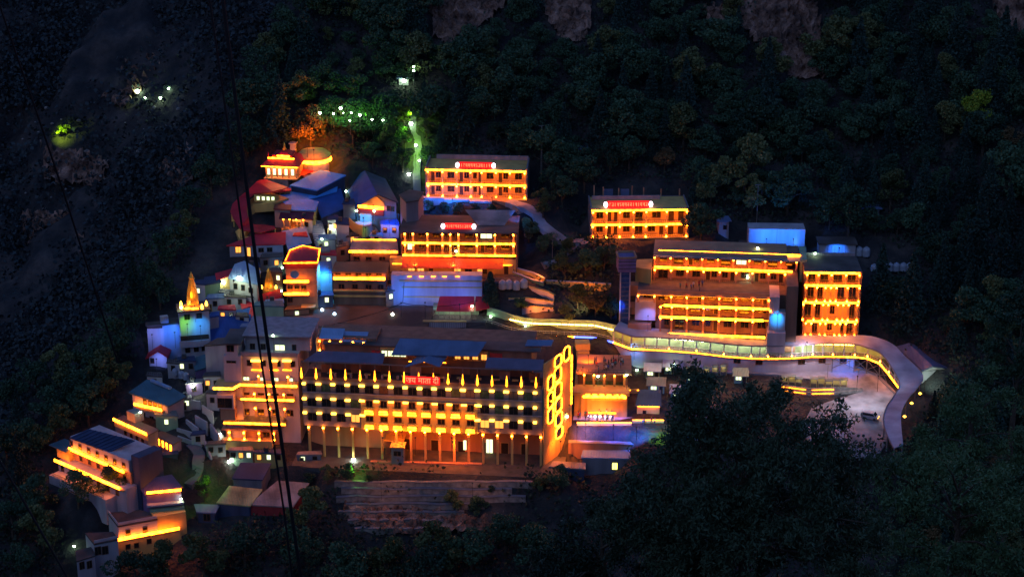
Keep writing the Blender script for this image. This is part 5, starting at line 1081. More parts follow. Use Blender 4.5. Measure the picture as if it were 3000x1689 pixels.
# ================================================================== road, terrain, far mountain
RP = hill(2400, 1180); SLR = 0.12
PADS.append((V((RP.x, RP.y, RP.z)), V((1, 0, 0)), V((0, 1, 0)), -42, 22, -20, 20, 7, SLR))
nR = V((0, -SLR, 1)).normalized()
def onroad(px, py, up=0.0): return onplane(px, py, RP + V((0, 0, up)), nR)
def make_terrain():
    X = np.arange(-250, 215, 2.5); Y = np.concatenate([np.arange(0, 300, 12.0), np.arange(300, 660, 2.5), np.arange(660, 760, 8.0)])
    vs = []; nx, ny = len(X), len(Y)
    for y in Y:
        for x in X:
            z = terr(x, y); b = base_h(x, y)
            if abs(z - b) < .02:
                sx_ = -114.0 + (min(max(y, 380), 640) - 400) * 0.40 - x; k_ = smooth((sx_ - 25) / 40) if y > 300 else 0
                z += k_ * (5.5 * math.sin(x * .055 + y * .03) * math.sin(y * .06 - x * .02) + 3.0 * math.sin(x * .14 - y * .09 + 1) + 2.0 * math.sin(x * .27 + y * .33) * math.sin(y * .21 - x * .3))
                z += .8 * math.sin(x * .31 + y * .17) * math.sin(x * .11 - y * .27) + .5 * math.sin(x * .73 + 1.3) * math.sin(y * .61)
            vs.append((x, y, z))
    fs = [(j * nx + i, j * nx + i + 1, (j + 1) * nx + i + 1, (j + 1) * nx + i) for j in range(ny - 1) for i in range(nx - 1)]
    me = bpy.data.meshes.new("hillside"); me.from_pydata(vs, [], fs); me.materials.append(M["soil"]); me.polygons.foreach_set("use_smooth", [True] * len(fs)); me.update()
    o = link(bpy.data.objects.new("hillside", me)); tag(o, "dark steep hillside the lit town stands on", None, None, "structure")
def soilmat(name, c1, c2, c3, s):
    m = bpy.data.materials.new(name); m.use_nodes = True; n = m.node_tree.nodes; l = m.node_tree.links; b = n["Principled BSDF"]; b.inputs["Roughness"].default_value = .95
    b.inputs["Specular IOR Level"].default_value = 0.1
    g = n.new("ShaderNodeNewGeometry"); a = n.new("ShaderNodeTexNoise"); a.inputs["Scale"].default_value = s; a.inputs["Detail"].default_value = 8; a.inputs["Roughness"].default_value = .65
    l.new(g.outputs["Position"], a.inputs[0]); r = n.new("ShaderNodeValToRGB"); e = r.color_ramp.elements
    e[0].position = .38; e[0].color = (*c1, 1); e[1].position = .66; e[1].color = (*c3, 1); k = e.new(.52); k.color = (*c2, 1)
    l.new(a.outputs[0], r.inputs[0]); l.new(r.outputs[0], b.inputs["Base Color"])
    bp = n.new("ShaderNodeBump"); bp.inputs["Strength"].default_value = .9; bp.inputs["Distance"].default_value = 1.2
    a2 = n.new("ShaderNodeTexNoise"); a2.inputs["Scale"].default_value = s * 4; a2.inputs["Detail"].default_value = 6; l.new(g.outputs["Position"], a2.inputs[0])
    l.new(a2.outputs[0], bp.inputs["Height"]); l.new(bp.outputs[0], b.inputs["Normal"]); M[name] = m
soilmat("soil", (.022, .023, .025), (.042, .037, .036), (.080, .064, .058), .11)
soilmat("rock", (.08, .046, .036), (.21, .12, .088), (.40, .24, .18), .22)
soilmat("far_rock", (.020, .026, .040), (.036, .040, .055), (.10, .10, .12), .035)
make_terrain()
# curving road
rp = [(1848, 1032), (2050, 1054), (2250, 1066), (2420, 1064), (2510, 1070), (2575, 1096), (2628, 1150), (2636, 1200), (2606, 1240), (2600, 1290), (2570, 1335), (2400, 1335), (2345, 1255), (2380, 1190), (2528, 1145), (2440, 1119), (2280, 1097), (2050, 1086), (1850, 1064)]
q = [onroad(px, py, .35) for px, py in rp]
o = MB().prism(list(reversed(q)), [p - V((0, 0, .5)) for p in reversed(q)]).build("road", ["paving"]); tag(o, "pale curving road below the lamp lit walkway", None, None, "structure")
mb = MB()
kp = [onroad(px, py, .35) for px, py in ((2050, 1056), (2250, 1068), (2420, 1066), (2508, 1073), (2568, 1100), (2620, 1152), (2626, 1200))]
for i in range(len(kp) - 1): mb.bar(kp[i] + V((0, 0, .15)), kp[i + 1] + V((0, 0, .15)), .35, .3)
o = mb.build("kerb", ["wall_grey"]); tag(o, "kerb along the curving road", None, None, "structure")
def ribbon(name, label, pts, w, m, up=.3):
    P = [hill(px, py) for px, py in pts]; Q = []
    for i in range(len(P) - 1):
        for k in range(6): Q.append(P[i].lerp(P[i + 1], k / 6))
    Q.append(P[-1]); L, Rr = [], []
    for i, p in enumerate(Q):
        t = Q[min(i + 1, len(Q) - 1)] - Q[max(i - 1, 0)]; nn = V((-t.y, t.x, 0)).normalized() * (w / 2); z = max(terr(p.x, p.y), terr(p.x + nn.x, p.y + nn.y) - .4, terr(p.x - nn.x, p.y - nn.y) - .4) + up
        L.append(V((p.x + nn.x, p.y + nn.y, z))); Rr.append(V((p.x - nn.x, p.y - nn.y, z)))
    mb = MB(); dz = V((0, 0, -1.2))
    for i in range(len(Q) - 1): mb.hexa([Rr[i] + dz, Rr[i + 1] + dz, L[i + 1] + dz, L[i] + dz, Rr[i], Rr[i + 1], L[i + 1], L[i]])
    o = mb.build(name, m); tag(o, label, None, None, "structure"); return Q
ribbon("path", "grey paved path winding past the garden", [(1490, 615), (1535, 635), (1575, 652), (1612, 682), (1650, 708), (1705, 722)], 3.4, "paving", .5)
ribbon("path", "path climbing to the topmost lodge", [(1412, 590), (1460, 600), (1500, 618), (1530, 640)], 3.0, "wall_pink", .4)
ribbon("path", "path crossing below the garden lodge", [(1590, 775), (1650, 752), (1690, 738), (1725, 724)], 2.2, "paving", .3)
ribbon("stepped_path", "stepped path climbing the slope above the temple", [(1222, 520), (1219, 480), (1226, 440), (1222, 405), (1208, 370), (1212, 330)], 2.0, "asphalt", .3)
ribbon("track", "narrow track curving round the left slope", [(560, 1300), (585, 1340), (580, 1385), (550, 1420)], 2.6, "asphalt", .3)
ribbon("path", "terrace path in front of the narrow lodge", [(1880, 995), (2050, 1006), (2240, 1005), (2360, 990), (2520, 988)], 3.5, "asphalt", .4)

# ------------------------------------------------------------------ the lamp lit covered walkway
wp = [(1417, 945), (1450, 953), (1488, 967), (1530, 976), (1572, 980), (1625, 981), (1682, 983), (1740, 985), (1797, 999), (1849, 1018), (1888, 1020), (1960, 1024), (2040, 1030), (2120, 1040), (2200, 1046), (2250, 1047), (2320, 1046), (2381, 1041), (2440, 1041), (2504, 1042), (2541, 1046), (2578, 1061), (2604, 1092), (2635, 1134)]
W3 = [hill(px, py) for px, py in wp]
rW = root("covered_walkway", "long roofed walkway with lit railings winding across the town to the right bend", "walkway", W3[0])
def offs(Q, i, d):
    t = Q[min(i + 1, len(Q) - 1)] - Q[max(i - 1, 0)]; return V((-t.y, t.x, 0)).normalized() * d
mb = MB(); fl = [(p + V((0, 0, -.1)), p + offs(W3, i, 2.6) + V((0, 0, -.1))) for i, p in enumerate(W3)]
for i in range(len(fl) - 1):
    (a, b), (c, d) = fl[i], fl[i + 1]; dz = V((0, 0, -.5)); mb.hexa([a + dz, c + dz, d + dz, b + dz, a, c, d, b])
mb.build("deck", "concrete", rW)
mb = MB()
for i in range(len(fl) - 1):
    (a, b), (c, d) = fl[i], fl[i + 1]; o1, o2 = V((0, 0, 3.2)), V((0, 0, .02)); mb.hexa([b + o2, d + o2, d + offs(W3, i + 1, .3) + o2, b + offs(W3, i, .3) + o2, b + o1, d + o1, d + offs(W3, i + 1, .3) + o1, b + offs(W3, i, .3) + o1])
mb.build("back_wall", "wall_green", rW)
for i in range(len(W3) - 1):
    a, b = W3[i], W3[i + 1]; nn = offs(W3, i, -.12)
    blue = 6 <= i <= 7
    mb = MB(); mb.bar(a + nn + V((0, 0, -.25)), b + nn + V((0, 0, -.25)), .16, .34 if i < 10 or i > 19 else .26); mb.build("light_strip", "led_blue" if blue else ("light_amber" if i < 10 or i > 18 else "light_amber_soft"), rW)
    if 2 <= i <= 20:
        k = 3
        for j in range(k):
            p = a.lerp(b, (j + .5) / k) ; mb = MB(); q2 = p + offs(W3, i, .9) + V((0, 0, 2.5)); t = (b - a).normalized() * min(.8, (b - a).length / 7); mb.bar(q2 - t, q2 + t, .22, .16); mb.build("tube_light", "lamp_tube" if 9 < i < 17 else "lamp_warm", rW)
    # railing and posts
    L = (b - a).length; mb = MB(); up = V((0, 0, .95)); mb.bar(a + up, b + up, .09); mb.bar(a + up * .5, b + up * .5, .05)
    nb = max(2, int(L / 1.4))
    for j in range(nb): p = a.lerp(b, (j + .5) / nb); mb.bar(p, p + up, .06)
    mb.build("railing", "wall_pale", rW)
    for j in range(2 if L > 4 else 1):
        p = a.lerp(b, j * .5) + offs(W3, i, .15)
        if i >= 8:
            mb = MB(); mb.bar(p, p + V((0, 0, 2.85)), .3); c_ = mb.build("post", "wall_pale", rW)
            if i >= 11 and j == 0: mb = MB(); mb.bar(p + offs(W3, i, -.2) + V((0, 0, .15)), p + offs(W3, i, -.2) + V((0, 0, .4)), .22); mb.build("lamp", "lamp_amber", c_)
# roofs: the long straight part, then the broad bend traced edge by edge
mb = MB(); rf = []
for i, p in enumerate(W3):
    if 8 <= i <= 17: rf.append((p + offs(W3, i, -.15) + V((0, 0, 3.0)), p + offs(W3, i, 4.4) + V((0, 0, 3.6))))
bend = [((2441, 1006), (2450, 983), 18), ((2504, 1008), (2525, 981), 19), ((2541, 1018), (2570, 988), 20), ((2578, 1034), (2617, 1008), 21), ((2607, 1068), (2654, 1045), 22), ((2635, 1123), (2704, 1098), 23), ((2618, 1160), (2688, 1135), -1), ((2598, 1190), (2663, 1163), -2), ((2588, 1228), (2642, 1202), -3), ((2597, 1268), (2640, 1240), -4), ((2618, 1312), (2646, 1300), -5)]
for f_, k_, i in bend:
    z = W3[i].z + 3.0 if i >= 0 else W3[23].z + 3.0 + i * .25
    rf.append((atZ(*f_, z), atZ(*k_, z + .6)))
def crom(P, m=5):
    out = []
    for i in range(len(P) - 1):
        p0, p1, p2, p3 = P[max(i - 1, 0)], P[i], P[i + 1], P[min(i + 2, len(P) - 1)]
        for k in range(m):
            t = k / m; out.append(.5 * ((2 * p1) + (p2 - p0) * t + (2 * p0 - 5 * p1 + 4 * p2 - p3) * t * t + (3 * p1 - p0 - 3 * p2 + p3) * t ** 3))
    return out + [P[-1]]
fa, fb = crom([p[0] for p in rf]), crom([p[1] for p in rf]); dz = V((0, 0, -.22))
for i in range(len(fa) - 1): mb.hexa([fa[i] + dz, fa[i + 1] + dz, fb[i + 1] + dz, fb[i] + dz, fa[i], fa[i + 1], fb[i + 1], fb[i]])
mb.build("roof", "roof_walk", rW); pr = rf[-6:]
mb = MB(); mb.tube([p + V((0, 0, .03)) for p in fa], .14, 5); mb.build("roof_edge", "wall_grey", rW)
for i, (a, b) in enumerate(pr):
    for q in (a.lerp(b, .08), a.lerp(b, .92)): mb = MB(); mb.bar(q + V((0, 0, -4.5)), q + V((0, 0, -.25)), .25); mb.build("post", "wall_grey", rW)
    if 1 <= i <= 3: q = b + V((.8, .4, -1.6)); mb = MB(); mb.lathe(q, [(.05, -.3), (.4, 0), (.05, .3)], 8); mb.build("lamp", "lamp_cap", rW)
# trestle under the bend
for i in range(18, 22):
    a, b = W3[i], W3[i + 1]; lo = V((0, 0, -5)); hi_ = V((0, 0, -.6))
    mb = MB(); mb.bar(a + lo, a + hi_, .22); mb.build("trestle_post", "rail_metal", rW); mb = MB(); mb.bar(a + V((0, 0, -3.2)), b + hi_, .12); mb.build("brace", "rail_metal", rW); mb = MB(); mb.bar(a + hi_, b + V((0, 0, -3.2)), .12); mb.build("brace", "rail_metal", rW)
# rooms below the walkway
mb = MB()
for i in range(8, 19):
    a, b = W3[i] + offs(W3, i, .5), W3[i + 1] + offs(W3, i + 1, .5); n1 = offs(W3, i, 3.0); lo = V((0, 0, -6)); hi_ = V((0, 0, -.62)); mb.hexa([a + lo, b + lo, b + n1 + lo, a + n1 + lo, a + hi_, b + hi_, b + n1 + hi_, a + n1 + hi_])
mb.build("lower_wall", "wall_white", rW)
for i in (13, 14, 16, 17, 18):
    a, b = W3[i] + offs(W3, i, .5), W3[i + 1] + offs(W3, i + 1, .5); Fq = Face(a, b - a); window(rW, Fq, (b - a).length * .5, a.z - 2.0, 1.5, 1.0, 0)
# gable roofed hall at the end of the walkway
G = hill(2690, 1150); r = root("end_hall", "pale steel gable roofed hall at the right bend of the covered walkway", "hall", G)
zr_ = rf[15][1].z + 1.0
A0, B0_, C0, D0 = atZ(2625, 1014, zr_ - 1.2), atZ(2662, 1004, zr_ + .6), atZ(2732, 1071, zr_ + .6), atZ(2702, 1084, zr_ - 1.2); E0, F0 = atZ(2675, 1007, zr_ - .6), atZ(2776, 1076, zr_ - 1.4)
for q in ([D0, C0, B0_, A0], [C0, F0, E0 + V((4, 0, -1)), B0_]): MB().prism(q, [p + V((0, 0, -.25)) for p in q]).build("roof", "roof_steel", r)
q = [D0, F0, E0 + V((4, 0, -1)), A0]; q = [p + V((0, 0, -.4)) for p in q]; MB().prism(q, [V((p.x, p.y, G.z - 4)) for p in q]).build("wall", "wall_white", r)
MB().prism([D0 + V((0, -.05, -.3)), F0 + V((0, -.05, -.3)), C0 + V((0, -.05, -.3))], [D0 + V((0, .3, -.3)), F0 + V((0, .3, -.3)), C0 + V((0, .3, -.3))]).build("gable", "wall_white", r)

# stalls on the inner side of the road
for i, px in enumerate((2290, 2310, 2330, 2374, 2396, 2418, 2440, 2462, 2060, 2085, 2110, 2012)):
    P = onroad(px, 1127 + (px - 2290) * .06 if px > 2200 else 1098, .35); Fq = Face(P, (1, -.15))
    nm = ("first", "second", "third", "fourth", "fifth", "sixth", "seventh", "eighth")[i] + " from the left in the row along the inner road edge" if i < 8 else ("leftmost lit stall above the big dark tree's crown", "middle lit stall above the big dark tree's crown", "rightmost lit stall above the big dark tree's crown", "lit stall standing alone left of the tree top")[i - 8]
    r = root("market_stall", "lit stall, " + nm if i < 8 else nm, "stall", P, "stalls along the road"); h = 2.0 + .3 * math.sin(i * 2.1)
    Fq.part("back_wall", r, "wall_cream", 0, 1.5, P.z - .3, P.z + h, .9, 1.1); Fq.part("roof", r, "roof_teal", -.15, 1.65, P.z + h, P.z + h + .12, -.3, 1.2); Fq.part("counter", r, "wall_brown", .05, 1.45, P.z, P.z + .8, 0, .35); Fq.part("tube_light", r, "lamp_small", .3, 1.2, P.z + h - .18, P.z + h - .08, .3, .4)
    for u in (0, 1.4): Fq.part("post", r, "wall_cream", u, u + .1, P.z, P.z + h, -.05, .05)
for px, py, w, lab in ((1890, 1108, 3.4, "pale roofed hut right of the crowd terrace"), (1898, 1150, 3.8, "teal roofed hut above the small orange kiosk"), (1945, 1095, 3.0, "hut with a lit board beside the walkway, left of the tree top"), (2010, 1122, 3.2, "hut half behind the big tree's highest branch"), (1965, 1172, 3.4, "unlit hut above the kiosk, deepest in the tree's shade"), (2150, 1122, 3.0, "hut between the road and the big tree's crown")):
    P = onroad(px, py, 0); Fq = Face(P, (1, -.1)); r = root("vendor_hut", lab, "hut", P); Fq.part("wall", r, "wall_green", 0, w, P.z - .5, P.z + 2.2, 0, 2.6); sheet("roof", r, Fq, -.4, w + .4, -.9, P.z + 2.2, 3.0, P.z + 2.9, "roof_pale" if "pale" in lab or "lit" in lab else "roof_teal"); window(r, Fq, w * .35, P.z + .9, 1.3, .9, 0, "window_pale"); door(r, Fq, w * .8, P.z, .8, 1.9, 0)
for k, (ya, lab) in enumerate(((1135, "upper"), (1146, "lower"))):
    q = [onroad(px, py, 0) for px, py in ((2275, ya), (2370, ya + 12), (2450, ya + 10), (2526, 1146 + k * 3))]
    r = root("kerb_wall", f"low amber lit stone wall under the stall row, {lab} of two", "wall", q[0]); curvewall("wall", r, q, .9 - k * .2, .4, "stone", 1.5)
    for i in range(2): a, b = q[i], q[i + 1]; nn = offs(q, i, -.2); MB().bar(a.lerp(b, .1) + nn + V((0, 0, .5)), a.lerp(b, .9) + nn + V((0, 0, .5)), .1, .12).build("light_strip", "light_amber_soft", r)
# a row of cars is not in the photograph; one small van with its lights on by the tree
P = onroad(2548, 1226, .35); r = root("minivan", "small white minivan parked on the road by the dark tree's right side", "van", P)
Fq = Face(P, (.9, -.42))
def prof(name, pts, d0, d1, m):
    mb = MB(); a = [Fq.P(u, d0, P.z + z) for u, z in pts]; b = [Fq.P(u, d1, P.z + z) for u, z in pts]; n = len(pts); b0 = len(mb.v); mb.v += a + b
    mb.f.append(list(range(n))); mb.m.append(0); mb.f.append(list(reversed(range(n, 2 * n)))); mb.m.append(0)
    for i in range(n): j = (i + 1) % n; mb.f.append([i, i + n, j + n, j]); mb.m.append(0)
    return mb.build(name, m, r)
prof("body", [(-1.9, .35), (1.9, .35), (2.0, .9), (1.45, 1.05), (.95, 1.75), (-1.8, 1.78), (-1.95, 1.0)], -.8, .8, "wall_white")
prof("windscreen", [(1.5, 1.06), (1.52, 1.1), (1.05, 1.7), (1.0, 1.68)], -.72, .72, "glass_dark"); prof("side_window", [(-1.5, 1.1), (1.2, 1.1), (.85, 1.6), (-1.5, 1.62)], -.83, -.78, "glass_dark")
for u in (-1.2, 1.25):
    for d in (-.82, .66):
        mb = MB(); n = 12; a = [Fq.P(u + .33 * math.cos(2 * math.pi * k / n), d, P.z + .34 + .33 * math.sin(2 * math.pi * k / n)) for k in range(n)]; b = [p + V((Fq.n.x, Fq.n.y, 0)) * .16 for p in a]; mb.prism(a, b); mb.build("wheel", "tank_black", r)
for d in (-.6, .4): Fq.part("headlight", r, "lamp_cap", 1.96, 2.04, P.z + .65, P.z + .85, d, d + .2)

# ------------------------------------------------------------------ water tanks
tp_ = bpy.data.meshes.new("tank_mesh")
def tank_mesh(name, m):
    mb = MB(); mb.lathe((0, 0, 0), [(.78, 0), (.82, .15), (.78, .3), (.82, .5), (.78, .7), (.82, .9), (.78, 1.1), (.80, 1.3), (.55, 1.6), (.25, 1.7)], 14); o = mb.build(name, m, None, True)
    md = MB(); md.lathe((0, 0, 1.7), [(.27, 0), (.27, .1), (.1, .14)], 10); l_ = md.build("lid", m, o); return o, l_
def copytree(o, parent=None):
    c = o.copy(); COL.objects.link(c); c.parent = parent
    for ch in list(o.children): copytree(ch, c)
    return c
protoT, _ = tank_mesh("water_tank", "tank_white"); used = False
def put_tank(px, py, label, group, s=1.0, up=0.0):
    global used
    P = ground(px, py); o = protoT if not used else copytree(protoT); used = True
    o.location = P + V((0, 0, up)); o.scale = (s, s, s * 1.1); tag(o, label, "water tank", group)
ORD = ("leftmost", "second", "third", "fourth", "fifth", "rightmost")
for i, px in enumerate((2560, 2590, 2606, 2626, 2646, 2665)): put_tank(px, 797 - 4 * (i > 0), f"white water tank, {ORD[i]} of six at the forest edge right of the narrow lodge", "water tanks by the forest", 1.1)
put_tank(2516, 748, "white water tank, left one of the pair beside the blue lit shed", "water tanks by the blue shed", 1.2); put_tank(2537, 750, "white water tank, right one of the pair beside the blue lit shed", "water tanks by the blue shed", 1.25)
for i, (px, py) in enumerate(((1472, 852), (1491, 851), (1513, 854), (1535, 848))): put_tank(px, py, f"round tank glowing orange on the ramp terrace, {ORD[i] if i < 3 else 'rightmost'} of four beside the dark cypress", "round tanks on the ramp", 1.15, .6)
for i, (px, py) in enumerate(((514, 1104), (533, 1112), (546, 1116))): put_tank(px, py, f"pale roof tank above the teal roof, {('leftmost', 'middle', 'rightmost')[i]} of three", "tanks above the teal roof", .9, .5)
# tall mast and poles
def pole(px0, py0, hpx, label, w=.22, name="mast", arm=True):
    P = ground(px0, py0); h = hpx / (FOC / ((P - CAM).length) * CT); r = root(name, label, "pole", P); mb = MB(); mb.tube([P + V((0, 0, -.5)), P + V((0, 0, h * .6)), P + V((0, 0, h))], [w / 2, w / 2.4, w / 3.4], 8); mb.build("shaft", "rail_metal", r)
    if arm: mb = MB(); mb.bar(P + V((-.8, 0, h)), P + V((.6, 0, h + .1)), .16, .14); mb.build("arm", "rail_metal", r)
pole(1586, 532, 158, "tall thin unlit mast on the slope right of the topmost lodge", .55)
pole(1618, 762, 60, "thin pale pole in the garden below the winding grey path", .18, "garden_pole", False)
pole(2424, 1108, 42, "thin dark lamp post on the road, left of two on the bend", .16, "road_post"); pole(2512, 1122, 40, "thin dark lamp post on the road, right of two on the bend", .16, "road_post"); pole(1972, 1062, 58, "dark post beside the walkway above the crowd terrace", .16, "road_post")
pole(2216, 665, 120, "tall unlit post behind the left end of the tank wall", .24, "road_post")

# ================================================================== trees
emit("light_dull", (1.0, .2, .02), .6)
leafmat("leaf_dark", (.020, .046, .026), (.056, .104, .050)); leafmat("leaf_olive", (.055, .070, .025), (.13, .14, .05)); leafmat("leaf_rust", (.10, .062, .026), (.19, .12, .05))
leafmat("leaf_pine", (.012, .032, .026), (.030, .064, .048)); leafmat("leaf_lit_lime", (.16, .22, .02), (.32, .40, .03)); leafmat("leaf_near", (.010, .022, .013), (.044, .068, .034), 1.2); leafmat("leaf_right", (.020, .046, .022), (.070, .120, .045), .9)  # yellow green leaves have the light on them put into the colour
leafmat("bush_far", (.016, .024, .027), (.034, .044, .044), .05); leafmat("leaf_scrub", (.010, .020, .014), (.034, .050, .030), .12)
def quads(C, S, asp=1.0, droop=0.0, seed=1):
    """leaf sized faces at centres C with sizes S, random directions"""
    g = np.random.default_rng(seed); n = len(C); d = g.normal(size=(n, 3)); d[:, 2] -= droop; d /= np.linalg.norm(d, axis=1)[:, None]
    e = g.normal(size=(n, 3)); e -= (e * d).sum(1)[:, None] * d; e /= np.linalg.norm(e, axis=1)[:, None]
    a = d * (S * .5)[:, None]; b = e * (S * .5 * asp)[:, None]
    v = np.stack([C - a, C + b - a * .1, C + a, C - b - a * .1], 1).reshape(-1, 3); return v
def leafmesh(name, v, m):
    n = len(v) // 4; me = bpy.data.meshes.new(name); me.vertices.add(n * 4); me.loops.add(n * 4); me.polygons.add(n)
    me.vertices.foreach_set("co", v.astype(np.float32).ravel()); me.loops.foreach_set("vertex_index", np.arange(n * 4, dtype=np.int32)); me.polygons.foreach_set("loop_start", np.arange(0, n * 4, 4, dtype=np.int32)); me.polygons.foreach_set("loop_total", np.full(n, 4, np.int32))
    me.materials.append(M[m]); me.update(calc_edges=True); me.validate(); return me
def crown_pts(g, n, R_, H, nb, zc):
    out = []; k = n // nb
    for b in range(nb):
        th = g.uniform(0, 2 * math.pi); ph = math.acos(g.uniform(-.75, 1)); rr = R_ * g.uniform(.35, .95) if b else 0
        c = np.array([rr * math.sin(ph) * math.cos(th), rr * math.sin(ph) * math.sin(th), zc + H * .5 * math.cos(ph) * g.uniform(.5, 1)])
        br = R_ * g.uniform(.24, .42); p = g.normal(size=(k, 3)); p /= np.linalg.norm(p, axis=1)[:, None]; p *= (br * g.uniform(.45, 1.05, size=(k, 1)) ** .5); p[:, 2] *= .75
        out.append(c + p)
    return np.concatenate(out)
PROTO = {}
def proto(key, kind, m, seed, R_=4.2, H=7.5, n=2600, leaf=.55):
    g = np.random.default_rng(seed)
    if kind == 'broad':
        C = crown_pts(g, n, R_, H, 16, H * .75); S = g.uniform(.6, 1.2, len(C)) * leaf; cv = quads(C, S, .7, .3, seed); tz = H * .72
    elif kind == 'cypress':
        z = g.uniform(0, 1, n) ** .9; rad = R_ * np.sin(np.clip((1 - z) * 1.35 + .12, 0, 1.45)) * g.uniform(.5, 1.05, n); th = g.uniform(0, 2 * math.pi, n)
        C = np.stack([rad * np.cos(th), rad * np.sin(th), 1.0 + z * H], 1); cv = quads(C, g.uniform(.6, 1.2, n) * leaf, .6, -.6, seed); tz = H * .8
    else:
        lay = g.integers(0, 13, n); z = lay / 12.0; rad = R_ * (1.05 - z) * g.uniform(.1, 1, n) ** .6; th = g.uniform(0, 2 * math.pi, n); sect = (np.sin(th * (3 + lay % 3) + lay) > -.55); rad = rad * np.where(sect, 1, .6)
        C = np.stack([rad * np.cos(th), rad * np.sin(th), 1.5 + z * H - rad * .28 + g.normal(0, .2, n)], 1); cv = quads(C, g.uniform(.6, 1.3, n) * leaf, .45, .5, seed); tz = H + 1
    cm = leafmesh("crown_" + key, cv, m)
    mb = MB(); sw = .25 * R_ * .12
    mb.tube([(0, 0, -2.5), (.1, 0, tz * .35), (-.1, .1, tz * .7), (0, 0, tz)], [R_ * .075, R_ * .06, R_ * .04, .04], 7)
    if kind == 'broad':
        for i in range(5):
            a = i * 1.26 + seed; z0 = tz * (.4 + .08 * i); mb.tube([(0, 0, z0), (R_ * .35 * math.cos(a), R_ * .35 * math.sin(a), z0 + H * .16), (R_ * .65 * math.cos(a), R_ * .65 * math.sin(a), z0 + H * .25)], [R_ * .04, R_ * .025, .03], 5)
    t = mb.build("trunk_mesh", "bark"); tm = t.data; bpy.data.objects.remove(t); PROTO[key] = (cm, tm)
for i in range(4): proto(f"dark{i}", 'broad', "leaf_dark", 10 + i, 4.0 + .3 * i)
for i in range(2): proto(f"olive{i}", 'broad', "leaf_olive", 20 + i, 4.0); proto(f"pine{i}", 'conifer', "leaf_pine", 30 + i, 3.6, 11, 2800, .6)
proto("rust", 'broad', "leaf_rust", 40); proto("lime", 'broad', "leaf_lit_lime", 41, 4.2, 8.5); proto("cypress", 'cypress', "leaf_pine", 42, 2.2, 8.6, 3200, .5)
proto("bush", 'broad', "leaf_dark", 43, 1.6, 2.4, 800, .35)
def tree(key, P, s, label, group=None, name="tree", cat="tree", sz=1.0):
    cm, tm = PROTO[key]; r = bpy.data.objects.new(name, None); COL.objects.link(r); r.location = P; r.rotation_euler = (0, 0, random.uniform(0, 6.28)); r.scale = (s, s, s * sz); tag(r, label, cat, group)
    c = bpy.data.objects.new("crown", cm); COL.objects.link(c); c.parent = r; t = bpy.data.objects.new("trunk", tm); COL.objects.link(t); t.parent = r; return r
TOWN = [(560, 720), (575, 590), (690, 500), (770, 425), (950, 425), (1060, 485), (1180, 525), (1190, 330), (1235, 330), (1245, 465), (1560, 465), (1590, 590), (1725, 640), (1725, 540), (2015, 540), (2025, 610), (2190, 655), (2370, 655), (2690, 740), (2690, 810), (2545, 810), (2545, 975), (2640, 990), (2790, 1070), (2750, 1180), (2660, 1360), (1900, 1420), (1850, 1450), (1600, 1420), (1000, 1420), (920, 1520), (640, 1550), (570, 1700), (180, 1720), (180, 1560), (110, 1440), (130, 1290), (310, 1200), (380, 1080), (410, 930), (540, 800)]
def inpoly(x, y, poly):
    c = False; j = len(poly) - 1
    for i in range(len(poly)):
        (xi, yi), (xj, yj) = poly[i], poly[j]
        if (yi > y) != (yj > y) and x < (xj - xi) * (y - yi) / (yj - yi) + xi: c = not c
        j = i
    return c
ROCKS = [[(2160, -40), (2390, -40), (2420, 240), (2330, 250), (2170, 90)], [(1240, -40), (1560, -40), (1440, 70), (1320, 150), (1270, 120)], [(1560, -40), (1740, -40), (1730, 130), (1650, 140), (1600, 60)], [(2880, -40), (3040, -40), (3040, 160), (2920, 60)], [(1000, 1440), (1330, 1420), (1560, 1430), (1500, 1560), (1180, 1580), (1010, 1540)], [(2060, 20), (2130, 20), (2130, 140), (2070, 150)]]
def bare(px, py): return any(inpoly(px, py, p) for p in ROCKS)
def rock_face(label, poly, amp=1.6):
    xs = [p[0] for p in poly]; ys = [p[1] for p in poly]; st = 9; nxx = int((max(xs) - min(xs)) / st) + 2; nyy = int((max(ys) - min(ys)) / st) + 2; g2 = np.random.default_rng(len(label)); vs, ok = [], []
    for j in range(nyy):
        for i in range(nxx):
            px, py = min(xs) + i * st + g2.uniform(-3, 3), min(ys) + j * st + g2.uniform(-3, 3); P = hill(px, py); n_ = g2.uniform(0, 1) ** 2 * amp; vs.append((P.x, P.y - n_ * .7, P.z + .7 + n_)); ok.append(inpoly(px, py, poly))
    fs = [(j * nxx + i, j * nxx + i + 1, (j + 1) * nxx + i + 1, (j + 1) * nxx + i) for j in range(nyy - 1) for i in range(nxx - 1) if ok[j * nxx + i] and ok[(j + 1) * nxx + i + 1]]
    me = bpy.data.meshes.new("rock_face"); me.from_pydata(vs, [], [tuple(reversed(f)) for f in fs]); me.materials.append(M["rock"]); me.update(); tag(link(bpy.data.objects.new("rock_face", me)), label, None, None, "structure")
for p, lb in zip(ROCKS, ("brown rock face high on the right slope", "bare brown rock ridge above the topmost lodge", "brown rock streak at the top of the slope", "brown rocks in the upper right corner", "bare brown slope under the main lodge", "narrow brown rock streak near the top")): rock_face(lb, p, 1.2 if "under" in lb else 2.0)
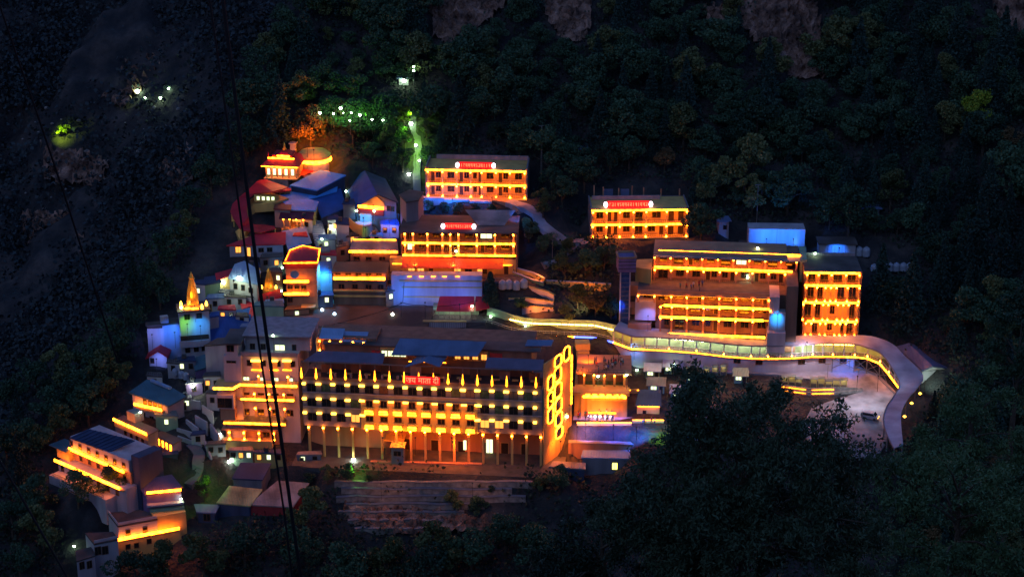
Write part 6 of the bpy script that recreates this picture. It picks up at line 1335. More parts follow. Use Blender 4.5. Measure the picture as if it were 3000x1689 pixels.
for k, (xa, xb, y) in enumerate(((980, 1560, 1428), (1000, 1500, 1448), (985, 1540, 1470), (1010, 1420, 1492), (990, 1360, 1514), (1020, 1300, 1538), (1040, 1260, 1562))):
    q = [ground(xa + (xb - xa) * t / 9, y + random.uniform(-3, 3)) for t in range(10)]; r = root("stone_wall", ("topmost", "second", "third", "fourth", "fifth", "sixth", "lowest")[k] + " of the masonry courses stepping down below the lodge forecourt", "wall", q[0], "masonry courses under the lodge"); curvewall("wall", r, q, 1.25, .7, "stone", 1.2); curvewall("coping", r, [p + V((0, -.12, 1.25)) for p in q], .16, .9, "wall_grey", 0)
F = site(1085, 1380, -3); r = root("glow_wall", "low wall with two dull orange light lines under the lodge's forecourt", "wall", F.O); u0, u1 = F.U(1085, 1370), F.U(1412, 1374); F.part("wall", r, "wall_pink", u0, u1, F.Z(1085, 1380) - 2, F.Z(1085, 1352), 0, 1.0)
for y in (1361, 1370): F.part("light_strip", r, "light_dull", u0 + 1, u1 - 1, F.Z(1085, y) - .12, F.Z(1085, y) + .12, -.2, -.05)
for p, lb in (([(300, 180), (420, 140), (480, 205), (370, 330), (290, 300)], "dim rock scar round the four lamps on the left mountainside"), ([(120, 430), (330, 470), (300, 560), (130, 540)], "dim broken rock on the left mountainside"), ([(60, 620), (270, 640), (250, 770), (70, 740)], "low dim rock scar near the left frame edge"), ([(450, 480), (560, 430), (600, 520), (500, 600)], "dim rock scar left of the temple quarter")): rock_face(lb, p, 2.2)
for k, (x0, x1, y, lb) in enumerate(((1690, 1850, 1246, "lit parapet before the glowing orange hall's crowd"), (1852, 1945, 1238, "lit parapet below the small orange kiosk"), (1842, 1872, 1150, "short lit parapet right of the crowd terrace"), (1730, 1850, 1052, "lit parapet behind the crowd terrace roof"))):
    q = [ground(x0 + (x1 - x0) * t / 4, y) for t in range(5)]; r = root("terrace_parapet", "low amber " + lb, "parapet", q[0]); curvewall("wall", r, q, .9, .35, "wall_cream", 1.5); MB().bar(q[0] + V((0, -.12, .75)), q[-1] + V((0, -.12, .75)), .12, .14).build("light_strip", "light_amber_soft", r)
# singles one can name
tree("cypress", ground(1437, 905), 1.0, "dark pointed cypress standing in front of the violet retaining wall", name="cypress_tree")
tree("rust", ground(912, 452), 1.25, "orange lit tree rising behind the round hall", name="tree", sz=1.15)
tree("dark1", ground(2055, 722), 1.3, "dark bushy tree hiding the right end of the garden lodge"); tree("olive0", ground(1590, 640), .8, "tree lit orange on one side at the right end of the topmost lodge"); tree("olive1", ground(1548, 716), .75, "olive tree beside the right end of the middle lodge")
for k, (px, py, s, lb) in enumerate(((1655, 822, .75, "left upper garden tree below the winding grey path"), (1715, 812, .8, "middle upper garden tree left of the lift tower's head"), (1770, 800, .8, "right upper garden tree touching the lift tower's head"), (1690, 905, .7, "left lower garden tree above the lamp lit walkway"), (1745, 930, .75, "lit garden tree just left of the lift tower's foot"), (1790, 935, .6, "small dark garden tree at the lift tower's foot"), (1660, 948, .5, "small tree at the left end of the garden above the walkway"), (1525, 915, .45, "small dark tree on the orange ramp walls' left end"), (1600, 745, .6, "dark tree between the winding path and the ramp parapets"), (1660, 760, .6, "dark tree right under the winding grey path's lower end"))): tree(("olive0", "dark0", "dark2", "olive1", "rust", "dark3", "olive0", "dark1", "dark2", "olive1")[k], ground(px, py), s, lb)
for k, (px, py) in enumerate(((1255, 622), (1300, 628), (1345, 632), (1395, 632), (1440, 636))): tree("bush", ground(px, py), 1.1, f"dark shrub below the blue lit low wall, {ORD[k] if k < 4 else 'rightmost'} of five", "shrubs under the topmost lodge", "shrub", "shrub")
tree("lime", ground(2868, 400), 1.15, "bright yellow green tree standing out in the upper right forest", sz=1.1); tree("olive1", ground(2765, 420), 1.2, "olive green tree left of the bright yellow green one"); tree("rust", ground(2955, 455), .8, "small rusty brown tree right of the bright yellow green one")
tree("olive0", ground(165, 1320), 1.15, "round crowned tree above the slate roofed lodge at far left"); tree("olive1", ground(600, 1465), .6, "small tree lit yellow green under the white lamp by the sheds"); tree("dark0", ground(330, 1465), .9, "dark tree covering the foot of the slate roofed lodge"); tree("dark2", ground(230, 1480), .9, "dark tree at the slate roofed lodge's left corner")
tree("olive0", ground(900, 1560), 1.1, "leafy tree standing over the worn grey shed"); tree("lime", hill(186, 405), .55, "tiny tree lit yellow by a lamp on the dark mountainside at left", sz=.7)
for k, (px, py, s) in enumerate(((1290, 1690, 1.3), (1380, 1685, 1.2), (1000, 1740, 1.3), (1140, 1735, 1.3), (870, 1675, 1.2), (720, 1665, 1.1), (600, 1705, 1.2), (1480, 1625, 1.1), (1560, 1685, 1.3), (480, 1720, 1.1), (400, 1750, 1.2), (1240, 1760, 1.3))): tree(("olive0", "dark1", "dark0", "olive1", "dark2", "dark3")[k % 6], ground(px, py), s, "dark tree in the wood along the bottom edge below the bare slope", "trees along the bottom edge")
for k, (px, py) in enumerate(((1186, 432), (1250, 412), (1180, 492), (1254, 486), (1184, 372), (1246, 352), (1150, 400), (1100, 372), (1040, 372), (980, 360), (1140, 452), (1075, 420))): tree(("dark0", "olive0", "dark2", "dark1", "olive1", "dark3")[k % 6], ground(px, py), .62 if k < 6 else .85, "tree lit green by the lamps beside the stepped path", "trees along the stepped path")
LF = [(40, 1190), (110, 1150), (190, 1130), (260, 1090), (330, 1040), (60, 1260), (150, 1230), (230, 1190), (300, 1150), (20, 1340), (90, 1320), (60, 1420), (120, 1500), (40, 1560), (130, 1600), (60, 1680), (370, 970), (400, 905), (440, 850), (500, 760), (540, 700), (560, 630), (620, 560), (670, 500), (720, 450), (470, 880), (330, 1120), (260, 1225)]
for k, (px, py) in enumerate(LF): tree(("dark0", "dark2", "olive0", "dark1", "dark3", "pine0")[k % 6], ground(px, py + 20), .95 + .3 * ((k * 7) % 5) / 5, "dark tree on the left flank of the town, above the valley", "trees on the left flank")
for k, (px, py, s) in enumerate(((905, 1420, .55), (960, 1415, .45), (1020, 1412, .5), (1080, 1418, .4), (1330, 1500, .55), (1400, 1520, .6), (1440, 1445, .35), (1580, 1450, .5), (1640, 1440, .7))): tree(("bush", "olive0", "dark0")[k % 3], ground(px, py), s * (1.8 if k % 3 == 0 else 1), "bush on the bare slope just under the lodge forecourt", "bushes under the lodge forecourt", "bush" if k % 3 == 0 else "tree", "bush" if k % 3 == 0 else "tree")
# forest on the slope, one object per tree
cand = []; py = 20
while py < 1790:
    px = 640
    while px < 3090:
        x, y = px + random.uniform(-26, 26), py + random.uniform(-20, 20); px += 66
        if inpoly(x, y, TOWN) or (inpoly(x, y - 75, TOWN) and x < 2500) or bare(x, y) or bare(x, y - 45): continue
        if y > 1420 and x < 1650: continue
        if x < 760 and y > 520: continue
        if 1560 < x < 2620 and y > 1380: continue
        if (2500 < x < 2720 and 750 < y < 905) or (2640 < x < 2830 and 1040 < y < 1190): continue
        P = ground(x, y)
        if P.y > 640 or P.z < 10: continue
        xe = -114 + (min(max(P.y, 380), 640) - 400) * .4
        if P.x < xe - 6: continue
        k = random.choices(["dark0", "dark1", "dark2", "dark3", "olive0", "olive1", "pine0", "pine1", "rust"], [5, 5, 5, 5, 2, 2, 3 if x < 2500 else 9, 3 if x < 2500 else 9, .6])[0]
        cand.append((y, k, P))
    py += 60
cand.sort(key=lambda c: -c[0]); NT = 225; big_v = {"leaf_dark": [], "leaf_pine": [], "leaf_olive": []}
for i, (y, k, P) in enumerate(cand):
    s = random.choice((.55, .75, .9, 1.0, 1.1, 1.25, 1.5)) * random.uniform(.9, 1.1)
    if i < NT: tree(k, P, s, {"d": "dark green broadleaf tree in the forest on the slope", "o": "olive tinged broadleaf tree in the forest on the slope", "p": "dark conifer in the forest on the slope", "r": "brownish broadleaf tree in the forest on the slope"}[k[0]], "forest trees on the slope", name="pine_tree" if k[0] == "p" else "tree")
    else:
        cm = PROTO[k][0]; co = np.empty(len(cm.vertices) * 3, np.float32); cm.vertices.foreach_get("co", co); co = co.reshape(-1, 3) * s; an = random.uniform(0, 6.28); ca, sa = math.cos(an), math.sin(an)
        co = np.stack([co[:, 0] * ca - co[:, 1] * sa + P.x, co[:, 0] * sa + co[:, 1] * ca + P.y, co[:, 2] + P.z], 1); big_v["leaf_pine" if k[0] == "p" else ("leaf_olive" if k[0] == "o" else "leaf_dark")].append(co)
parts = [(m, np.concatenate(v)) for m, v in big_v.items() if v]
if parts:
    me = leafmesh("mountain_forest", np.concatenate([p[1] for p in parts]), parts[0][0]); idx = []
    for i, (m, v) in enumerate(parts):
        if i: me.materials.append(M[m])
        idx += [i] * (len(v) // 4)
    me.polygons.foreach_set("material_index", idx[:len(me.polygons)]); o = link(bpy.data.objects.new("mountain_forest", me)); tag(o, "dense dim forest high on the slope behind the town", "forest", None, "stuff")
print("TREES", len(cand))
# undergrowth: uncountable
g = np.random.default_rng(5); pts = []
for _ in range(26000):
    px, py = g.uniform(-40, 3040), g.uniform(-40, 1720)
    if bare(px, py) and g.uniform() < .93: continue
    if inpoly(px, py, TOWN) and not (1600 < px < 1800 and 700 < py < 930): continue
    d = ray(px, py)
    P = hill(px, py)
    if P.y > 660 or P.x < -114 + (min(max(P.y, 380), 640) - 400) * .4 - 12: continue
    pts.append((P.x, P.y, terr(P.x, P.y)))
pts = np.array(pts); C = np.repeat(pts, 5, 0) + g.normal(size=(len(pts) * 5, 3)) * np.array([1.0, 1.0, .6]) + np.array([0, 0, .9])
o = link(bpy.data.objects.new("undergrowth", leafmesh("undergrowth", quads(C, g.uniform(.5, 1.1, len(C)), .8, .2, 6), "leaf_scrub"))); tag(o, "low dark scrub covering the slope between the trees", "undergrowth", None, "stuff")
pts = []
for _ in range(7000):
    px, py = g.uniform(-60, 950), g.uniform(-60, 1500)
    P = hill(px, py)
    if P.y > 750 or P.x > -114 + (min(max(P.y, 380), 640) - 400) * .4 - 8: continue
    P.z = terr(P.x, P.y)
    nz = math.sin(P.x * .05 + 1) * math.sin(P.y * .043) + .5 * math.sin(P.x * .13 + P.y * .1)
    if nz < -.25 and g.uniform() < .75: continue
    pts.append(P)
pts = np.array([tuple(p) for p in pts]); C = np.repeat(pts, 14, 0) + g.normal(size=(len(pts) * 14, 3)) * np.array([1.6, 1.6, 1.3]) + np.array([0, 0, 1.8])
o = link(bpy.data.objects.new("far_woodland", leafmesh("far_woodland", quads(C, g.uniform(.7, 1.7, len(C)), .8, .2, 8), "bush_far"))); tag(o, "dim scrub and woodland on the dark mountainside left of the town", "woodland", None, "stuff")
# boulders on the far slope are pale specks
protoB = None
for k in range(34):
    px, py = random.uniform(60, 600), random.uniform(300, 640)
    P = hill(px, py)
    if protoB is None:
        mb = MB(); mb.lathe((0, 0, 0), [(.9, -.5), (1.3, .2), (1.0, .9), (.4, 1.3)], 7); protoB = mb.build("boulder", "rock_pale" if "rock_pale" in M else "stone"); o = protoB
    else: o = protoB.copy(); COL.objects.link(o)
    s = random.uniform(.18, .5); o.location = V((P.x, P.y, terr(P.x, P.y) + 1.6)); o.scale = (s * 1.4, s, s); o.rotation_euler = (random.uniform(-.3, .3), 0, random.uniform(0, 6)); tag(o, "pale boulder showing as a speck on the dark mountainside at left", "boulder", "boulders on the dark mountainside")

# ------------------------------------------------------------------ the big near tree and its neighbours
def near_tree(label, cpx, cpy, Y, rx, rz, n, leaf, seed, m="leaf_near", nb=60, lobes=()):
    c = atY(cpx, cpy, Y); g = np.random.default_rng(seed); sc = (c - CAM).length / FOC; Rx, Rz = rx * sc, rz * sc
    B = V((c.x + .4, c.y + .3, base_h(c.x, c.y) - .3)); r = root("tree", label, "tree", B)
    tips = []; mb = MB(); top = c + V((0, 0, Rz * .55)); mid = B.lerp(c, .55) + V((.25, .1, 0)); fork = c + V((0, 0, -Rz * .75))
    mb.tube([B, mid, fork, c + V((.1, 0, -Rz * .1)), top], [.34, .27, .22, .12, .03], 9)
    C = []; nl = len(lobes); k = n // (nb + nl)
    for b in range(nb + nl):
        th = g.uniform(0, 2 * math.pi); cz = g.uniform(-.95, 1) ; cr = math.sqrt(max(0, 1 - cz * cz)); rr = g.uniform(.55, 1.0) if b > 5 else .3
        q = c + V((Rx * rr * cr * math.cos(th), Rx * rr * cr * math.sin(th) * .9, Rz * rr * cz)); st = fork.lerp(top, min(.95, max(0, .15 + .5 * (cz * rr + .6)))) 
        if b >= nb: q = atY(lobes[b - nb][0], lobes[b - nb][1], Y + g.uniform(-1.5, 1.5))
        md = st.lerp(q, .5) + V((0, 0, .25)); 
        if b % 2 == 0: mb.tube([st, md, q], [.07, .045, .015], 5)
        br = Rx * g.uniform(.14, .27) if b < nb else lobes[b - nb][2] * sc * .8; nt = 14
        for t in range(nt):      # twigs carrying drooping leaves
            d = g.normal(size=3); d /= np.linalg.norm(d); d[2] *= .6; e = np.array(q) + d * br * g.uniform(.5, 1.5); w = np.array(q)
            tt = g.uniform(.25, 1.05, size=(k // nt, 1)); C.append(w + (e - w) * tt + g.normal(0, leaf * .55, size=(k // nt, 3)) - np.array([0, 0, .5]) * br * .3 * tt ** 2)
    mb.build("trunk", "bark", r)
    C = np.concatenate(C); me = leafmesh("crown", quads(C, g.uniform(.6, 1.25, len(C)) * leaf, .34, .75, seed) - np.array(B), m); o = link(bpy.data.objects.new("crown", me)); o.parent = r
near_tree("big dark leafy tree nearest the camera, covering the lower right of the town", 2185, 1490, 62, 410, 345, 105000, .20, 50, nb=105, lobes=[(2032, 1100, 75, 90), (2005, 1175, 100, 90), (2080, 1195, 110, 90), (2200, 1165, 90, 80), (2045, 1150, 85, 70), (2110, 1215, 110, 70), (2250, 1225, 110, 70), (2170, 1280, 130, 70), (1985, 1290, 90, 60), (2050, 1250, 90, 70), (2330, 1250, 110, 70), (2460, 1310, 100, 70), (1915, 1345, 75, 55), (1840, 1425, 90, 70), (1800, 1500, 100, 70)])
near_tree("dark tree filling the bottom middle right, left of the big near tree", 1760, 1660, 64, 260, 190, 17000, .20, 52, nb=34)
near_tree("dark drooping tree in the bottom right corner", 2800, 1560, 80, 330, 300, 34000, .24, 53, m="leaf_right", nb=55)
near_tree("dark tree behind the bottom right corner tree, by the walkway's end", 2840, 1260, 110, 190, 240, 16000, .26, 54, m="leaf_right", nb=36)
near_tree("dark tree at the right frame edge above the bottom corner tree", 2980, 1080, 130, 150, 260, 14000, .3, 55, m="leaf_right", nb=30)

# ------------------------------------------------------------------ ropeway cables in front of the view
def cable(label, pts, r_, Ys):
    P = [atY(px, py, y) for (px, py), y in zip(pts, Ys)]
    mb = MB(); Q = []
    for i in range(len(P) - 1):
        for k in range(8): Q.append(P[i].lerp(P[i + 1], k / 8))
    Q.append(P[-1]); mb.tube(Q, r_, 8); o = mb.build("cable", "cable_black"); tag(o, label, "cable", "cables crossing the view")
cable("thinner of the two black cables hanging close together over the left of the town", [(608, -40), (672, 400), (716, 716), (763, 1040), (833, 1503), (862, 1740)], .036, [60, 60, 60, 60, 60, 60])
cable("thicker black cable, right of the pair over the left of the town", [(648, -40), (704, 400), (747, 740), (789, 1040), (866, 1585), (890, 1740)], .060, [60, 60, 60, 60, 60, 60])
cable("thin black cable slanting down the far left edge", [(-10, -10), (50, 167), (109, 334), (186, 563), (262, 800), (345, 1060)], .034, [60, 60.5, 61, 62, 63, 64])
cable("black cable crossing the bottom left corner", [(-30, 1300), (60, 1450), (120, 1555), (215, 1720)], .042, [60, 60, 60, 60])

for k, (pts, lb) in enumerate((([(700, 1000), (880, 968), (1070, 925), (1180, 886), (1185, 800)], "upper sagging black wire over the dark flat roof"), ([(1180, 886), (1240, 892), (1290, 896), (1400, 880)], "short black wire from the violet wall to the red pavilion roof"), ([(900, 1012), (1100, 996), (1235, 968), (1420, 950)], "lower black wire along the dark flat roof's front"))):
    Q = [hill(px, py + 60) for px, py in pts]; Q = [atY(px, py, q.y) for (px, py), q in zip(pts, Q)]; W_ = []
    for i in range(len(Q) - 1):
        for j in range(6): t = j / 6; W_.append(Q[i].lerp(Q[i + 1], t) - V((0, 0, 1.2 * t * (1 - t))))
    mb = MB(); mb.tube(W_ + [Q[-1]], .07, 5); tag(mb.build("power_line", "cable_black"), lb, "wire", "wires over the flat roof")
# ================================================================== lamps, floodlights, people: found by sight line
bpy.context.view_layer.update(); DG = bpy.context.evaluated_depsgraph_get()
def hit(px, py, t0=250.0):
    d = ray(px, py).normalized(); ok, loc, nor, idx, ob, mtx = scn.ray_cast(DG, CAM + d * t0, d)
    return (V(loc), V(nor)) if ok else (ground(px, py), V((0, 0, 1)))
def lampmesh():
    mb = MB(); mb.lathe((0, 0, 0), [(.05, -.32), (.24, -.2), (.32, 0), (.24, .2), (.05, .32)], 12); return mb
LAMPS = {}
def street_lamp(px, py, label, m="lamp_white", s=1.0, back=.9, group="white lamps about the town", polemax=7.0):
    P, N = hit(px, py); d = ray(px, py).normalized(); H = P - d * back
    r = root("street_lamp", label, "lamp", H, group)
    key = m
    if key not in LAMPS:
        o = lampmesh().build("globe", m); LAMPS[key] = o.data; bpy.data.objects.remove(o)
    o = bpy.data.objects.new("globe", LAMPS[key]); link(o); o.parent = r; o.scale = (s, s, s)
    gz = terr(H.x, H.y); L = min(polemax, max(1.2, H.z - gz))
    mb = MB(); mb.tube([H + V((0, .12, -.28 * s)), H + V((0, .12, -L))], [.05, .08], 6); mb.build("pole", "rail_metal", r)
    mb = MB(); mb.lathe(H, [(.10, .28 * s), (.34 * s, .30 * s), (.10, .46 * s)], 10); mb.build("cap", "rail_dark", r)
WL = [(700, 812, "on the front of the green lit gabled house"), (655, 827, "left of the green lit gabled house, over the side house"), (825, 851, "beside the tower house's amber bars"), (530, 900, "at the left corner of the golden spire's terrace"), (565, 1130, "above the zig zag stairs, near the teal roof"), (643, 1271, "between the stair walls and the stacked strip lodge"), (672, 1350, "over the bright green foliage by the slate blue shed"), (1036, 1345, "on the slope just under the lodge's forecourt, left part"), (1198, 510, "at the foot of the stepped path by the topmost lodge"), (1045, 617, "at the left foot of the orange gable"), (1096, 618, "under the middle of the orange gable"), (970, 668, "below the navy hall, over the lane"), (943, 700, "in the lane between the grey tilted roof and the curved terrace"), (827, 783, "under the wide red roofed house"), (800, 982, "on the dark roof right of the navy sheet roof"), (1383, 896, "on the dark red roof of the walkway pavilion"), (1437, 926, "where the walkway leaves the red roofed pavilion"), (1539, 953, "above the first bend of the walkway"), (1752, 1101, "over the pillared crowd terrace, left one"), (1836, 1098, "over the pillared crowd terrace, right one"), (1866, 1083, "just right of the crowd terrace"), (1974, 1066, "by the post above the big tree's top"), (1662, 1219, "at the foot of the orange end wall"), (1975, 1250, "above the green glow left of the big tree"), (2220, 726, "at the foot of the blue lit tank wall"), (2388, 742, "between the tank wall and the narrow lodge's roof"), (530, 1460, "on the corner under the plum sheet roof"), (217, 1598, "on the steps in the bottom left corner"), (411, 1206, "at the left end of the teal roofed house's strip"), (1013, 560, "in the green lit arch beside the slate gabled hall"), (1336, 735, "in the middle bay of the middle lodge"), (2190, 812, "on the upper gallery of the terraced lodge")]
for px, py, w in WL:
    big = (px, py) in ((700, 812), (655, 827), (1198, 510), (970, 668), (672, 1350), (1036, 1345), (643, 1271), (565, 1130))
    street_lamp(px, py, "white lamp " + w, "lamp_white" if big else "lamp_white_far", 1.25 if big else .8)
FL = [(402, 267, 1.9, "largest of the four lamps on the dark mountainside at left"), (470, 287, 1.1, "lower right of the four lamps on the dark mountainside"), (494, 259, 1.0, "upper right of the four lamps on the dark mountainside"), (425, 287, .7, "faintest of the four lamps on the dark mountainside"), (937, 331, 1.1, "leftmost of the lamp row above the orange lit tree"), (977, 333, .7, "second of the lamp row above the orange lit tree"), (998, 317, 1.1, "highest of the lamp row above the orange lit tree"), (1005, 331, .7, "directly under the highest of the lamp row"), (1029, 331, .7, "fifth along the lamp row left of the stepped path"), (1054, 337, 1.0, "bright one right in the lamp row left of the stepped path"), (1025, 353, .6, "lowest dim one of the lamp row left of the stepped path"), (1090, 350, .7, "left of the two dim lamps nearest the stepped path"), (1122, 352, .7, "right of the two dim lamps nearest the stepped path"), (1184, 236, 1.7, "beside the tiny white hut high on the slope"), (1212, 196, .8, "topmost lamp high on the slope"), (1212, 207, .8, "just under the topmost lamp high on the slope"), (1204, 362, 1.5, "brightest on the stepped path, near its upper end"), (1218, 425, 1.0, "halfway down the stepped path, lighting leaves green"), (1228, 470, .8, "on the lower part of the stepped path")]
for px, py, s, w in FL: street_lamp(px, py, "white lamp, " + w if "lamp" not in w else "white light, " + w, "lamp_white_far", s, 1.5, "lamps on the dark slopes", 4.0)

def flood(px, py, col, watts, ang, label, dist=5.0, dy=2.0, blend=1.0):
    """coloured floodlight on a short post, aimed at the wall seen at this pixel"""
    if col[2] > .9 and col[0] < .4: watts *= 2.4
    ang = min(165, ang * 1.45)
    P, N = hit(px, py); h = V((N.x, N.y, 0)); h = h.normalized() if h.length > .3 else V((0, -1, 0))
    if h.y > 0: h = V((0, -1, 0))
    Q = P + h * dist + V((0, 0, dy)); r = root("floodlight", label, "floodlight", Q, "coloured floodlights")
    a = (P - Q).normalized(); mb = MB(); mb.bar(Q - a * .18, Q + a * .1, .34, .28); mb.build("housing", "rail_dark", r)
    gz = terr(Q.x, Q.y); mb = MB(); mb.bar(Q + V((0, 0, -.1)) - a * .2, V((Q.x, Q.y, max(gz, Q.z - 4))) - a * .2, .08); mb.build("post", "rail_dark", r)
    ld = bpy.data.lights.new("beam", 'SPOT'); ld.energy = watts; ld.color = col; ld.spot_size = R(ang); ld.spot_blend = blend; ld.shadow_soft_size = .15
    lo = bpy.data.objects.new("beam", ld); link(lo); lo.parent = r; lo.location = a * .25; lo.rotation_euler = a.to_track_quat('-Z', 'Y').to_euler()
BL = (.015, .17, 1.0); VI = (.18, .25, 1.0); GR = (.25, 1.0, .08); CY = (.02, .35, 1.0)
flood(583, 955, CY, 420, 50, "blue floodlight washing the white building under the golden spire"); flood(545, 950, GR, 900, 40, "green floodlight beside the blue one under the golden spire")
flood(500, 975, BL, 550, 60, "blue floodlight on the taller white annex at far left"); flood(450, 980, VI, 260, 60, "violet floodlight on the leftmost white block"); flood(468, 1055, VI, 260, 50, "violet floodlight on the tiny red roofed gatehouse", 4)
flood(935, 812, CY, 1500, 120, "blue floodlight drenching the house beside the tower house", 2.5, 2.5); flood(705, 842, (.72, 1, .6), 700, 120, "added pale green fill light on the gabled house beside the golden spire", 3.5, 3); flood(1068, 645, CY, 500, 60, "blue floodlight on the curved terrace under the gabled hall", 4); flood(1068, 678, GR, 110, 40, "small green floodlight on the drum of the curved terrace", 3); flood(1145, 652, BL, 900, 60, "blue floodlight on the curling right wall of the curved terrace")  # pale green flood added to brighten the gabled house beyond its lamps
flood(1180, 850, BL, 450, 80, "blue floodlight at the left end of the tall retaining wall", 6, -1); flood(1250, 845, VI, 300, 90, "violet floodlight in the middle of the tall retaining wall", 7, -1); flood(1350, 850, (.08, .16, 1), 420, 90, "blue floodlight at the right end of the tall retaining wall", 7, -1)
flood(1245, 590, BL, 500, 80, "blue floodlight at the left end of the topmost lodge's low wall", 4); flood(1330, 592, BL, 700, 100, "blue floodlight in the middle of the topmost lodge's low wall", 4); flood(1400, 596, BL, 450, 90, "blue floodlight at the right end of the topmost lodge's low wall", 4)
flood(2240, 692, BL, 900, 90, "blue floodlight on the left half of the long tank wall", 5, 1, 1.0); flood(2318, 692, BL, 900, 90, "blue floodlight on the right half of the long tank wall", 5, 1, 1.0); flood(2258, 713, GR, 70, 34, "green spotlight low on the left half of the tank wall", 3, -.5); flood(2330, 708, GR, 70, 34, "green spotlight low on the right half of the tank wall", 3, -.5); flood(2452, 733, BL, 700, 55, "blue floodlight on the middle of the dark shed", 4)
flood(1900, 930, VI, 350, 60, "violet floodlight on the terraced lodge's white left wing", 4); flood(2276, 932, CY, 1300, 34, "cyan spotlight streaking the terraced lodge's stair tower", 4, 2.5); flood(1815, 895, BL, 800, 30, "blue spotlight on the lift tower's glass shaft", 4)
flood(1722, 1266, VI, 1500, 60, "violet floodlight on the yard wall, left end", 4.0, 4); flood(1795, 1270, (.08, .13, 1), 2000, 64, "blue violet floodlight on the yard wall, middle", 4.0, 4); flood(1870, 1275, BL, 2400, 70, "blue floodlight on the yard wall by the big tree", 4, 4); flood(1935, 1282, GR, 2600, 60, "green floodlight on the yard wall behind the big tree's leaves", 4, 4); flood(2040, 1272, BL, 3000, 70, "blue floodlight hidden behind the big tree", 6, 3)
flood(2480, 1090, BL, 700, 60, "blue floodlight on the road at the bend", 3, 6); flood(1858, 1028, CY, 500, 50, "cyan floodlight under the walkway, left end of the road", 3, 3); flood(2560, 1180, (.7, .8, 1), 1300, 120, "violet floodlight over the road's outer bend", 3, 8); flood(2350, 1080, (.9, .75, .95), 1500, 140, "pale floodlight over the road's upper run", 3, 8); flood(2500, 1180, (.7, .8, 1), 1300, 120, "violet floodlight over the road's inner bend", 3, 8)
flood(2745, 1115, (.7, 1, .8), 500, 110, "pale green light on the gable of the hall at the walkway's bend", 4, 1)
flood(1515, 640, BL, 600, 60, "blue floodlight at the upper end of the winding path", 4, 3)
flood(610, 1400, (.3, 1, .05), 900, 90, "green spotlight on the foliage by the slate blue shed", 3, 3); flood(1040, 1385, (.25, 1, .08), 450, 110, "green spotlight on the scrub under the lodge forecourt", 3, 3)
for px, py, lb in ((1212, 432, "halfway down"), (1206, 352, "at the top of"), (1224, 478, "low on"), (1190, 390, "left of")): flood(px, py, (.35, 1.0, .05), 900, 120, "green spotlight on the leaves " + lb + " the stepped path", 3, 3)
for px, lb in ((985, "left end"), (1030, "middle"), (1080, "right end")): flood(px, 345, (.3, 1, .08), 700, 130, "green light on the leaves under the lamp row, " + lb, 4, 3)
flood(1700, 905, (1, .85, .3), 500, 80, "warm floodlight in the garden left of the lift tower", 3, 2); flood(1590, 905, (1, .22, .012), 1800, 80, "orange floodlight on the tiered ramp walls", 5, 1); flood(1560, 812, (1, .22, .012), 1000, 90, "orange floodlight on the ramp parapets", 4, 2); flood(1720, 840, (1, .25, .02), 900, 100, "orange floodlight on the level parapet behind the garden", 4, 2)
flood(1180, 1300, (1, .13, .003), 1900, 130, "orange floodlight under the lodge's arcade, left", 2, 4); flood(1330, 1330, (1, .13, .003), 1900, 135, "orange floodlight under the lodge's arcade, right", 2, 4); flood(1648, 1110, (1, .17, .004), 520, 150, "orange floodlight high on the lodge's end wall", 2.4, 0); flood(1640, 1180, (1, .17, .004), 520, 150, "orange floodlight in the middle of the lodge's end wall", 2.4, 0); flood(1625, 1262, (1, .17, .004), 520, 150, "orange floodlight low on the lodge's end wall", 2.4, 0); flood(1760, 1215, (1, .18, .005), 1500, 120, "orange floodlight before the glowing orange hall", 5, 3); flood(1640, 1330, (1, .2, .01), 1800, 110, "orange floodlight on the yard beside the lodge", 4, 5); flood(1705, 1075, (1, .22, .012), 1500, 80, "orange floodlight on the stair house", 5, 2)
flood(1125, 1195, (1, .19, .004), 1300, 70, "orange floodlight left of the bowed balconies on the long white lodge", 7, -4); flood(1230, 1195, (1, .19, .004), 1500, 70, "orange floodlight in the middle before the bowed balconies of the long white lodge", 7, -4); flood(1335, 1195, (1, .19, .004), 1300, 70, "orange floodlight right of the bowed balconies on the long white lodge", 7, -4); flood(1330, 790, (1, .22, .01), 1200, 130, "orange floodlight on the middle lodge's terrace", 4, 3); flood(1220, 790, (1, .22, .01), 1200, 130, "orange floodlight at the left end of the middle lodge's terrace", 4, 3)
flood(918, 462, (1, .2, .008), 700, 90, "orange floodlight on the round hall's roof", 3, 3); flood(1130, 1440, (1, .33, .08), 320, 150, "added warm fill light over the left masonry courses below the lodge", 6, 5); flood(1390, 1440, (1, .33, .08), 320, 150, "added warm fill light over the right masonry courses below the lodge", 6, 5); flood(1722, 1050, (1, .2, .01), 1600, 140, "orange floodlight between the end wall and the stair house", 3, 2); flood(1690, 1280, (1, .2, .01), 1500, 140, "orange floodlight at the end wall's foot", 3, 4)  # round hall and masonry floods are added; masonry pair imitates forecourt spill
flood(905, 390, (1, .2, .008), 7000, 80, "orange floodlight under the tree behind the round hall", 5, -2); flood(885, 830, (1, .35, .05), 150, 60, "amber floodlight on the tower house's balconies", 3, 2); flood(562, 850, (1, .4, .03), 700, 45, "amber floodlight on the golden spire's front", 5, -2); flood(790, 842, (1, .4, .03), 350, 40, "amber floodlight on the small golden spire", 4, -1); flood(1106, 590, (1, .3, .02), 260, 60, "orange floodlight on the glowing gable", 3, 0)
flood(186, 396, (.6, 1, .05), 2500, 60, "yellow green light on the tiny tree on the dark mountainside", 5, 3)

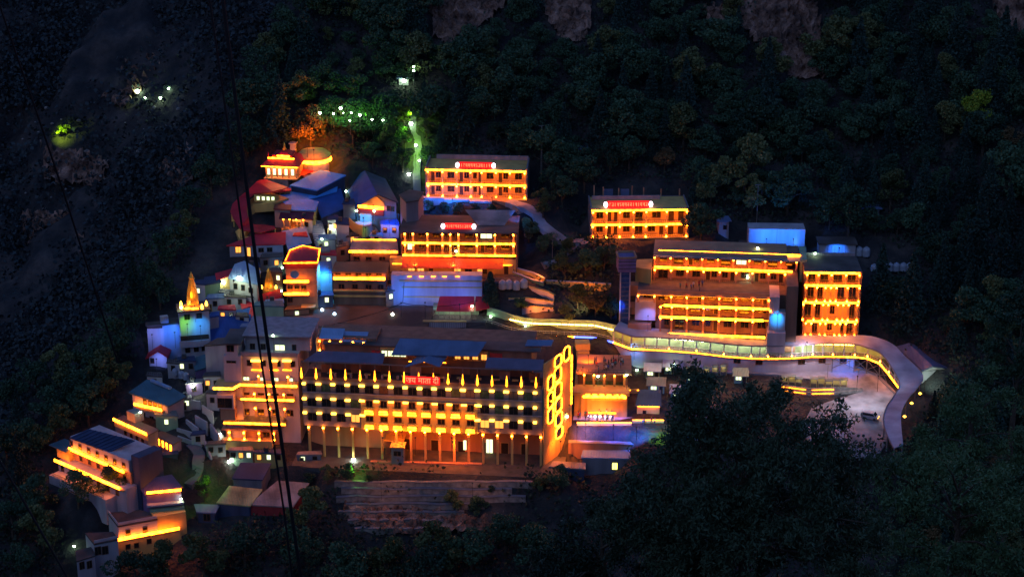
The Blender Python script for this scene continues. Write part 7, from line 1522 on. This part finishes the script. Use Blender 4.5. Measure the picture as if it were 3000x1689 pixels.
# ------------------------------------------------------------------ people
PM = []
for pose in (0, 1):
    J = {'p': (0, 0, .95), 'c': (0, .01, 1.25), 'n': (0, 0, 1.47), 'h': (0, -.02, 1.58), 'ht': (0, -.01, 1.70), 'sl': (-.19, 0, 1.40), 'el': (-.25, .02, 1.13), 'wl': (-.24, -.06, .88), 'sr': (.19, 0, 1.40), 'er': (.26, .02, 1.13), 'wr': (.25, -.06, .88), 'hl': (-.10, 0, .88), 'kl': (-.11, -.02, .48), 'al': (-.11, .03, .07), 'tl': (-.12, -.14, .03), 'hr': (.10, 0, .88), 'kr': (.11, -.02, .48), 'ar': (.11, .03, .07), 'tr': (.12, -.14, .03)}
    if pose: J.update({'kl': (-.11, -.16, .50), 'al': (-.11, -.12, .09), 'tl': (-.12, -.28, .05), 'kr': (.11, .02, .48), 'ar': (.11, .22, .10), 'tr': (.12, .08, .03), 'wl': (-.24, .16, .90), 'wr': (.25, -.22, .95)})
    rad = dict(p=.15, c=.16, n=.055, h=.10, ht=.075, sl=.075, el=.05, wl=.035, sr=.075, er=.05, wr=.035, hl=.10, kl=.065, al=.045, tl=.035, hr=.10, kr=.065, ar=.045, tr=.035)
    E = [('p', 'c'), ('c', 'n'), ('n', 'h'), ('h', 'ht'), ('c', 'sl'), ('sl', 'el'), ('el', 'wl'), ('c', 'sr'), ('sr', 'er'), ('er', 'wr'), ('p', 'hl'), ('hl', 'kl'), ('kl', 'al'), ('al', 'tl'), ('p', 'hr'), ('hr', 'kr'), ('kr', 'ar'), ('ar', 'tr')]
    bm = bmesh.new(); sk = bm.verts.layers.skin.verify(); vv = {}
    for k, p in J.items():
        v = bm.verts.new(p); v[sk].radius = (rad[k], rad[k]); v[sk].use_root = (k == 'p'); vv[k] = v
    for a, b in E: bm.edges.new((vv[a], vv[b]))
    me = bpy.data.meshes.new("body_cage"); bm.to_mesh(me); bm.free(); o = link(bpy.data.objects.new("body_cage", me)); o.modifiers.new("skin", 'SKIN'); sb = o.modifiers.new("sub", 'SUBSURF'); sb.levels = 1
    bpy.context.view_layer.update(); m2 = bpy.data.meshes.new_from_object(o.evaluated_get(bpy.context.evaluated_depsgraph_get())); bpy.data.objects.remove(o)
    m2.materials.clear(); 
    for mm in ("skin", "cloth_white", "cloth_black"): m2.materials.append(M[mm])
    for p in m2.polygons:
        c = p.center; p.material_index = 0 if c.z > 1.45 or (abs(c.x) > .2 and c.z < 1.0 and c.z > .75) else (1 if c.z > .85 else 2)
        p.use_smooth = True
    PM.append(m2)
hb = MB(); hb.lathe((0, .01, 1.60), [(.10, 0), (.115, .06), (.10, .12), (.04, .16)], 8); ho = hb.build("hair", "hair"); HM = ho.data; bpy.data.objects.remove(ho)
DG = bpy.context.evaluated_depsgraph_get(); pc = 0
TOPS = [("cloth_white", "white"), ("cloth_red", "red"), ("cloth_blue", "dark blue"), ("cloth_black", "black"), ("cloth_tan", "tan"), ("cloth_teal", "teal")]
def crowd(n, x0, x1, y0, y1, where, group):
    global pc
    done = 0
    for _ in range(n * 6):
        if done >= n: break
        px, py = random.uniform(x0, x1), random.uniform(y0, y1); P, N = hit(px, py)
        if N.z < .6: continue
        cm_, cn = random.choice(TOPS); r = root("person", f"person in a {cn} top standing {where}", "person", P, group); r.rotation_euler = (0, 0, random.uniform(0, 6.28)); s = random.uniform(.92, 1.06); r.scale = (s, s, s)
        b = bpy.data.objects.new("body", PM[pc % 2]); link(b); b.parent = r; h = bpy.data.objects.new("hair", HM); link(h); h.parent = r
        b.material_slots[1].link = 'OBJECT'; b.material_slots[1].material = M[cm_]; pc += 1; done += 1
crowd(24, 1726, 1830, 1060, 1098, "in the crowd on the pillared terrace roof", "crowd on the terrace roof"); crowd(24, 1692, 1800, 1212, 1238, "before the glowing orange hall", "crowd before the orange hall"); crowd(7, 1985, 2060, 838, 853, "on the terraced lodge's open terrace", "people on the lodge terrace"); crowd(4, 1880, 1920, 1236, 1246, "by the small orange kiosk", "people by the kiosk"); crowd(4, 1470, 1505, 796, 803, "at the right end of the middle lodge's terrace", "people on the middle terrace")
